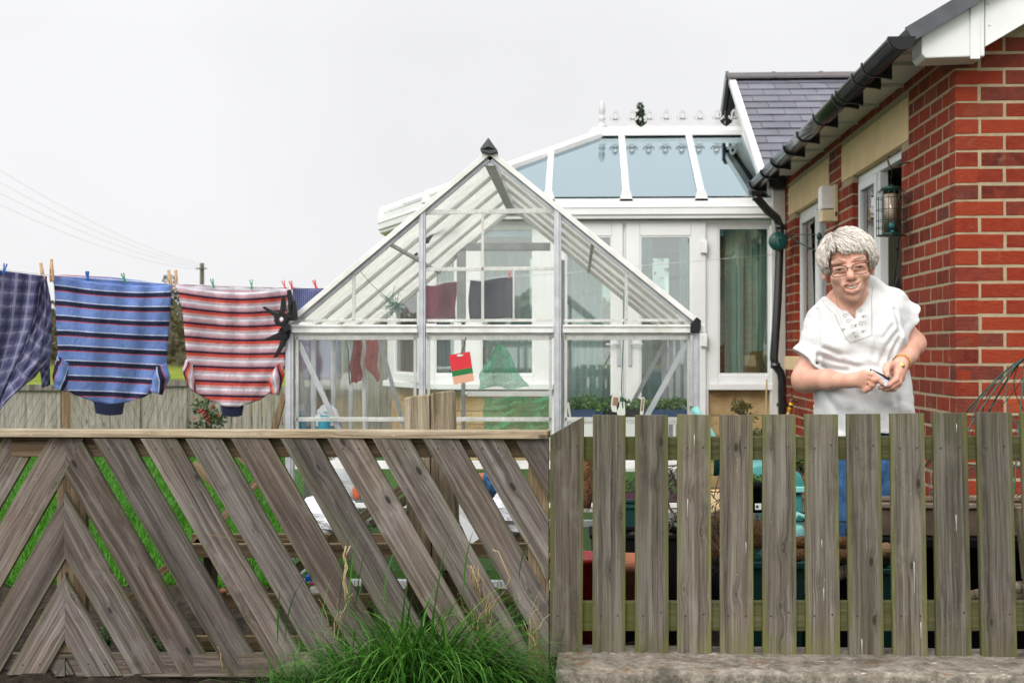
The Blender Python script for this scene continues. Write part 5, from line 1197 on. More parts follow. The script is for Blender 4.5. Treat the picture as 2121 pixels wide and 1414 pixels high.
pfm = thing('photo_frame', 'back of a wooden photo frame with a strut on the conservatory window ledge', 'photo frame', pt(1563, 778, CYY+.12)); M['ply'] = pm('plywood', (.42,.25,.10), (.36,.21,.085), 12, .6)
b = MB(); b.prism([pt(x, y, CYY+.12) for x, y in ((1545,772),(1554,728),(1583,726),(1574,773))], (0,.012,0)); b.build('backing', M['ply'], pfm); b = MB(); b.prism([pt(x, y, CYY+.10) for x, y in ((1566,740),(1572,741),(1592,768),(1584,774))], (0,.008,0)); b.build('strut', M['ply'], pfm)
b = MB(); q = pt(1560, 779, CYY+.16); b.box((q.x-.02, CYY+.17, q.z-.01), (.42,.22,.02)); b.build('window_ledge', M['white'], con)
# ------------------------------------------------------------------ things on the house wall
lm = thing('wall_light', 'cream wall light with a ribbed clear cover on the brick pier between the windows', 'lamp', ptX(1728, 459, HX))
a0, a1 = ptX(1733, 382, HX), ptX(1722, 458, HX); zt, zq = pt(1730,382,9.2).z, pt(1730,459,9.2).z; ym = 9.25; wX = HX-.002
M['cream'] = pm('aged_cream_plastic', (.62,.52,.30), (.55,.46,.27), 12, .5); M['diff'] = pm('ribbed_diffuser', (.72,.71,.66), None, 10, .25, 0, 40)
b = MB(); b.box((wX-.014, ym, (zt+zq)/2), (.028, .13, zt-zq)); b.build('back_plate', M['cream'], lm, bevel=.006); zz = zq+(zt-zq)*.34
b = MB(); b.box((wX-.068, ym, (zz+zt)/2-.004), (.08, .115, zt-zz-.012))
for k in range(9): b.box((wX-.11, ym-.05+.0125*k, (zz+zt)/2-.004), (.006, .006, zt-zz-.04))
b.build('diffuser', M['diff'], lm, bevel=.010); b = MB(); b.box((wX-.066, ym, (zq+zz)/2-.002), (.085, .118, zz-zq-.004)); b.build('housing', M['cream'], lm, bevel=.008)
b = MB(); b.box((wX-.016, ym-.0665, zq+(zt-zq)*.2), (.014,.004,.03)); b.build('sensor', M['darkgrey'], lm)
# bird feeder on its bracket
M['fgreen'] = pm('dark_green_metal', (.012,.05,.035), None, 20, .4, metal=.2); M['rust'] = pm('rusty_bracket', (.10,.05,.04), None, 30, .7); M['seedm'] = pm('bird_seed', (.62,.50,.38), (.45,.34,.24), 200, .8, .6, 200); M['tube'] = glassy('feeder_tube', (.95,.93,.9), .04, .03); M['port'] = pm('feeder_port_blue', (.02,.16,.18), None, 20, .4)
FYY = 7.25
b = MB(); w_ = sw(1884, 336); b.tube([w_+Vector((.01,0,0)), w_+Vector((-.03,0,-.005)), pt(1866,345,FYY), pt(1850,348,FYY), pt(1843,345,FYY), pt(1838,330,FYY), pt(1839,325,FYY), pt(1843,324,FYY)], .005, 8); tag(b.build('feeder_bracket', M['rust']), 'rusty hooked bracket fixed to the brick wall above the bird feeder', 'bracket')
fd = thing('bird_feeder', 'caged green bird feeder hanging in front of the open door', 'bird feeder', pt(1846, 489, FYY))
fc = pt(1846, 440, FYY); fx, fy_ = fc.x, FYY; zf = lambda py: pt(1846, py, FYY).z
b = MB(); b.tube([(fx,fy_,zf(390)), pt(1847,347,FYY)], .0012, 5); b.tube([(fx-.012,fy_,zf(392)), pt(1849,347,FYY)], .0012, 5); b.build('hanger', M['black'], fd)
b = MB(); b.lathe([(0,.022),(.008,.02),(.012,.012),(.05,.006),(.056,-.006),(.042,-.012),(.042,-.022),(0,-.022)], (fx,fy_,zf(390)), 22); b.build('lid', M['fgreen'], fd)
b = MB(); b.lathe([(.038,0),(.038,zf(396)-zf(484))], (fx,fy_,zf(484)), 22); b.build('tube', M['tube'], fd)
b = MB(); b.lathe([(0,0),(.034,0),(.034,zf(402)-zf(484)),(0,zf(402)-zf(484))], (fx,fy_,zf(484)), 18); b.build('seed', M['seedm'], fd)
b = MB(); b.lathe([(0,-.008),(.045,-.008),(.05,.006),(.04,.012),(0,.012)], (fx,fy_,zf(486)), 22); b.build('base', M['fgreen'], fd)
b = MB(); q = Vector((fx-.008, fy_-.04, zf(469))); b.lathe([(.006,0),(.016,0),(.018,.006),(.012,.012),(.006,.012)], q, 14, Matrix.Rotation(R(90),3,'X')); b.box(q+Vector((0,-.01,-.03)), (.012,.02,.012)); b.build('port', M['port'], fd)
b = MB(); cr = .076
for k in range(16):
    a = 2*math.pi*k/16; e = Vector((math.cos(a), math.sin(a), 0)); c0 = Vector((fx,fy_,0)); b.tube([c0+e*.05+Vector((0,0,zf(392))), c0+e*cr*.96+Vector((0,0,zf(399))), c0+e*cr+Vector((0,0,zf(408))), c0+e*cr+Vector((0,0,zf(488)))], .0017, 5)
for y in (411, 435, 457, 472, 488): b.tube([(fx+cr*math.cos(2*math.pi*k/28), fy_+cr*math.sin(2*math.pi*k/28), zf(y)) for k in range(29)], .0019, 5)
b.lathe([(0,0),(cr,0),(cr,.004),(0,.004)], (fx,fy_,zf(489)), 22); b.build('cage', M['fgreen'], fd)
b = MB(); b.tube([pt(1861,492,7.4), pt(1859,530,7.4), pt(1855,560,7.4), pt(1852,590,7.4)], .0035, 6); 
for y in (516, 557): b.blob(pt(1858 if y < 540 else 1855, y, 7.4), .007)
b.prism([pt(x, y, 7.4) for x, y in ((1853,592),(1862,570),(1868,600),(1852,600))], (0,.02,0)); tag(b.build('strap', M['black'], origin=pt(1858,600,7.4)), 'black knotted strap hanging in the open doorway below the bird feeder', 'strap')
# washing line reel
rl = thing('line_reel', 'dark green round washing line reel on the house corner', 'line reel', pt(1612, 500, 11.05)); M['reelg'] = pm('reel_green', (.006,.065,.055), None, 10, .35)
rc_ = pt(1612, 500, 11.05); Rx = Matrix.Rotation(R(90),3,'X'); b = MB(); b.lathe([(0,.042),(.05,.04),(.072,.028),(.078,.0),(.072,-.03),(0,-.034)], rc_, 26, Rx); b.box(rc_+Vector((.05,.03,.01)), (.05,.05,.05)); b.build('case', M['reelg'], rl)
b = MB(); b.tube([rc_+Vector((.02*math.cos(a)*(1-.05*i), -.044, .03*math.sin(a)+.0)) for i, a in enumerate([R(40+22*k) for k in range(12)])], .004, 6); b.build('swirl', pm('reel_swirl', (.12,.3,.26)), rl)
b = MB(); b.tube([rc_+Vector((.07,.0,.06)), ptX(1696,487,HX-.02)], .004, 6); b.tube([rc_+Vector((.07,.0,.05)), pt(1665,508,10.4), ptX(1694,521,HX-.02)], .005, 6); b.blob(pt(1678,515,10.1), (.02,.02,.008)); b.blob(ptX(1697,490,HX-.03), (.02,.03,.03)); b.tube([ptX(1697,490,HX-.03), ptX(1695,505,HX-.04), ptX(1697,520,HX-.02)], .008, 6)
tag(b.build('cable', M['fgreen'], origin=rc_+Vector((.1,0,0))), 'dark cable stretched from the green reel across the far window', 'cable')
# tap with hose
tp = thing('garden_tap', 'old brass garden tap with a yellow hose connector on the brick wall', 'tap', sw(1652, 832)); TY = sw(1652,825).y; M['brass'] = pm('dull_brass', (.16,.10,.05), (.10,.07,.04), 40, .5, metal=.6); M['yel'] = pm('yellow_plastic', (.75,.42,.01), None, 20, .4); M['hoseg'] = pm('green_hose', (.01,.22,.09), None, 20, .4); M['hoseo'] = pm('buff_hose', (.55,.34,.14), None, 20, .5)
tq = lambda x, y: pt(x, y, TY-.02)
b = MB(); b.tube([tq(1660,825), tq(1652,831), tq(1643,829), tq(1639,826)], .011, 8); b.tube([tq(1639,826), tq(1637,836)], .012, 8); b.tube([tq(1636,814), tq(1641,822), tq(1645,828)], .006, 6); b.tube([tq(1656,812), tq(1657,832)], .010, 8); b.build('tap', M['brass'], tp)
b = MB(); b.tube([tq(1655,799), tq(1656,812)], .009, 10); b.build('pipe', M['hoseg'], tp)
b = MB(); b.tube([tq(1639,834), tq(1634,852)], [.017,.013], 12); b.build('connector', M['yel'], tp); b = MB(); b.tube([tq(1638,839), tq(1637,843)], .018, 12); b.build('collar', M['black'], tp)
b = MB(); b.tube([tq(1634,852), tq(1627,870), tq(1622,900), Vector((tq(1620,900).x, TY-.05, ZG+.05))], .011, 10); b.build('hose', M['hoseo'], tp)
# ------------------------------------------------------------------ the person
PYY = 4.8
def P(px, py, dy=0.): return np.array(pt(px, py, PYY+dy))
class SDF:
    def __init__(s, lo, hi, h):
        s.lo = np.array(lo, float); s.h = h; s.n = np.ceil((np.array(hi)-s.lo)/h).astype(int)+1
        s.D = np.full(s.n, .08, np.float32); s.ax = [s.lo[i]+h*np.arange(s.n[i]) for i in range(3)]
    def sub(s, lo, hi):
        a = np.clip(np.floor((np.array(lo)-s.lo)/s.h).astype(int), 0, s.n); b = np.clip(np.ceil((np.array(hi)-s.lo)/s.h).astype(int)+1, 0, s.n)
        sl = tuple(slice(a[i], b[i]) for i in range(3)); return sl, np.meshgrid(*[s.ax[i][sl[i]] for i in range(3)], indexing='ij', sparse=True)
    @staticmethod
    def smin(a, b, k): h = np.maximum(k-np.abs(a-b), 0)/k; return np.minimum(a, b)-h*h*k*.25
    def put(s, sl, d, k, op):
        A = s.D[sl]
        if op == '+': s.D[sl] = s.smin(A, d, k)
        else: s.D[sl] = -s.smin(-A, d, k)
    def cone(s, p, q, r0, r1, k=.012, op='+', sq=None):
        p = np.array(p, float); q = np.array(q, float); m = max(r0, r1)+k+.01
        if sq is not None: m *= 1.7
        sl, (X, Y, Z) = s.sub(np.minimum(p, q)-m, np.maximum(p, q)+m); v = q-p; L = v@v+1e-12
        fy = 1. if sq is None else sq
        t = np.clip(((X-p[0])*v[0]+(Y-p[1])*v[1]+(Z-p[2])*v[2])/L, 0, 1); r = r0+(r1-r0)*t
        d = np.sqrt((X-p[0]-t*v[0])**2+((Y-p[1]-t*v[1])*fy)**2+(Z-p[2]-t*v[2])**2)-r
        s.put(sl, d.astype(np.float32), k, op)
    def chain(s, pts, rs, k=.008, op='+'):
        for i in range(len(pts)-1): s.cone(pts[i], pts[i+1], rs[i], rs[i+1], k, op)
    def ell(s, c, r, k=.015, op='+', Rm=None):
        c = np.array(c, float); r = np.array(r, float); m = max(r)+k+.01
        sl, (X, Y, Z) = s.sub(c-m, c+m); dx, dy, dz = X-c[0], Y-c[1], Z-c[2]
        if Rm is not None: dx, dy, dz = [Rm[0][i]*dx+Rm[1][i]*dy+Rm[2][i]*dz for i in range(3)]
        k0 = np.sqrt((dx/r[0])**2+(dy/r[1])**2+(dz/r[2])**2); k1 = np.sqrt((dx/r[0]**2)**2+(dy/r[1]**2)**2+(dz/r[2]**2)**2)+1e-9
        s.put(sl, (k0*(k0-1)/k1).astype(np.float32), k, op)
    def mesh(s):
        D = s.D; I = D < 0; n = np.array(D.shape)
        c = np.zeros(n-1, np.uint8)
        for i in (0,1):
            for j in (0,1):
                for k in (0,1): c += I[i:n[0]-1+i, j:n[1]-1+j, k:n[2]-1+k]
        mix = (c > 0) & (c < 8); idx = np.argwhere(mix); num = np.full(n-1, -1, np.int32); num[mix] = np.arange(len(idx))
        acc = np.zeros((len(idx), 3)); cnt = np.zeros(len(idx)); cs = [(i,j,k) for i in (0,1) for j in (0,1) for k in (0,1)]
        V = {q: D[idx[:,0]+q[0], idx[:,1]+q[1], idx[:,2]+q[2]] for q in cs}
        for a in cs:
            for ax in range(3):
                if a[ax] == 0:
                    b = list(a); b[ax] = 1; b = tuple(b); d0, d1 = V[a], V[b]; m = (d0 < 0) != (d1 < 0); t = np.where(m, d0/np.where(m, d0-d1, 1), 0)
                    pos = np.tile(np.array(a, float), (len(idx), 1)); pos[:,ax] += t; acc[m] += pos[m]; cnt[m] += 1
        vs = (idx+acc/cnt[:,None])*s.h+s.lo; fs = []
        for ax in range(3):
            o1, o2 = [(1,2),(2,0),(0,1)][ax]
            sl0 = [slice(None)]*3; sl1 = [slice(None)]*3; sl0[ax] = slice(0,-1); sl1[ax] = slice(1,None)
            A, B = I[tuple(sl0)], I[tuple(sl1)]
            for (flip, m) in ((False, A & ~B), (True, ~A & B)):
                e = np.argwhere(m); e = e[(e[:,o1] > 0) & (e[:,o2] > 0) & (e[:,o1] < n[o1]-1) & (e[:,o2] < n[o2]-1)]
                q = []
                for (da, db) in ((0,0),(1,0),(1,1),(0,1)):
                    z = e.copy(); z[:,o1] -= 1-da; z[:,o2] -= 1-db; q.append(num[z[:,0], z[:,1], z[:,2]])
                q = np.stack(q if not flip else q[::-1], 1); fs.append(q)
        return vs, np.concatenate(fs)
    def obj(s, name, mats, parent, smooth_it=2, matfn=None):
        vs, fs = s.mesh(); O = np.array(ORG[parent.name]); me = bpy.data.meshes.new(name)
        # light Laplacian smoothing
        e = np.concatenate([fs[:, [0,1]], fs[:, [1,2]], fs[:, [2,3]], fs[:, [3,0]]])
        for it in range(smooth_it):
            a = np.zeros_like(vs); c = np.zeros(len(vs)); np.add.at(a, e[:,0], vs[e[:,1]]); np.add.at(a, e[:,1], vs[e[:,0]]); np.add.at(c, e[:,0], 1); np.add.at(c, e[:,1], 1)
            vs = vs*.5+.5*a/np.maximum(c, 1)[:,None]
        me.from_pydata((vs-O).tolist(), [], fs.tolist()); me.polygons.foreach_set('use_smooth', [True]*len(fs))
        for m in (mats if isinstance(mats, list) else [mats]): me.materials.append(m)
        if matfn is not None: me.polygons.foreach_set('material_index', matfn(vs[fs].mean(1)).astype(int).tolist())
        me.update(); o = bpy.data.objects.new(name, me); COL.objects.link(o); o.parent = parent; ORG[o.name] = ORG[parent.name]
        s.vs, s.fs = vs, fs; return o
def skinmat():
    t = NT('skin'); v = t.pos(); n = t.noise(v, 22, 5, .6); n2 = t.noise(v, 160, 5, .7)
    c = t.mix(t.rng(n, .35, .68), (.63,.36,.265), (.59,.275,.195)); c = t.mix(t.rng(n2, .55, .75, 0, .35), c, (.52,.26,.18))
    wr = t.n('TexWave', Vector=v, Scale=60., Distortion=9., Detail=3.)
    b = t.n('BsdfPrincipled', Base_Color=c, Roughness=.52); b.inputs['Subsurface Weight'].default_value = .15; b.inputs['Subsurface Radius'].default_value = (.01,.004,.002); b.inputs['Subsurface Scale'].default_value = .5
    t.put(b.inputs['Normal'], t.bump(t.math('ADD', t.math('MULTIPLY', n2, .7), t.math('MULTIPLY', wr.outputs[0], .35)), .35, .004)); return t.end(b.outputs[0])
M['skin'] = skinmat()
WOM = thing('person', 'smiling grey haired woman in glasses and a white embroidered blouse behind the pickets', 'person', pt(1785, 890, PYY).xy.to_3d()+Vector((0,0,ZG)))
HC = Vector(P(1757, 546, -.085)); HR = (Matrix.Rotation(R(-7), 3, 'Y') @ Matrix.Rotation(R(-10), 3, 'Z') @ Matrix.Rotation(R(9), 3, 'X')); HRn = np.array(HR).T
hs = 1.06
def H(x, y, z): return np.array(HC + HR @ Vector((x*hs, y*hs, z*hs)))
def HM(x, y, z): return H(x, y-.001, z+.012)
lo = np.array([min(P(1620,700)[0], P(1620,700)[0]), PYY-.33, .56]); hi = np.array([P(1935,700)[0], PYY+.20, P(1750,465)[2]])
S = SDF(lo, hi, .0025)
he = lambda c, r, k=.012, op='+': S.ell(H(*c), np.array(r)*hs, k, op, HRn)
he((0,.012,.026), (.072,.092,.070)); he((0,-.018,-.028), (.0585,.066,.082), .02); he((0,-.035,-.076), (.042,.045,.036), .02); he((0,-.072,-.100), (.018,.015,.014), .02)
for s in (-1, 1):
    he((s*.037,-.062,-.034), (.024,.023,.019), .014); S.cone(H(s*.012,-.083,.020), H(s*.046,-.068,.017), .008*hs, .008*hs, .014)
    he((s*.074,.018,-.018), (.010,.016,.030), .008); he((s*.078,.012,-.018), (.004,.008,.016), .006, '-')
    he((s*.031,-.094,-.003), (.019,.014,.011), .012, '-')
    S.cone(H(s*.016,-.084,.0022), H(s*.046,-.073,-.0005), .0067*hs, .0067*hs, .004); S.cone(H(s*.018,-.083,-.0105), H(s*.044,-.075,-.0105), .0058*hs, .0058*hs, .006)
S.cone(H(0,-.083,.008), H(0,-.105,-.029), .0085*hs, .0130*hs, .012)
for s in (-1, 1): he((s*.0125,-.094,-.034), (.009,.010,.0078), .008); he((s*.006,-.100,-.0415), (.0035,.005,.003), .003, '-')
he((0,-.082,-.061), (.034,.016,.020), .016)
S.chain([HM(-.037,-.070,-.0555), HM(-.014,-.092,-.0645), HM(0,-.095,-.0665), HM(.014,-.092,-.0645), HM(.037,-.070,-.0555)], np.array([.004,.0048,.0042,.0048,.004])*hs, .005)
S.chain([HM(-.036,-.070,-.059), HM(-.014,-.090,-.0850), HM(0,-.093,-.0905), HM(.014,-.090,-.0850), HM(.036,-.070,-.059)], np.array([.0045,.0062,.0065,.0062,.0045])*hs, .005)
S.chain([HM(-.015,-.086,-.0712), HM(-.013,-.090,-.0740), HM(0,-.093,-.0770), HM(.013,-.090,-.0740), HM(.015,-.086,-.0712)], np.array([.0022,.0056,.0070,.0056,.0022])*hs, .003, '-'); S.chain([HM(-.025,-.086,-.0660), HM(-.014,-.097,-.0735), HM(0,-.101,-.0765), HM(.014,-.097,-.0735), HM(.025,-.086,-.0660)], np.array([.0025,.0070,.0086,.0070,.0025])*hs, .003, '-')
for s in (-1, 1):
    S.chain([H(s*.019,-.099,-.032), H(s*.034,-.090,-.042), H(s*.042,-.080,-.058), H(s*.039,-.076,-.080)], [.0026,.0038,.0036,.0022], .008, '-')
    S.cone(H(s*.045,-.078,-.017), H(s*.052,-.064,-.024), .0018, .0018, .005, '-')
# neck and chest
S.cone(H(0,.02,-.055), P(1763,632,-.02), .052, .056, .03); S.cone(H(0,-.02,-.085), P(1766,640,-.05), .022, .035, .03)
for dx in (-.6, .9): S.cone(H(dx*.035,-.01,-.075), P(1768+dx*10,648,-.075), .010, .009, .014)
S.ell(P(1775,690,.02), (.125,.08,.09), .03); S.cone(P(1725,655,.02), P(1830,640,.03), .045, .045, .05); S.cone(P(1748,645,-.02), P(1790,638,-.015), .045, .045, .03)
S.cone(P(1780,720,.03), P(1786,840,.04), .085, .09, .03)
S.cone(P(1729,616,-.005), P(1762,652,-.055), .024, .022, .03); S.cone(P(1797,606,.01), P(1778,648,-.05), .020, .022, .03); S.cone(P(1740,640,-.045), P(1785,640,-.05), .022, .022, .03)
# arms: photo order, first the arm with the ring finger toward the card
rs_, re_, rw_ = P(1706,672,.015), P(1667,784,-.03), P(1755,789,-.20)
S.cone(rs_, re_, .040, .0415, .03); S.cone(re_, (re_*.45+rw_*.55), .0405, .033, .025); S.cone(re_*.45+rw_*.55, rw_, .033, .0235, .02); S.ell(P(1662,797,-.0), (.026,.03,.022), .03)
ls_, le_, lw_ = P(1846,655,.04), P(1893,712,.06), P(1864,757,-.14)
S.cone(ls_, le_, .042, .040, .03); S.cone(le_, le_*.5+lw_*.5, .037, .034, .02); S.cone(le_*.5+lw_*.5, lw_, .034, .024, .02)
# hand laid on the card
kn = [P(1789,772,-.243), P(1797,780,-.252), P(1797,790,-.248), P(1791,799,-.238)]
for q, r in zip(kn, (.0115,.0115,.011,.010)): S.cone(P(1760,788,-.205), q, .0155, r, .014)
S.ell(P(1772,785,-.215), (.024,.015,.020), .015)
S.chain([kn[0], P(1808,775,-.270), P(1818,785,-.278), P(1826,793,-.279)], [.0105,.0092,.0082,.0072], .004)
S.chain([kn[1], P(1812,786,-.276), P(1808,796,-.268), P(1799,797,-.252)], [.0105,.0095,.0085,.0075], .004)
S.chain([kn[2], P(1808,797,-.268), P(1802,804,-.258), P(1793,803,-.242)], [.010,.009,.008,.0072], .004)
S.chain([kn[3], P(1799,805,-.252), P(1793,809,-.243), P(1786,806,-.232)], [.0092,.0082,.0074,.0066], .004)
S.chain([P(1768,780,-.20), P(1786,780,-.222), P(1802,784,-.236), P(1814,791,-.240)], [.014,.0115,.0098,.008], .006)
# hand under the card
pm_ = [P(1859,771,-.195), P(1864,776,-.188), P(1866,781,-.178), P(1864,785,-.168)]
for q in pm_: S.cone(lw_, q, .019, .0125, .014)
S.ell(P(1854,766,-.18), (.022,.018,.022), .016)
S.chain([pm_[0], P(1856,785,-.232), P(1841,796,-.250), P(1823,803,-.252)], [.0115,.0098,.0085,.0072], .005)
S.chain([pm_[1], P(1861,791,-.222), P(1847,801,-.238), P(1831,806,-.240)], [.0115,.0098,.0085,.0074], .004)
S.chain([pm_[2], P(1862,796,-.206), P(1851,805,-.220), P(1838,808,-.222)], [.011,.0094,.0082,.0072], .004)
S.chain([pm_[3], P(1860,798,-.190), P(1852,806,-.198), P(1843,808,-.200)], [.010,.0084,.0074,.0066], .004)
S.chain([P(1851,758,-.175), P(1839,757,-.218), P(1835,767,-.238), P(1838,777,-.247)], [.0165,.0122,.0105,.0085], .006)
# legs inside the trousers
for s in (-1, 1): S.cone(P(1786+s*34,880,.02), np.array([P(1786+s*34,880,.02)[0], PYY+.03, .60]), .07, .065, .03)
body = S.obj('body', M['skin'], WOM, 1)
# ---- blouse
lo2 = np.array([P(1625,700)[0], PYY-.26, P(1780,910)[2]]); hi2 = np.array([P(1915,700)[0], PYY+.22, P(1750,570)[2]])
B = SDF(lo2, hi2, .0035)
B.cone(P(1722,664,.02), P(1838,643,.03), .050, .050, .05, '+', .75)
B.ell(P(1778,680,.0), (.150,.118,.115), .05); B.ell(P(1740,715,-.055), (.075,.072,.062), .05); B.ell(P(1822,705,-.05), (.075,.070,.062), .05)
B.cone(P(1778,700,.01), P(1787,810,.01), .128, .150, .06, '+', 1.15); B.cone(P(1787,800,.01), P(1787,905,.015), .155, .182, .05, '+', 1.2)
B.ell(P(1788,820,-.05), (.13,.105,.10), .06)
B.cone(P(1743,607,.0), P(1716,652,.02), .042, .046, .04); B.cone(P(1793,594,.02), P(1846,629,.03), .042, .047, .04)
B.cone(P(1714,664,.01), P(1668,752,-.02), .047, .060, .04, '+', .85); B.cone(P(1700,668,.02), P(1704,720,-.0), .05, .05, .04)
B.cone(P(1840,636,.03), P(1897,670,.045), .052, .054, .035, '+', .85); B.cone(P(1850,650,.02), P(1856,690,.02), .05, .045, .03)
sl, (X, Y, Z) = B.sub(lo2, hi2+.01)
def halfcut(a, b, side, region):
    """cut along the photo line a-b"""
    a_, b_ = P(*a), P(*b); dx, dz = b_[0]-a_[0], b_[2]-a_[2]; L = math.hypot(dx, dz); nx, nz = -dz/L*side, dx/L*side
    d = (X-a_[0])*nx+(Z-a_[2])*nz; return np.maximum(-d, region)
cu1 = halfcut((1634,714), (1694,759), -1, np.maximum(X-P(1700,700)[0], P(1700,775)[2]-Z-.02)+0*Y)
cu2 = halfcut((1903,628), (1871,697), -1, np.maximum(P(1862,700)[0]-X, P(1880,740)[2]-Z-.03)+0*Y)
def apply_cut(c): B.D[sl] = np.maximum(B.D[sl], -c.astype(np.float32))
def polyd(poly, X, Z):
    d = np.full(np.broadcast(X, Z).shape, 1e9); ins_ = np.zeros(d.shape, bool); n = len(poly)
    for i in range(n):
        (x0, z0), (x1, z1) = poly[i], poly[(i+1)%n]; ex, ez = x1-x0, z1-z0; t = np.clip(((X-x0)*ex+(Z-z0)*ez)/(ex*ex+ez*ez), 0, 1)
        d = np.minimum(d, np.hypot(X-x0-t*ex, Z-z0-t*ez)); c = ((z0 > Z) != (z1 > Z)) & (X < (x1-x0)*(Z-z0)/(z1-z0+1e-12)+x0); ins_ ^= c
    return np.where(ins_, -d, d)
cpoly = lambda L, dy: [tuple(P(x, y, dy)[[0,2]]) for x, y in L]
cut1 = polyd(cpoly([(1600,690),(1634,714),(1694,759),(1694,800),(1600,800)], -.02), X, Z)+0*Y; apply_cut(cut1)
cut2 = polyd(cpoly([(1960,600),(1902,629),(1893,652),(1896,664),(1872,696),(1866,740),(1960,760)], .03), X, Z)+0*Y; apply_cut(cut2)
nk = [(1714,560),(1717,602),(1724,622),(1735,638),(1747,643),(1757,643),(1766,660),(1772,670),(1773,655),(1773,641),(1783,634),(1792,622),(1798,606),(1804,586),(1806,560)]
neck = polyd(cpoly(nk, -.1), X, Z)+0*Y; neck = np.maximum(neck, Y-(PYY+.035)); apply_cut(neck)
fz2 = 0
for (a_, c_, p_, am) in ((31,-17,.3,.0030),(-23,29,1.1,.0028),(44,38,2.2,.0018),(12,52,.7,.0026)):
    fz2 = fz2 + .5*am*(1-2*np.abs(np.sin(X*a_+Z*c_+p_+.9*np.sin(Z*19+X*13+p_))))
hem = Z-(P(1787,893)[2]+.018*np.cos((X-P(1800,890)[0])*9)-.018+.0*Y); B.D[sl] = np.maximum(B.D[sl], -hem.astype(np.float32))
# folds of the cloth
fz = (np.sin((X*28+Z*14)+1.3*np.sin(Z*22))*np.clip((P(1780,760)[2]-Z)/.08, 0, 1)*.0065 + np.sin(Z*95+np.sin(X*30)*1.5+X*20)*np.exp(-((Z-P(1760,760)[2])/.035)**2)*np.clip((P(1850,0)[0]-X)/.1, 0, 1)*.0085
      + np.sin((X-Z*.6)*60)*.003*np.clip((Z-P(1780,720)[2])/.05, 0, 1) + np.sin((X*.9+Z)*48+np.sin(Z*31))*.0035)
front = np.clip((PYY+.02-Y)/.03, 0, 1); gro = 0
def openpoly(L):
    d = 1e9
    for (a, c) in zip(L[:-1], L[1:]):
        (x0, z0), (x1, z1) = a, c; ex, ez = x1-x0, z1-z0; t = np.clip(((X-x0)*ex+(Z-z0)*ez)/(ex*ex+ez*ez), 0, 1); d = np.minimum(d, np.hypot(X-x0-t*ex, Z-z0-t*ez))
    return d
for L, w_, am in (([(1700,640),(1697,690),(1695,750)],.006,.006),([(1694,752),(1722,764),(1752,767)],.007,.009),([(1700,736),(1738,751),(1776,759)],.008,.007),([(1706,722),(1736,735)],.007,.005),
                  ([(1857,640),(1862,668),(1866,692)],.006,.006),([(1862,700),(1846,728),(1840,752)],.007,.008),([(1856,690),(1836,716),(1822,748)],.008,.006),([(1846,676),(1826,700)],.007,.004),
                  ([(1716,622),(1735,650),(1742,690)],.006,.003),([(1812,700),(1808,740)],.009,.004),([(1712,815),(1732,850),(1740,890)],.009,.005),([(1845,800),(1856,840),(1862,880)],.009,.005),([(1780,815),(1790,860)],.010,.004),([(1760,700),(1768,745)],.010,.003)):
    d_2 = openpoly(cpoly(L, -.1)); gro = gro + am*np.exp(-(d_2/w_)**2)*front - .5*am*np.exp(-((d_2-2.2*w_)/(1.3*w_))**2)*front
B.D[sl] = B.D[sl]+(fz*.7+fz2*.7+gro).astype(np.float32)
def shirtmat():
    t = NT('white_jersey'); v = t.pos(); n = t.noise(v, 30, 5, .6); w_ = t.noise(v, 700, 2, .5)
    c = t.mix(n, (.64,.635,.63), (.58,.575,.57)); return t.end(t.bsdf(c, .85, t.bump(t.math('ADD', t.math('MULTIPLY', n, 1.), t.math('MULTIPLY', w_, .12)), .3, .012), 0, .2))
M['blouse'] = shirtmat()
blouse = B.obj('blouse', M['blouse'], WOM, 2)
from mathutils.bvhtree import BVHTree
bv = BVHTree.FromPolygons([Vector(v) for v in B.vs], [tuple(f) for f in B.fs]); sk = BVHTree.FromPolygons([Vector(v) for v in S.vs], [tuple(f) for f in S.fs])
def onto(tree, px, py, lift=.001):
    d = ray(px, py).normalized(); h = tree.ray_cast(CAM, d)
    return h[0]-d*lift if h[0] is not None else None
M['bead'] = pm('bronze_bead', (.20,.15,.11), None, 20, .4); M['embro'] = pm('silver_embroidery', (.46,.45,.42), (.30,.28,.22), 300, .5)
b = MB()
for poly in ([(1704,622),(1713,636),(1726,648)], [(1729,651),(1741,679),(1754,702),(1762,710),(1806,694),(1806,650),(1805,620),(1808,592)]):
    for (x0, y0), (x1, y1) in zip(poly[:-1], poly[1:]):
        n = max(1, int(math.hypot(x1-x0, y1-y0)/3.4))
        for i in range(n):
            h = onto(bv, x0+(x1-x0)*i/n, y0+(y1-y0)*i/n)
            if h: b.blob(h, .0016, 6)
b.build('beading', M['bead'], blouse)
b = MB()
for x, y, r in ((1750,653,3.2),(1757,664,3.6),(1765,676,3.4),(1781,643,3.2),(1783,669,3.6),(1747,682,2),(1768,689,2.2),(1787,686,2),(1788,655,1.8),(1772,696,1.8)):
    for k in range(9):
        a = 6.28*k/9; h = onto(bv, x+r*math.cos(a), y+r*math.sin(a))
        if h: b.blob(h, .0016, 5)
    for k in range(5):
        h = onto(bv, x+r*1.5+k*1.4, y-2+1.5*k*(-1)**k*.5); 
        if h: b.blob(h, .0012, 5)
b.build('embroidery', M['embro'], blouse)
M['gold'] = pm('gold_jewellery', (.75,.50,.16), None, 30, .25, metal=.9)
b = MB()
for poly in ([(1731,612),(1733,624),(1737,636),(1741,645)], [(1797,604),(1794,615),(1790,624)]):
    for (x0, y0), (x1, y1) in zip(poly[:-1], poly[1:]):
        for i in range(5):
            h = onto(sk, x0+(x1-x0)*i/5, y0+(y1-y0)*i/5, .0012)
            if h: b.blob(h, .0017, 6)
h = onto(bv, 1772, 674, .002); 
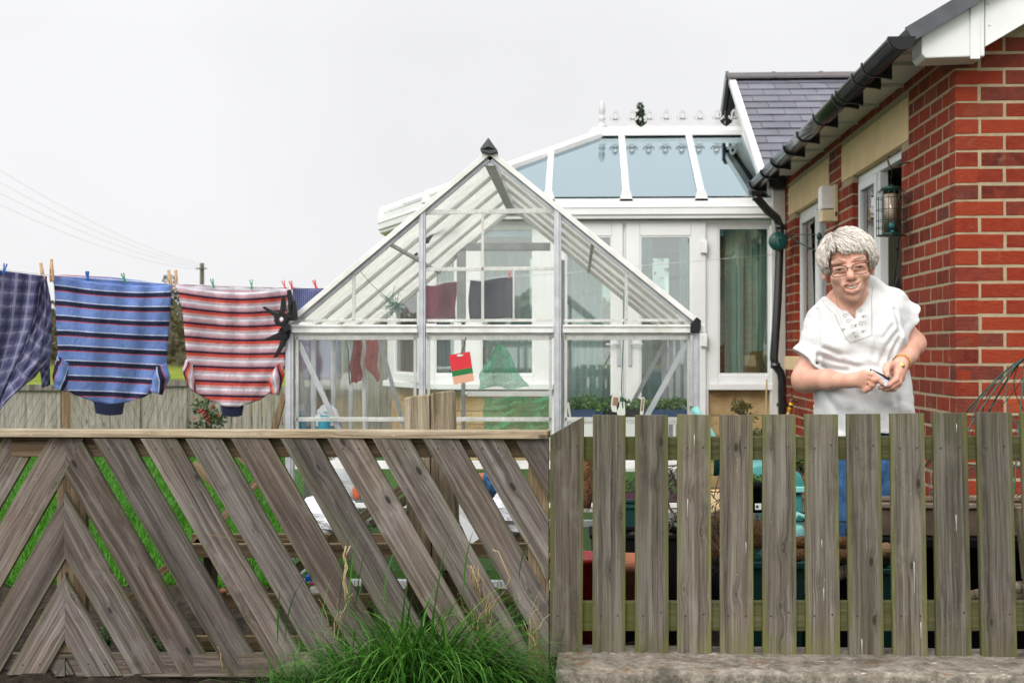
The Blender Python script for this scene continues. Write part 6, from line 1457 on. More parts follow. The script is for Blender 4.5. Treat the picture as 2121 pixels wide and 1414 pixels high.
if h: b.tube([h+Vector((0,0,.006)), h-Vector((0,0,.006))], .0012, 5); b.tube([h+Vector((-.003,0,.003)), h+Vector((.003,0,.003))], .0012, 5)
b.build('necklace', M['gold'], WOM)
# ---- face details
def sph(mb, c, r, n=12): mb.blob(c, r, n)
M['eyew'] = pm('shaded_eye_white', (.27,.22,.19), None, 20, .35); M['iris'] = pm('blue_grey_iris', (.02,.024,.03), None, 20, .2); M['lip'] = pm('lips', (.50,.19,.155), None, 30, .45); M['teeth'] = pm('teeth', (.84,.79,.68), None, 60, .3); M['mouth'] = pm('mouth_inside', (.13,.03,.025), None, 20, .6); M['brow'] = pm('grey_eyebrow', (.46,.35,.28), None, 20, .8)  # eye white darkened, shade of the squint painted into its colour
M['lash_shade'] = pm('lash_shadow_line', (.07,.045,.035), None, 20, .7)  # lash line with the shadow of the eye slit painted in
for s in (-1, 1):
    b = MB(); c = Vector(H(s*.031,-.0722,-.0035)); sph(b, c, .0115*hs, 14); e = b.build('eye', M['eyew'], WOM)
    b = MB(); sph(b, c+HR @ Vector((.001,-.0088*hs,.0)), .0058*hs, 12); b.build('iris', M['iris'], e)
    b = MB()
    for i in range(30):
        t = rg.uniform(0, 1); q = H(s*(.014+.034*t), -.0905+.019*t*t, .0215+.006*math.sin(t*2.6)-.004*t+rg.uniform(-.002,.002)); b.tube([q, np.array(q)+np.array(HR @ Vector((s*.006,.002,.001)))], [.0009,.0004], 4)
    b.build('eyebrow', M['brow'], WOM)
    b = MB(); b.tube([H(s*x_, y_, z_) for x_, y_, z_ in ((.017,-.0855,-.0050),(.024,-.0885,-.0032),(.032,-.0880,-.0030),(.040,-.0840,-.0042),(.046,-.0790,-.0068))], [.0008,.0015,.0017,.0015,.0008], 6); b.build('eyelash_shadow', M['lash_shade'], WOM)
b = MB(); b.blob(HM(0,-.076,-.073), (.026,.010,.013), 14); b.build('mouth', M['mouth'], WOM)
b = MB(); b.grid(lambda u, v: HM((u-.5)*.060, -.0925+.021*(2*(u-.5))**2, -.0695+.0095*(2*(u-.5))**2-.0095*v*(1-.6*(2*(u-.5))**2)), 14, 3); b.build('teeth', M['teeth'], WOM, fixn=False)
b = MB(); b.tube([HM(x,y,z) for x, y, z in ((-.036,-.0735,-.0560),(-.020,-.0915,-.0645),(-.008,-.0968,-.0680),(0,-.0976,-.0690),(.008,-.0968,-.0680),(.020,-.0915,-.0645),(.036,-.0735,-.0560))], [.0012,.002,.0024,.0022,.0024,.002,.0012], 8)
b.tube([HM(x,y,z) for x, y, z in ((-.035,-.0735,-.0585),(-.018,-.0920,-.0825),(0,-.0978,-.0900),(.018,-.0920,-.0825),(.035,-.0735,-.0585))], [.0015,.0028,.0034,.0028,.0015], 8); b.build('lips', M['lip'], WOM)
# glasses
gl_ = thing('glasses', 'thin dark rimmed glasses worn by the grey haired woman', 'glasses', Vector(H(0,-.1,0))); M['rim'] = pm('dark_bronze_rim', (.035,.025,.022), None, 20, .35, metal=.4)
b = MB()
for s in (-1, 1):
    rim = []
    for k in range(33):
        a = 2*math.pi*k/32; ca, sa = math.cos(a), math.sin(a); x = .0255*math.copysign(abs(ca)**.62, ca); z = .0165*math.copysign(abs(sa)**.62, sa); x += .0 ; rim.append(H(s*.0325+x, -.1035+.16*((s*.0325+x)**2)*8*.6, -.0075+z*(1 if z > 0 else 1.05)))
    b.tube(rim, .00115, 6, False); b.tube([rim[i] for i in range(1, 16)], .0017, 6)
    b.tube([H(s*.058,-.090,.003), H(s*.066,-.075,.004), H(s*.076,.0,.002), H(s*.078,.02,-.004)], .0016, 6)
b.tube([H(-.008,-.1045,-.002), H(0,-.107,.001), H(.008,-.1045,-.002)], .0013, 6); b.build('frame', M['rim'], gl_)
_t = NT('spectacle_lens'); M['lens'] = _t.end(_t.n('MixShader', i0=.025, i1=_t.n('BsdfTransparent', Color=(.99,.99,.99)).outputs[0], i2=_t.n('BsdfGlossy', Roughness=.02).outputs[0]).outputs[0])
for s in (-1, 1):
    b = MB(); b.prism([Vector(H(s*.0325+.024*math.copysign(abs(math.cos(a))**.62, math.cos(a)), -.1015, -.0075+.0155*math.copysign(abs(math.sin(a))**.62, math.sin(a)))) for a in [2*math.pi*k/24 for k in range(24)]], HR @ Vector((0,.0008,0))); b.build('lens', M['lens'], gl_)
# hair
def hairmat():
    t = NT('grey_hair'); i = t.island(); c = t.ramp(i, [(0,(.33,.285,.24)),(.3,(.46,.41,.36)),(.7,(.58,.53,.475)),(1,(.70,.66,.61))])
    b_ = t.bsdf(c, .5, None, 0, .35); return t.end(b_)
M['hair'] = hairmat()
rh = random.Random(12)
def capp(th, ph, k=1.):   # on the hair cap; ph azimuth (0 right, -90 deg front)
    return Vector((.089*k*math.sin(th)*math.cos(ph), .016+.104*k*math.sin(th)*math.sin(ph), .027+.081*k*math.cos(th)))
def zmin(x, y):
    f = max(0, min(1, (-y-.0)/.05)); side = min(1, abs(x)/.075)
    front = .053-.014*side+(.012 if x < -.02 and x > -.055 else 0); sidez = -.020; back = -.075
    if y < -.05: return front if abs(x) < .062 else -.002
    if y < .0: return (front if abs(x) < .058 else -.012)
    return sidez+(back-sidez)*min(1, y/.05)
W_ = Vector((-.034, .01, .11))
b = MB()
vs = []
# under-cap
Sx = MB()
Sx.grid(lambda u, v: H(*(lambda q: (q.x, q.y, max(q.z, zmin(q.x, q.y)+.004)))(capp(.02+v*2.0, u*2*math.pi, .965))), 48, 24)
o = Sx.build('hair', M['hair'], WOM, fixn=False); hroot = o
for i in range(8500):
    th = math.acos(1-rh.random()*1.42); ph = rh.uniform(0, 6.283); q = capp(th, ph, rh.uniform(.97, 1.0))
    zj = rh.gauss(0,.006)
    if q.z < zmin(q.x, q.y)+.006+zj: continue
    L = rh.uniform(.025, .055); n = 6; pts = [q]; lift = rh.uniform(.0, .010); wv = rh.uniform(0, 6.28); amp = rh.uniform(.0, .0035)
    nm = Vector((q.x/.089**2, (q.y-.016)/.104**2, (q.z-.027)/.081**2)).normalized()
    d = (q-W_); d = d-nm*d.dot(nm); d = d.normalized() if d.length > .01 else Vector((1,0,0))
    if q.y < .03 and q.x > -.035: d = (d+Vector((.75,-.25,0))*(1-min(1, abs(q.y+.02)/.12))).normalized()
    ok = True
    for k in range(n):
        p = pts[-1]+d*(L/n); c0 = Vector((0,.016,.027)); r_ = p-c0; e = math.sqrt((r_.x/.089)**2+(r_.y/.104)**2+(r_.z/.081)**2); t = (k+1)/n
        tgt = .98+lift*15*math.sin(t*2.4)*.8+.022*math.sin(wv+t*7)*.5+.022*math.sin(p.x*75+p.z*45+1)+.016*math.sin(p.y*60-p.x*50); p = c0+r_*(tgt/e)
        if p.z < zmin(p.x, p.y)-.002+zj: break
        nm = Vector((r_.x/.089**2, r_.y/.104**2, r_.z/.081**2)).normalized(); d = d-nm*d.dot(nm)+Vector((0,0,-.10)); side = nm.cross(d); d = (d+side*.25*math.sin(wv+t*9)).normalized(); pts.append(p)
    if len(pts) < 3: continue
    m = len(pts); rad = rh.uniform(.0006, .0012)
    b.tube([H(*p) for p in pts], [rad*(.5+1.2*math.sin(math.pi*min(.93,(j+.35)/(m))))*(1 if j < m-1 else .3) for j in range(m)], 4, False)
b.build('locks', M['hair'], hroot, fixn=False)
# watch, ring, card
b = MB(); wa = Vector(lw_+(le_-lw_)*.10); ax = Vector(le_-lw_).normalized(); u_ = ax.orthogonal().normalized(); v_ = ax.cross(u_)
for k in range(22):
    a = 2*math.pi*k/22; a2 = 2*math.pi*(k+.8)/22; b.bar(wa+(u_*math.cos(a)+v_*math.sin(a))*.0275, wa+(u_*math.cos(a2)+v_*math.sin(a2))*.0275, .008, .003, ax)
for k in range(16): a = 2*math.pi*k/16; b.blob(wa+ax*.012+(u_*math.cos(a)+v_*math.sin(a))*.0285, .003, 6)
f_ = onto(sk, 1868, 757, -.0); 
if f_ is not None: b.lathe([(0,0),(.009,0),(.010,.003),(.008,.005),(0,.005)], f_, 14, Matrix.Rotation(R(90),3,'X'))
tag(b.build('watch', M['gold']), 'gold bracelet watch on the wrist of the grey haired woman', 'watch')
b = MB(); k0 = Vector(kn[2])*.55+Vector(P(1808,797,-.268))*.45; ax = (Vector(P(1808,797,-.268))-Vector(kn[2])).normalized(); u_ = ax.orthogonal().normalized(); v_ = ax.cross(u_)
b.tube([k0+(u_*math.cos(a)+v_*math.sin(a))*.0104 for a in [2*math.pi*i/20 for i in range(21)]], .0014, 6, False); tag(b.build('ring', M['gold']), 'gold ring on the finger resting against the bank card', 'ring')
cd = thing('bank_card', 'silvery card with a black stripe held in both hands over the white blouse', 'card', Vector(P(1822,782,-.26)))
TL, TR, BR, BL = [Vector(P(*q)) for q in ((1803,763,-.240),(1845,782,-.246),(1836,800,-.268),(1797,779,-.246))]
nrm = (TR-TL).cross(BL-TL).normalized(); nrm = nrm if nrm.y < 0 else -nrm
M['card'] = pm('silver_card', (.42,.42,.43), (.30,.30,.32), 60, .35, metal=.2)
b = MB(); b.prism([TL, TR, BR, BL], -nrm*.0012); b.build('card_body', M['card'], cd)
b = MB(); b.prism([lerp(TL,BL,.02)+nrm*.0004, lerp(TR,BR,.02)+nrm*.0004, lerp(TR,BR,.36)+nrm*.0004, lerp(TL,BL,.36)+nrm*.0004], nrm*.0006); b.build('stripe', M['black'], cd)
# ---- jeans and shoes
J = SDF(np.array([P(1680,900)[0], PYY-.2, ZG+.03]), np.array([P(1895,900)[0], PYY+.24, P(1780,862)[2]]), .006)
J.cone(P(1786,905,.015), P(1786,960,.02), .135, .138, .05, '+', 1.05)
for s in (-1, 1):
    hx_ = P(1786+s*36, 940, .02); kx = np.array([hx_[0]+s*.0, PYY+.0, .30]); ax_ = np.array([hx_[0]-s*.004, PYY+.04, ZG+.07]); J.cone(hx_, kx, .098, .068, .03); J.cone(kx, ax_, .067, .052, .02)
sl, (X, Y, Z) = J.sub(J.lo, J.lo+J.h*J.n); J.D[sl] += (np.sin(Z*60+np.sin(X*40)*2)*.003+np.sin(X*70+Z*25)*.002+0*Y).astype(np.float32)
M['denim'] = pm('blue_denim', (.022,.085,.20), (.045,.13,.28), 60, .9, .6, 500)
J.obj('jeans', M['denim'], WOM, 2)
for s in (-1, 1):
    x = P(1786+s*36, 940)[0]; b = MB(); b.blob((x, PYY-.03, ZG+.05), (.043,.115,.045), 16); b.box((x, PYY-.03, ZG+.012), (.082,.225,.020)); b.build('shoe', M['white'], WOM, bevel=.004)
# ------------------------------------------------------------------ clutter behind the fences
def post_half(x0, x1, pts): pass
wp = thing('wooden_post', 'old weathered double post with a slanted top rising just behind the fence capping', 'post', (pt(892,1200,4.3).x, 4.3, 0))
def plk(P, nm='plank', Y=4.26, th=.05):
    Q = [pt(x, y, Y) for x, y in P]; bt = [Vector((Q[-1].x, Y, 0)), Vector((Q[-2].x, Y, 0))]
    board(wp, nm, Q[:-2]+[Q[-2], Q[-1]], R(-1.5), th, W['post'], (), (), .004)
plk([(836,826),(841,823),(862,819),(889,817),(893,1180),(845,1180)]); plk([(891,818),(892,815),(912,811),(936,809),(941,812),(952,1180),(895,1180)])
b = MB(); b.box((pt(895,1150,4.285).x, 4.285, pt(895,1185,4.285).z/2), (.155, .05, pt(895,1180,4.285).z)); b.build('foot', W['dark'], wp)
# planter frame of rails behind the diagonal boards
tf = thing('timber_planter', 'brown slatted timber planter frame behind the diagonal boards', 'planter', (pt(750,1250,4.6).x, 4.6, 0))
for y, Y in ((1139,4.45),(1243,4.45),(1118,4.85),(1330,4.45)): rail(tf, 'rail', pt(398,y,Y), pt(1118,y,Y), .045, .025, W['brown'])
for x, Y in ((432,4.47),(760,4.47),(1100,4.47),(432,4.85),(1100,4.85)): p = pt(x, 1120, Y); rail(tf, 'post', (p.x,Y+.025,0), (p.x,Y+.025,p.z), .04, .03, W['dark'])
tr = thing('trellis', 'folding trellis of crossed brown laths leaning on the planter frame', 'trellis', pt(500,1150,4.9))
for (x0,y0,x1,y1) in ((395,1140,575,955),(270,1240,420,1110),(400,960,600,1150),(455,900,650,1095)): rail(tr, 'lath', pt(x0,y0,4.75), pt(x1,y1,4.75), .028, .012, W['brown'])
t2_ = thing('trellis', 'dark lath trellis end poking up between the white bags and the old double post', 'trellis', pt(850,1040,4.55))
for (x0,y0,x1,y1) in ((770,1085,945,960),(745,1075,860,990),(560,1225,700,1105)): rail(t2_, 'lath', pt(x0,y0,4.55), pt(x1,y1,4.55), .03, .03, W['dark'])
crumple('plastic_bag', 'white plastic sack with an orange mark lying inside the greenhouse behind the boards', 'bag', pt(725,1000,5.98), (.11,.08,.13), M['bagw'], 5, 'white bags behind the diagonal boards')
b = MB(); b.blob(pt(738,1020,5.88), (.018,.006,.03), 10); tag(b.build('label_tag', pm('orange_label', (.75,.12,.02))), 'orange label on the white sack seen between the diagonal boards', 'label')
crumple('plastic_bag', 'crumpled white sack on the soil right behind the dry grass and old double post', 'bag', pt(1050,1065,4.7), (.065,.07,.075), M['bagw'], 6, 'white bags behind the diagonal boards')
crumple('plastic_bag', 'flat white plastic sheet bundle at the greenhouse corner foot behind the boards', 'bag', pt(680,1065,5.6), (.12,.06,.08), M['bagw'], 8, 'white bags behind the diagonal boards')
b = MB(); q = [pt(x, y, 4.62) for x, y in ((940,1050),(968,1038),(1000,1110),(975,1125))]; b.prism([q[0], q[1], q[2]], (0,.004,0)); b.prism([q[0]+Vector((0,-.01,0)), q[2]+Vector((0,-.004,0)), q[3]+Vector((0,-.03,0))], (0,.004,0)); tag(b.build('folded_paper', pm('white_paper', (.8,.8,.8), None, 8, .8), origin=q[3]), 'folded white paper sheet stuck between the old double post and a reddish board', 'paper')
crumple('glove', 'blue gardening glove lying on a terracotta pot behind the brown board', 'glove', pt(1025,990,5.5), (.04,.04,.055), pm('blue_glove', (.02,.09,.19), (.01,.05,.12), 40, .8), 9)
def pot(name, lab, cat, c, r, h, mat, group=None, taper=.75, lip=.012, soil=True):
    t_ = thing(name, lab, cat, c, group); b = MB(); c = Vector(c)
    b.lathe([(r*taper*.9,0),(r*taper,0),(r,h*.8),(r+lip,h*.8),(r+lip,h),(r-.006,h),(r-.01,h*.75)], c, 28); b.build('pot', mat, t_)
    if soil: b = MB(); b.lathe([(0,h*.86),(r-.008,h*.84)], c, 24); b.build('soil', M['soil'], t_)
    return t_
M['terra'] = pm('terracotta', (.36,.13,.065), (.26,.09,.05), 12, .9, .4, 80, dirt=(.40,.33,.28)); M['redp'] = pm('red_plastic', (.30,.008,.012), None, 12, .35); M['blackp'] = pm('black_pot_and_shade', (.006,.006,.007), None, 20, .9, spec=.1); M['teal'] = pm('teal_plastic', (.045,.25,.23), (.035,.20,.19), 8, .45); M['tealp'] = pm('pale_teal_plastic', (.20,.47,.44), (.15,.4,.37), 8, .5); M['tealdk'] = pm('dark_green_plastic', (.005,.035,.03), None, 8, .7, spec=.2)
q = pt(1005,1010,5.6); pot('plant_pot', 'terracotta pot under the blue glove behind the diagonal boards', 'pot', (q.x, 5.6, .38), .06, .12, M['terra'], 'pots behind the fences')
for (px, py, c, lab, sz) in ((655,1192,(.01,.10,.55),'blue packet in the planter frame behind the diagonal boards',(.035,.02,.012)),(662,1203,(.55,.02,.2),'magenta packet between the blue and the white packets in the planter frame',(.03,.02,.007)),(664,1218,(.75,.75,.75),'white packet lying lowest in the planter frame',(.032,.02,.016))):
    q = pt(px, py, 4.52); b = MB(); b.box(q, (sz[0]*2, sz[1]*2, sz[2]*1.6), Matrix.Rotation(R(-14),3,'Y')); tag(b.build('packet', pm('packet_'+lab.split()[0], c, None, 10, .4), bevel=.003), lab, 'packet', 'packets in the planter frame')
b = MB(); b.blob(pt(462,1224,4.44), (.013,.012,.010), 10, .08, 3); tag(b.build('stone', M['terra']), 'small pinkish stone on the planter rail behind the diagonal boards', 'stone')
# weeds in the soil bed behind the diagonal boards
M['weed'] = leafmat('weed_leaves', (.02,.06,.012), (.08,.16,.03))
for (px, py, Y, n, lab) in ((215,1310,4.35,10,'low green weed on the soil behind the chevron boards'), (318,1335,4.4,8,'tiny green weed on the soil by the broad diagonal boards')):
    b = MB(); q = pt(px, py, Y); 
    for i in range(n): leaves(b, (q.x+rg.gauss(0,.03), Y+rg.gauss(0,.03), max(.01, q.z-.01+rg.uniform(-.02,.02))), (.018,.018,.018), 9, .013, rg)
    b.tube([(q.x,Y,0), (q.x,Y,max(.03,q.z))], .002, 5)
    tag(b.build('weed', M['weed'], fixn=False, origin=(q.x,Y,0)), lab, 'plant', 'weeds in the soil bed')
b = MB()
for i in range(500):
    px = rg.uniform(620, 1130); Yb = rg.uniform(4.1, 4.5); q = pt(px, 1300, Yb); blade(b, (q.x, Yb, .0), rg.uniform(0,6.28), rg.uniform(.12,.36), rg.uniform(.003,.006), rg.uniform(.05,.4), rg.uniform(.2,1.2), 6)
kind(tag(b.build('long_grass', M['blade'], fixn=False, origin=(-.2,4.3,0)), 'tall green grass growing behind the diagonal boards', 'grass'), 'stuff')
# --- behind the pickets
def bucket(lab, px, Y, r, ztop, zb_, mat, group=None, nm='bucket', cat='bucket'):
    q = pt(px, 1100, Y); t_ = thing(nm, lab, cat, (q.x, Y, zb_), group); h = ztop-zb_; b = MB(); b.lathe([(r*.7,0),(r*.74,.002),(r*.98,h-.02),(r+.008,h-.02),(r+.008,h),(r-.004,h),(r*.72,.01),(0,.01)], (q.x,Y,zb_), 30); b.build('shell', mat, t_)
    b = MB(); b.tube([(q.x+(r+.01)*math.cos(a), Y+.0, ztop-.01-(r)*.35*math.sin(a)) for a in [math.pi*i/16 for i in range(17)]], .003, 6); b.build('handle', M['black'], t_); return t_
bucket('deep red bucket behind the slanted end picket', 1195, 4.35, .085, pt(1200,1148,4.35).z, ZG+.02, M['redp'])
q = pt(1300,1160,4.55); pot('plant_pot', 'terracotta pot with a wide rim behind the second and third pickets', 'pot', (q.x, 4.55, pt(1300,1160,4.55).z-.16), .10, .17, M['terra'], 'pots behind the fences')
M['coir'] = pm('coir_fibre', (.22,.105,.04), (.12,.055,.02), 60, 1., 1., 150, bdist=.02)
def fibre(mb, pts, r, n, seed):
    r3 = random.Random(seed)
    for i in range(n):
        k = r3.randrange(len(pts)-1); t = r3.random(); p = Vector(pts[k]).lerp(Vector(pts[k+1]), t); d = Vector((r3.gauss(0,1), r3.gauss(0,1), r3.gauss(0,1))).normalized(); p = p+d*r*r3.uniform(.85,1.05); e = Vector((r3.gauss(0,1), r3.gauss(0,1), r3.gauss(0,1))).normalized()
        mb.tube([p-e*.012, p+d*.004, p+e*.012], .0008, 3, False)
def coirroll(lab, pts, r, seed):
    b = MB(); b.tube(pts, [r*random.Random(seed+i).uniform(.9,1.08) for i in range(len(pts))], 14); fibre(b, pts, r, 260, seed); tag(b.build('coir_liner', M['coir']), lab, 'coir liner', 'coir liners behind the pickets')
coirroll('ginger coir rope end hanging beside the greenhouse, by the slanted picket', [pt(1222,930,4.9), pt(1214,970,4.9), pt(1217,1010,4.9), pt(1212,1050,4.9)], .022, 1)
coirroll('dark brown coir basket liner between the fourth and fifth pickets', [pt(1478,1065,4.5), pt(1484,1095,4.5), pt(1480,1130,4.5), pt(1486,1165,4.5)], .05, 2)
coirroll('brown coir liner touching the pale teal box', [pt(1562,1080,4.45), pt(1568,1105,4.45), pt(1562,1130,4.45)], .028, 3)
coirroll('long upper coir roll lying in front of the jeans', [pt(x,1123,4.42) for x in (1600,1650,1700,1760,1800)], .020, 4)
coirroll('long lower coir roll lying in front of the jeans', [pt(x,1150,4.40) for x in (1600,1650,1700,1760,1850)], .022, 5)
b = MB()
for i in range(26): a = pt(1388+rg.gauss(0,10), 1000+rg.uniform(-30,90), 4.75); b.tube([a, a+Vector((rg.gauss(0,.03), rg.gauss(0,.03), rg.uniform(-.06,.06))), a+Vector((rg.gauss(0,.05), rg.gauss(0,.04), rg.uniform(-.1,.08)))], .0028, 4)
tag(b.build('dead_twigs', M['bark'], origin=pt(1390,1090,4.75)), 'tangle of dead dark twigs behind the third and fourth pickets', 'twigs'); b = MB()
for i in range(24): a = pt(1482+rg.gauss(0,9), 1075+rg.gauss(0,25), 4.38); b.tube([a, a+Vector((rg.gauss(0,.02), rg.gauss(0,.02), rg.uniform(-.03,.04))), a+Vector((rg.gauss(0,.03), rg.gauss(0,.03), rg.uniform(-.05,.05)))], .002, 4)
tag(b.build('dead_twigs', M['bark'], origin=pt(1482,1090,4.38)), 'thin dead twigs in front of the coir liner between the fourth and fifth pickets', 'twigs')
def trough(nm, lab, cat, xa, xb, Y0, Y1, zt, zb_, mat, soil=True, flare=.02, lip=.018, group=None):
    t_ = thing(nm, lab, cat, ((xa+xb)/2, (Y0+Y1)/2, zb_), group); b = MB(); f = flare
    A = [(xa+f,Y0+f,zb_),(xb-f,Y0+f,zb_),(xb-f,Y1-f,zb_),(xa+f,Y1-f,zb_)]; T = [(xa,Y0,zt),(xb,Y0,zt),(xb,Y1,zt),(xa,Y1,zt)]; b.add(A+T, [(3,2,1,0)]+[(i,(i+1)%4,4+(i+1)%4,4+i) for i in range(4)]); b.build('body', mat, t_, bevel=.004)
    b = MB(); l = lip
    for p, q_ in (((xa-l/2,Y0,zt),(xb+l/2,Y0,zt)),((xa-l/2,Y1,zt),(xb+l/2,Y1,zt)),((xa,Y0+l/2,zt),(xa,Y1-l/2,zt)),((xb,Y0+l/2,zt),(xb,Y1-l/2,zt))): b.bar(p, q_, l, l)
    b.build('rim', mat, t_, bevel=.003)
    if soil: b = MB(); b.grid(lambda u, v: (xa+.005+(xb-xa-.01)*u, Y0+.01+(Y1-Y0-.02)*v, zt-.02+.012*math.sin(u*37)*math.sin(v*9)+rg.uniform(-.006,.006)), 40, 8); b.build('soil', M['soil'], t_, fixn=False)
    return t_
px2 = lambda x, Y: pt(x, 1100, Y).x
M['dusty'] = pm('dusty_brown_plastic', (.17,.115,.08), (.11,.075,.055), 14, .8, .3, 60, dirt=(.28,.24,.19))
z = pt(1900,1047,4.5).z
trough('planter_trough', 'long dusty brown planter trough in front of the jeans and the brick wall', 'planter', px2(1795,4.5), px2(2160,4.5), 4.5, 4.72, z, z-.10, M['dusty'], True, .02, .016)
st = thing('potting_bench', 'dark bench under the dusty brown planter trough', 'bench', (px2(1980,4.6), 4.6, ZG)); b = MB(); b.box((px2(1990,4.6), 4.62, z-.115), (.70,.34,.025)); b.build('top', M['blackp'], st)
for x in (1800, 2165):
    for Y in (4.5, 4.74): b = MB(); b.box((px2(x,4.6), Y, (z-.128+ZG)/2), (.035,.035,z-.128-ZG)); b.build('leg', W['dark'], st)
b = MB(); b.box((px2(1990,4.6), 4.80, (z-.14+ZG)/2), (.62,.012,z-.16-ZG)); b.build('back_panel', M['blackp'], st)  # black sheet closing the bench back, painting the shade below the trough
trough('shade_trough', 'deep black trough added as shade behind the coir rolls', 'planter', px2(1610,4.5), px2(1775,4.5), 4.47, 4.68, pt(1600,1165,4.5).z, ZG+.01, M['blackp'], True, .015, .014, 'black shade blocks behind the pickets')  # black troughs added to paint the shade seen between the pickets
trough('shade_trough', 'black trough added as shade behind the terracotta pot', 'planter', px2(1225,4.7), px2(1465,4.7), 4.68, 4.9, pt(1400,1110,4.7).z, ZG+.01, M['blackp'], True, .015, .014, 'black shade blocks behind the pickets')
trough('green_trough', 'dark green trough with a broad rim below the pale teal box', 'planter', px2(1500,4.36), px2(1665,4.36), 4.34, 4.44, pt(1570,1168,4.36).z, ZG+.02, M['tealdk'], False, .012, .02)
trough('green_trough', 'dark green tub in shade under the brown planter trough', 'planter', px2(1800,4.33), px2(1850,4.33), 4.30, 4.42, pt(1830,1180,4.33).z, ZG+.02, M['tealdk'], False, .012, .016)
trough('dark_green_crate', 'dark green crate standing behind the second and third pickets', 'crate', px2(1240,5.0), px2(1330,5.0), 5.0, 5.2, pt(1305,1050,5.0).z, ZG+.01, M['tealdk'], False, .01, .012)
# black lumps added as a wall of shade behind everything
crumple('shade_lump', 'big black lump added as shade behind the terracotta pot and twigs', 'sack', (px2(1370,5.2), 5.25, .08), (.19,.10,.25), M['blackp'], 12, 'black shade lumps'); crumple('shade_lump', 'big black lump added as shade behind the coir basket liner', 'sack', (px2(1530,5.0), 5.05, .02), (.15,.10,.22), M['blackp'], 14, 'black shade lumps')
# teal storage box, can and labelled pot
tb_ = thing('plastic_box', 'teal plastic box with a domed lid behind the fifth to seventh pickets', 'box', (px2(1605,4.62), 4.65, ZG)); Yt = 4.58
b = MB(); xa, xb = px2(1520,Yt), px2(1668,Yt); zt = pt(1600,1008,Yt).z; zt2 = pt(1600,962,Yt).z
n = 16; pr = [(xa+(xb-xa)*i/n, zt+(zt2-zt)*(math.sin(math.pi*i/n)**.35 if 0 < i < n else 0)) for i in range(n+1)]
b.smooth = True; b.prism([(x, Yt, zz) for x, zz in pr], (0,.22,0)); b.smooth = False; b.build('lid', M['teal'], tb_, bevel=.004)
b = MB(); b.box(((xa+xb)/2, Yt+.11, zt-.008), (xb-xa+.014,.235,.02)); b.build('rim', M['tealp'], tb_, bevel=.004)
b = MB(); b.box(((xa+xb)/2+.045, Yt+.115, (zt-.02+ZG)/2), (xb-xa-.10,.20,zt-.02-ZG)); b.build('body', M['teal'], tb_, bevel=.01)
b = MB(); q = pt(1657,1070,Yt-.01); b.tube([q+Vector((-.012,0,-.016)), q+Vector((-.012,0,.006)), q+Vector((-.004,0,.014)), q+Vector((.012,0,.014)), q+Vector((.012,0,-.016))], .003, 6); b.bar(pt(1640,1079,Yt-.01), pt(1756,1080,Yt-.01), .004, .004); b.build('wire_catch', M['black'], tb_)
w2_ = thing('watering_can', 'pale teal watering can half hidden behind the fifth and sixth pickets', 'watering can', (px2(1610,4.45), 4.47, pt(1600,1150,4.47).z)); zc = pt(1600,1150,4.47).z; b = MB(); b.lathe([(0,0),(.085,0),(.09,.01),(.086,.085),(.078,.095),(0,.095)], (px2(1613,4.47), 4.50, zc), 28); b.build('body', M['tealp'], w2_)
b = MB(); b.tube([(px2(1565,4.47),4.5,zc+.02), (px2(1530,4.47),4.5,zc+.09), (px2(1500,4.47),4.5,zc+.16)], [.022,.014,.012], 12); b.build('spout', M['tealp'], w2_); b = MB(); b.tube([(px2(1640,4.47),4.5,zc+.09), (px2(1655,4.47),4.5,zc+.13), (px2(1690,4.47),4.5,zc+.11), (px2(1682,4.47),4.5,zc+.03)], .009, 10); b.build('handle', M['tealp'], w2_)
q = pt(1567,1065,4.42); t_ = pot('plant_pot', 'square shouldered black pot with a white price sticker between the fifth and sixth pickets', 'pot', (q.x, 4.5, q.z-.0), .05, .10, M['blackp'], 'pots behind the fences')
b = MB(); b.prism([pt(x, y, 4.437) for x, y in ((1564,1042),(1577,1042),(1577,1055),(1564,1055))], (0,.002,0)); stk = b.build('sticker', M['label'], t_); b = MB(); b.prism([pt(x, y, 4.436) for x, y in ((1566,1046),(1571,1046),(1571,1051),(1566,1051))], (0,.0008,0)); b.build('print', M['fgreen'], stk)
b = MB()
for i in range(5): leaves(b, (q.x+rg.gauss(0,.025), 4.5+rg.gauss(0,.02), q.z+.105), (.025,.025,.012), 18, .010, rg)
b.build('leaves', M['weed'], t_, fixn=False)
b = MB(); b.tube([pt(1440,1018,5.0), pt(1500,1016,5.0), pt(1520,1017,5.0)], .006, 8); tag(b.build('cane', M['hoseo']), 'yellow bamboo cane lying behind the fourth picket', 'cane')
b = MB(); b.prism([pt(x, y, 5.6) for x, y in ((1455,1022),(1512,1020),(1514,1068),(1455,1070))], (0,.03,0)); tag(b.build('paving_slab', M['stone'], bevel=.004), 'pale beige slab standing on edge behind the yellow cane', 'slab')
crumple('stone', 'ochre brown stone under the dusty planter trough', 'stone', pt(1836,1140,4.38), (.025,.03,.025), pm('ochre_stone', (.22,.13,.06), (.14,.08,.04), 30, .9), 22, None, 16, .15)
for (p, lab, r) in ((((1590,1245),(1650,1222),(1700,1200),(1760,1180)), 'crooked weathered log behind the sixth and seventh pickets', .022), (((2000,1240),(2060,1222),(2130,1215)), 'upper split log on the ground by the potting bench leg', .02), (((1990,1250),(2050,1238),(2125,1232)), 'lower split log on the ground by the potting bench leg', .018)):
    b = MB(); b.tube([pt(x, y, 4.42) for x, y in p], [r*random.Random(len(lab)+i).uniform(.8,1.2) for i in range(len(p))], 12); tag(b.build('log', W['post']), lab, 'log', 'logs behind the pickets')
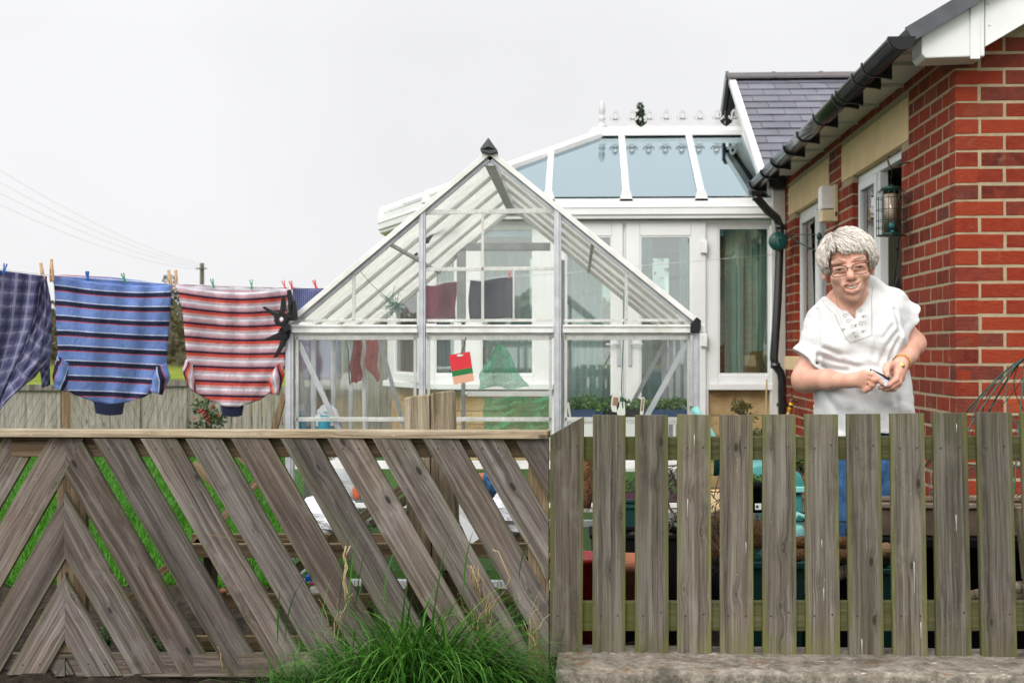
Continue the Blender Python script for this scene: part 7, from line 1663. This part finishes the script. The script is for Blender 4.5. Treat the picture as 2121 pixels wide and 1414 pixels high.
b = MB(); b.prism([pt(x, y, 4.40) for x, y in ((2108,1052),(2124,1050),(2150,1210),(2122,1200))], (0,.03,0)); tag(b.build('timber_offcut', W['cap']), 'yellowish timber offcut leaning beside the last pickets', 'timber')
# spade handles and a pale hook by the greenhouse
b = MB(); b.tube([pt(1438,844,5.2), pt(1448,862,5.2), pt(1475,900,5.2), pt(1500,960,5.2), Vector((pt(1500,960,5.2).x+.1,5.2,ZG))], [.016,.015,.012,.012,.012], 12); tag(b.build('tool_handle', M['tealp']), 'pale turquoise tool handle sticking up beside the greenhouse corner', 'tool')
b = MB(); b.tube([pt(1480,905,5.1), pt(1484,940,5.1), pt(1482,985,5.1)], .008, 8); b.tube([pt(1490,905,5.1), pt(1487,940,5.1), pt(1488,985,5.1)], .008, 8); tag(b.build('wire_stand', M['tealdk']), 'thin dark green stand legs behind the rail between the fourth and fifth pickets', 'stand')
# obelisk
ob = thing('wire_obelisk', 'black wire plant dome standing in front of the red brick wall', 'plant support', (pt(2128,900,5.15).x, 5.15, pt(2128,1050,5.15).z)); ct = pt(2126,735,5.15); zb2 = pt(2126,1060,5.15).z
rad = lambda z: .27*(max(0, (ct.z-.012-z))/(ct.z-pt(2126,895,5.15).z))**.78+.008
obp = lambda a, z: Vector((ct.x+rad(z)*math.cos(a), 5.15+rad(z)*math.sin(a)*.9, z)); zz_ = [ct.z-.012-(ct.z-zb2)*(i/16)**1.15 for i in range(17)]
b = MB()
for k in range(8): b.tube([obp(2*math.pi*k/8+.4, z) for z in zz_], .0032, 6)
b.tube([ct+Vector((0,0,.04)), ct+Vector((0,0,-.02))], .003, 6); b.build('uprights', M['fgreen'], ob)
b = MB()
for k in range(8):
    for s in (-1, 1): b.tube([obp(2*math.pi*k/8+.4+s*(zz_[0]-z)*3.2, z) for z in zz_], .0016, 5)
for i in (7, 11): b.tube([obp(2*math.pi*k/32, zz_[i]) for k in range(33)], .0022, 5)
b.build('lattice', M['fgreen'], ob)
# striped windbreak pole behind the woman
wpz = ptX(1693, 700, HX-.15); Yw = 8.6; st = thing('striped_pole', 'white beach pole with red, yellow and blue bands standing against the brick wall', 'pole', (pt(1692,900,Yw).x, Yw, ZG)); px_ = lambda y: pt(1692, y, Yw)
rr3 = .021
cols = [(795,826,(.78,.75,.66)),(826,838,(.75,.03,.05)),(838,848,(.80,.62,.48)),(848,856,(.78,.70,.30)),(856,871,(.01,.06,.35)),(871,881,(.75,.68,.30)),(881,930,(.78,.75,.70))]
for y0, y1, c in cols: b = MB(); b.tube([px_(y0), px_(y1)], rr3, 16); b.build('band', pm('pole_band_%d' % y0, c, None, 10, .5), st)
b = MB(); e = px_(930); b.tube([e, (e.x, Yw, ZG)], rr3, 16); b.build('shaft', M['label'], st)
# cane and shrub by the stone base
b = MB(); a = pt(1588,785,9.5); b.tube([a, (pt(1583,1000,9.5).x, 9.5, ZG)], .006, 8); tag(b.build('cane', M['straw']), 'thin pale cane standing in front of the conservatory stone base', 'cane')
def shrub(lab, px, py, Y, n, spread, mat):
    t_ = thing('shrub', lab, 'plant', (pt(px,py,Y).x, Y, ZG), 'young plants by the conservatory'); b = MB(); c = MB()
    for i in range(n):
        q = pt(px+rg.gauss(0,spread), py+rg.gauss(0,spread*.7), Y+rg.gauss(0,.05)); c.tube([(pt(px,py,Y).x, Y, ZG), pt(px, py+60, Y), q], .004, 5); leaves(b, q, (.05,.05,.04), 16, .022, rg)
    c.build('stems', M['bark'], t_); b.build('leaves', mat, t_, fixn=False)
shrub('young bronze leaved shrub in front of the yellow stone base', 1540, 852, 9.0, 8, 13, leafmat('bronze_leaves', (.05,.05,.015), (.16,.13,.04)))
shrub('low leafy plant in the gap between the fifth and sixth pickets near the stone base', 1567, 905, 8.6, 6, 9, leafmat('dull_leaves', (.03,.05,.015), (.10,.12,.04)))
shrub('green leafy plant beside the teal box lid', 1655, 955, 7.0, 6, 9, M['weed'])
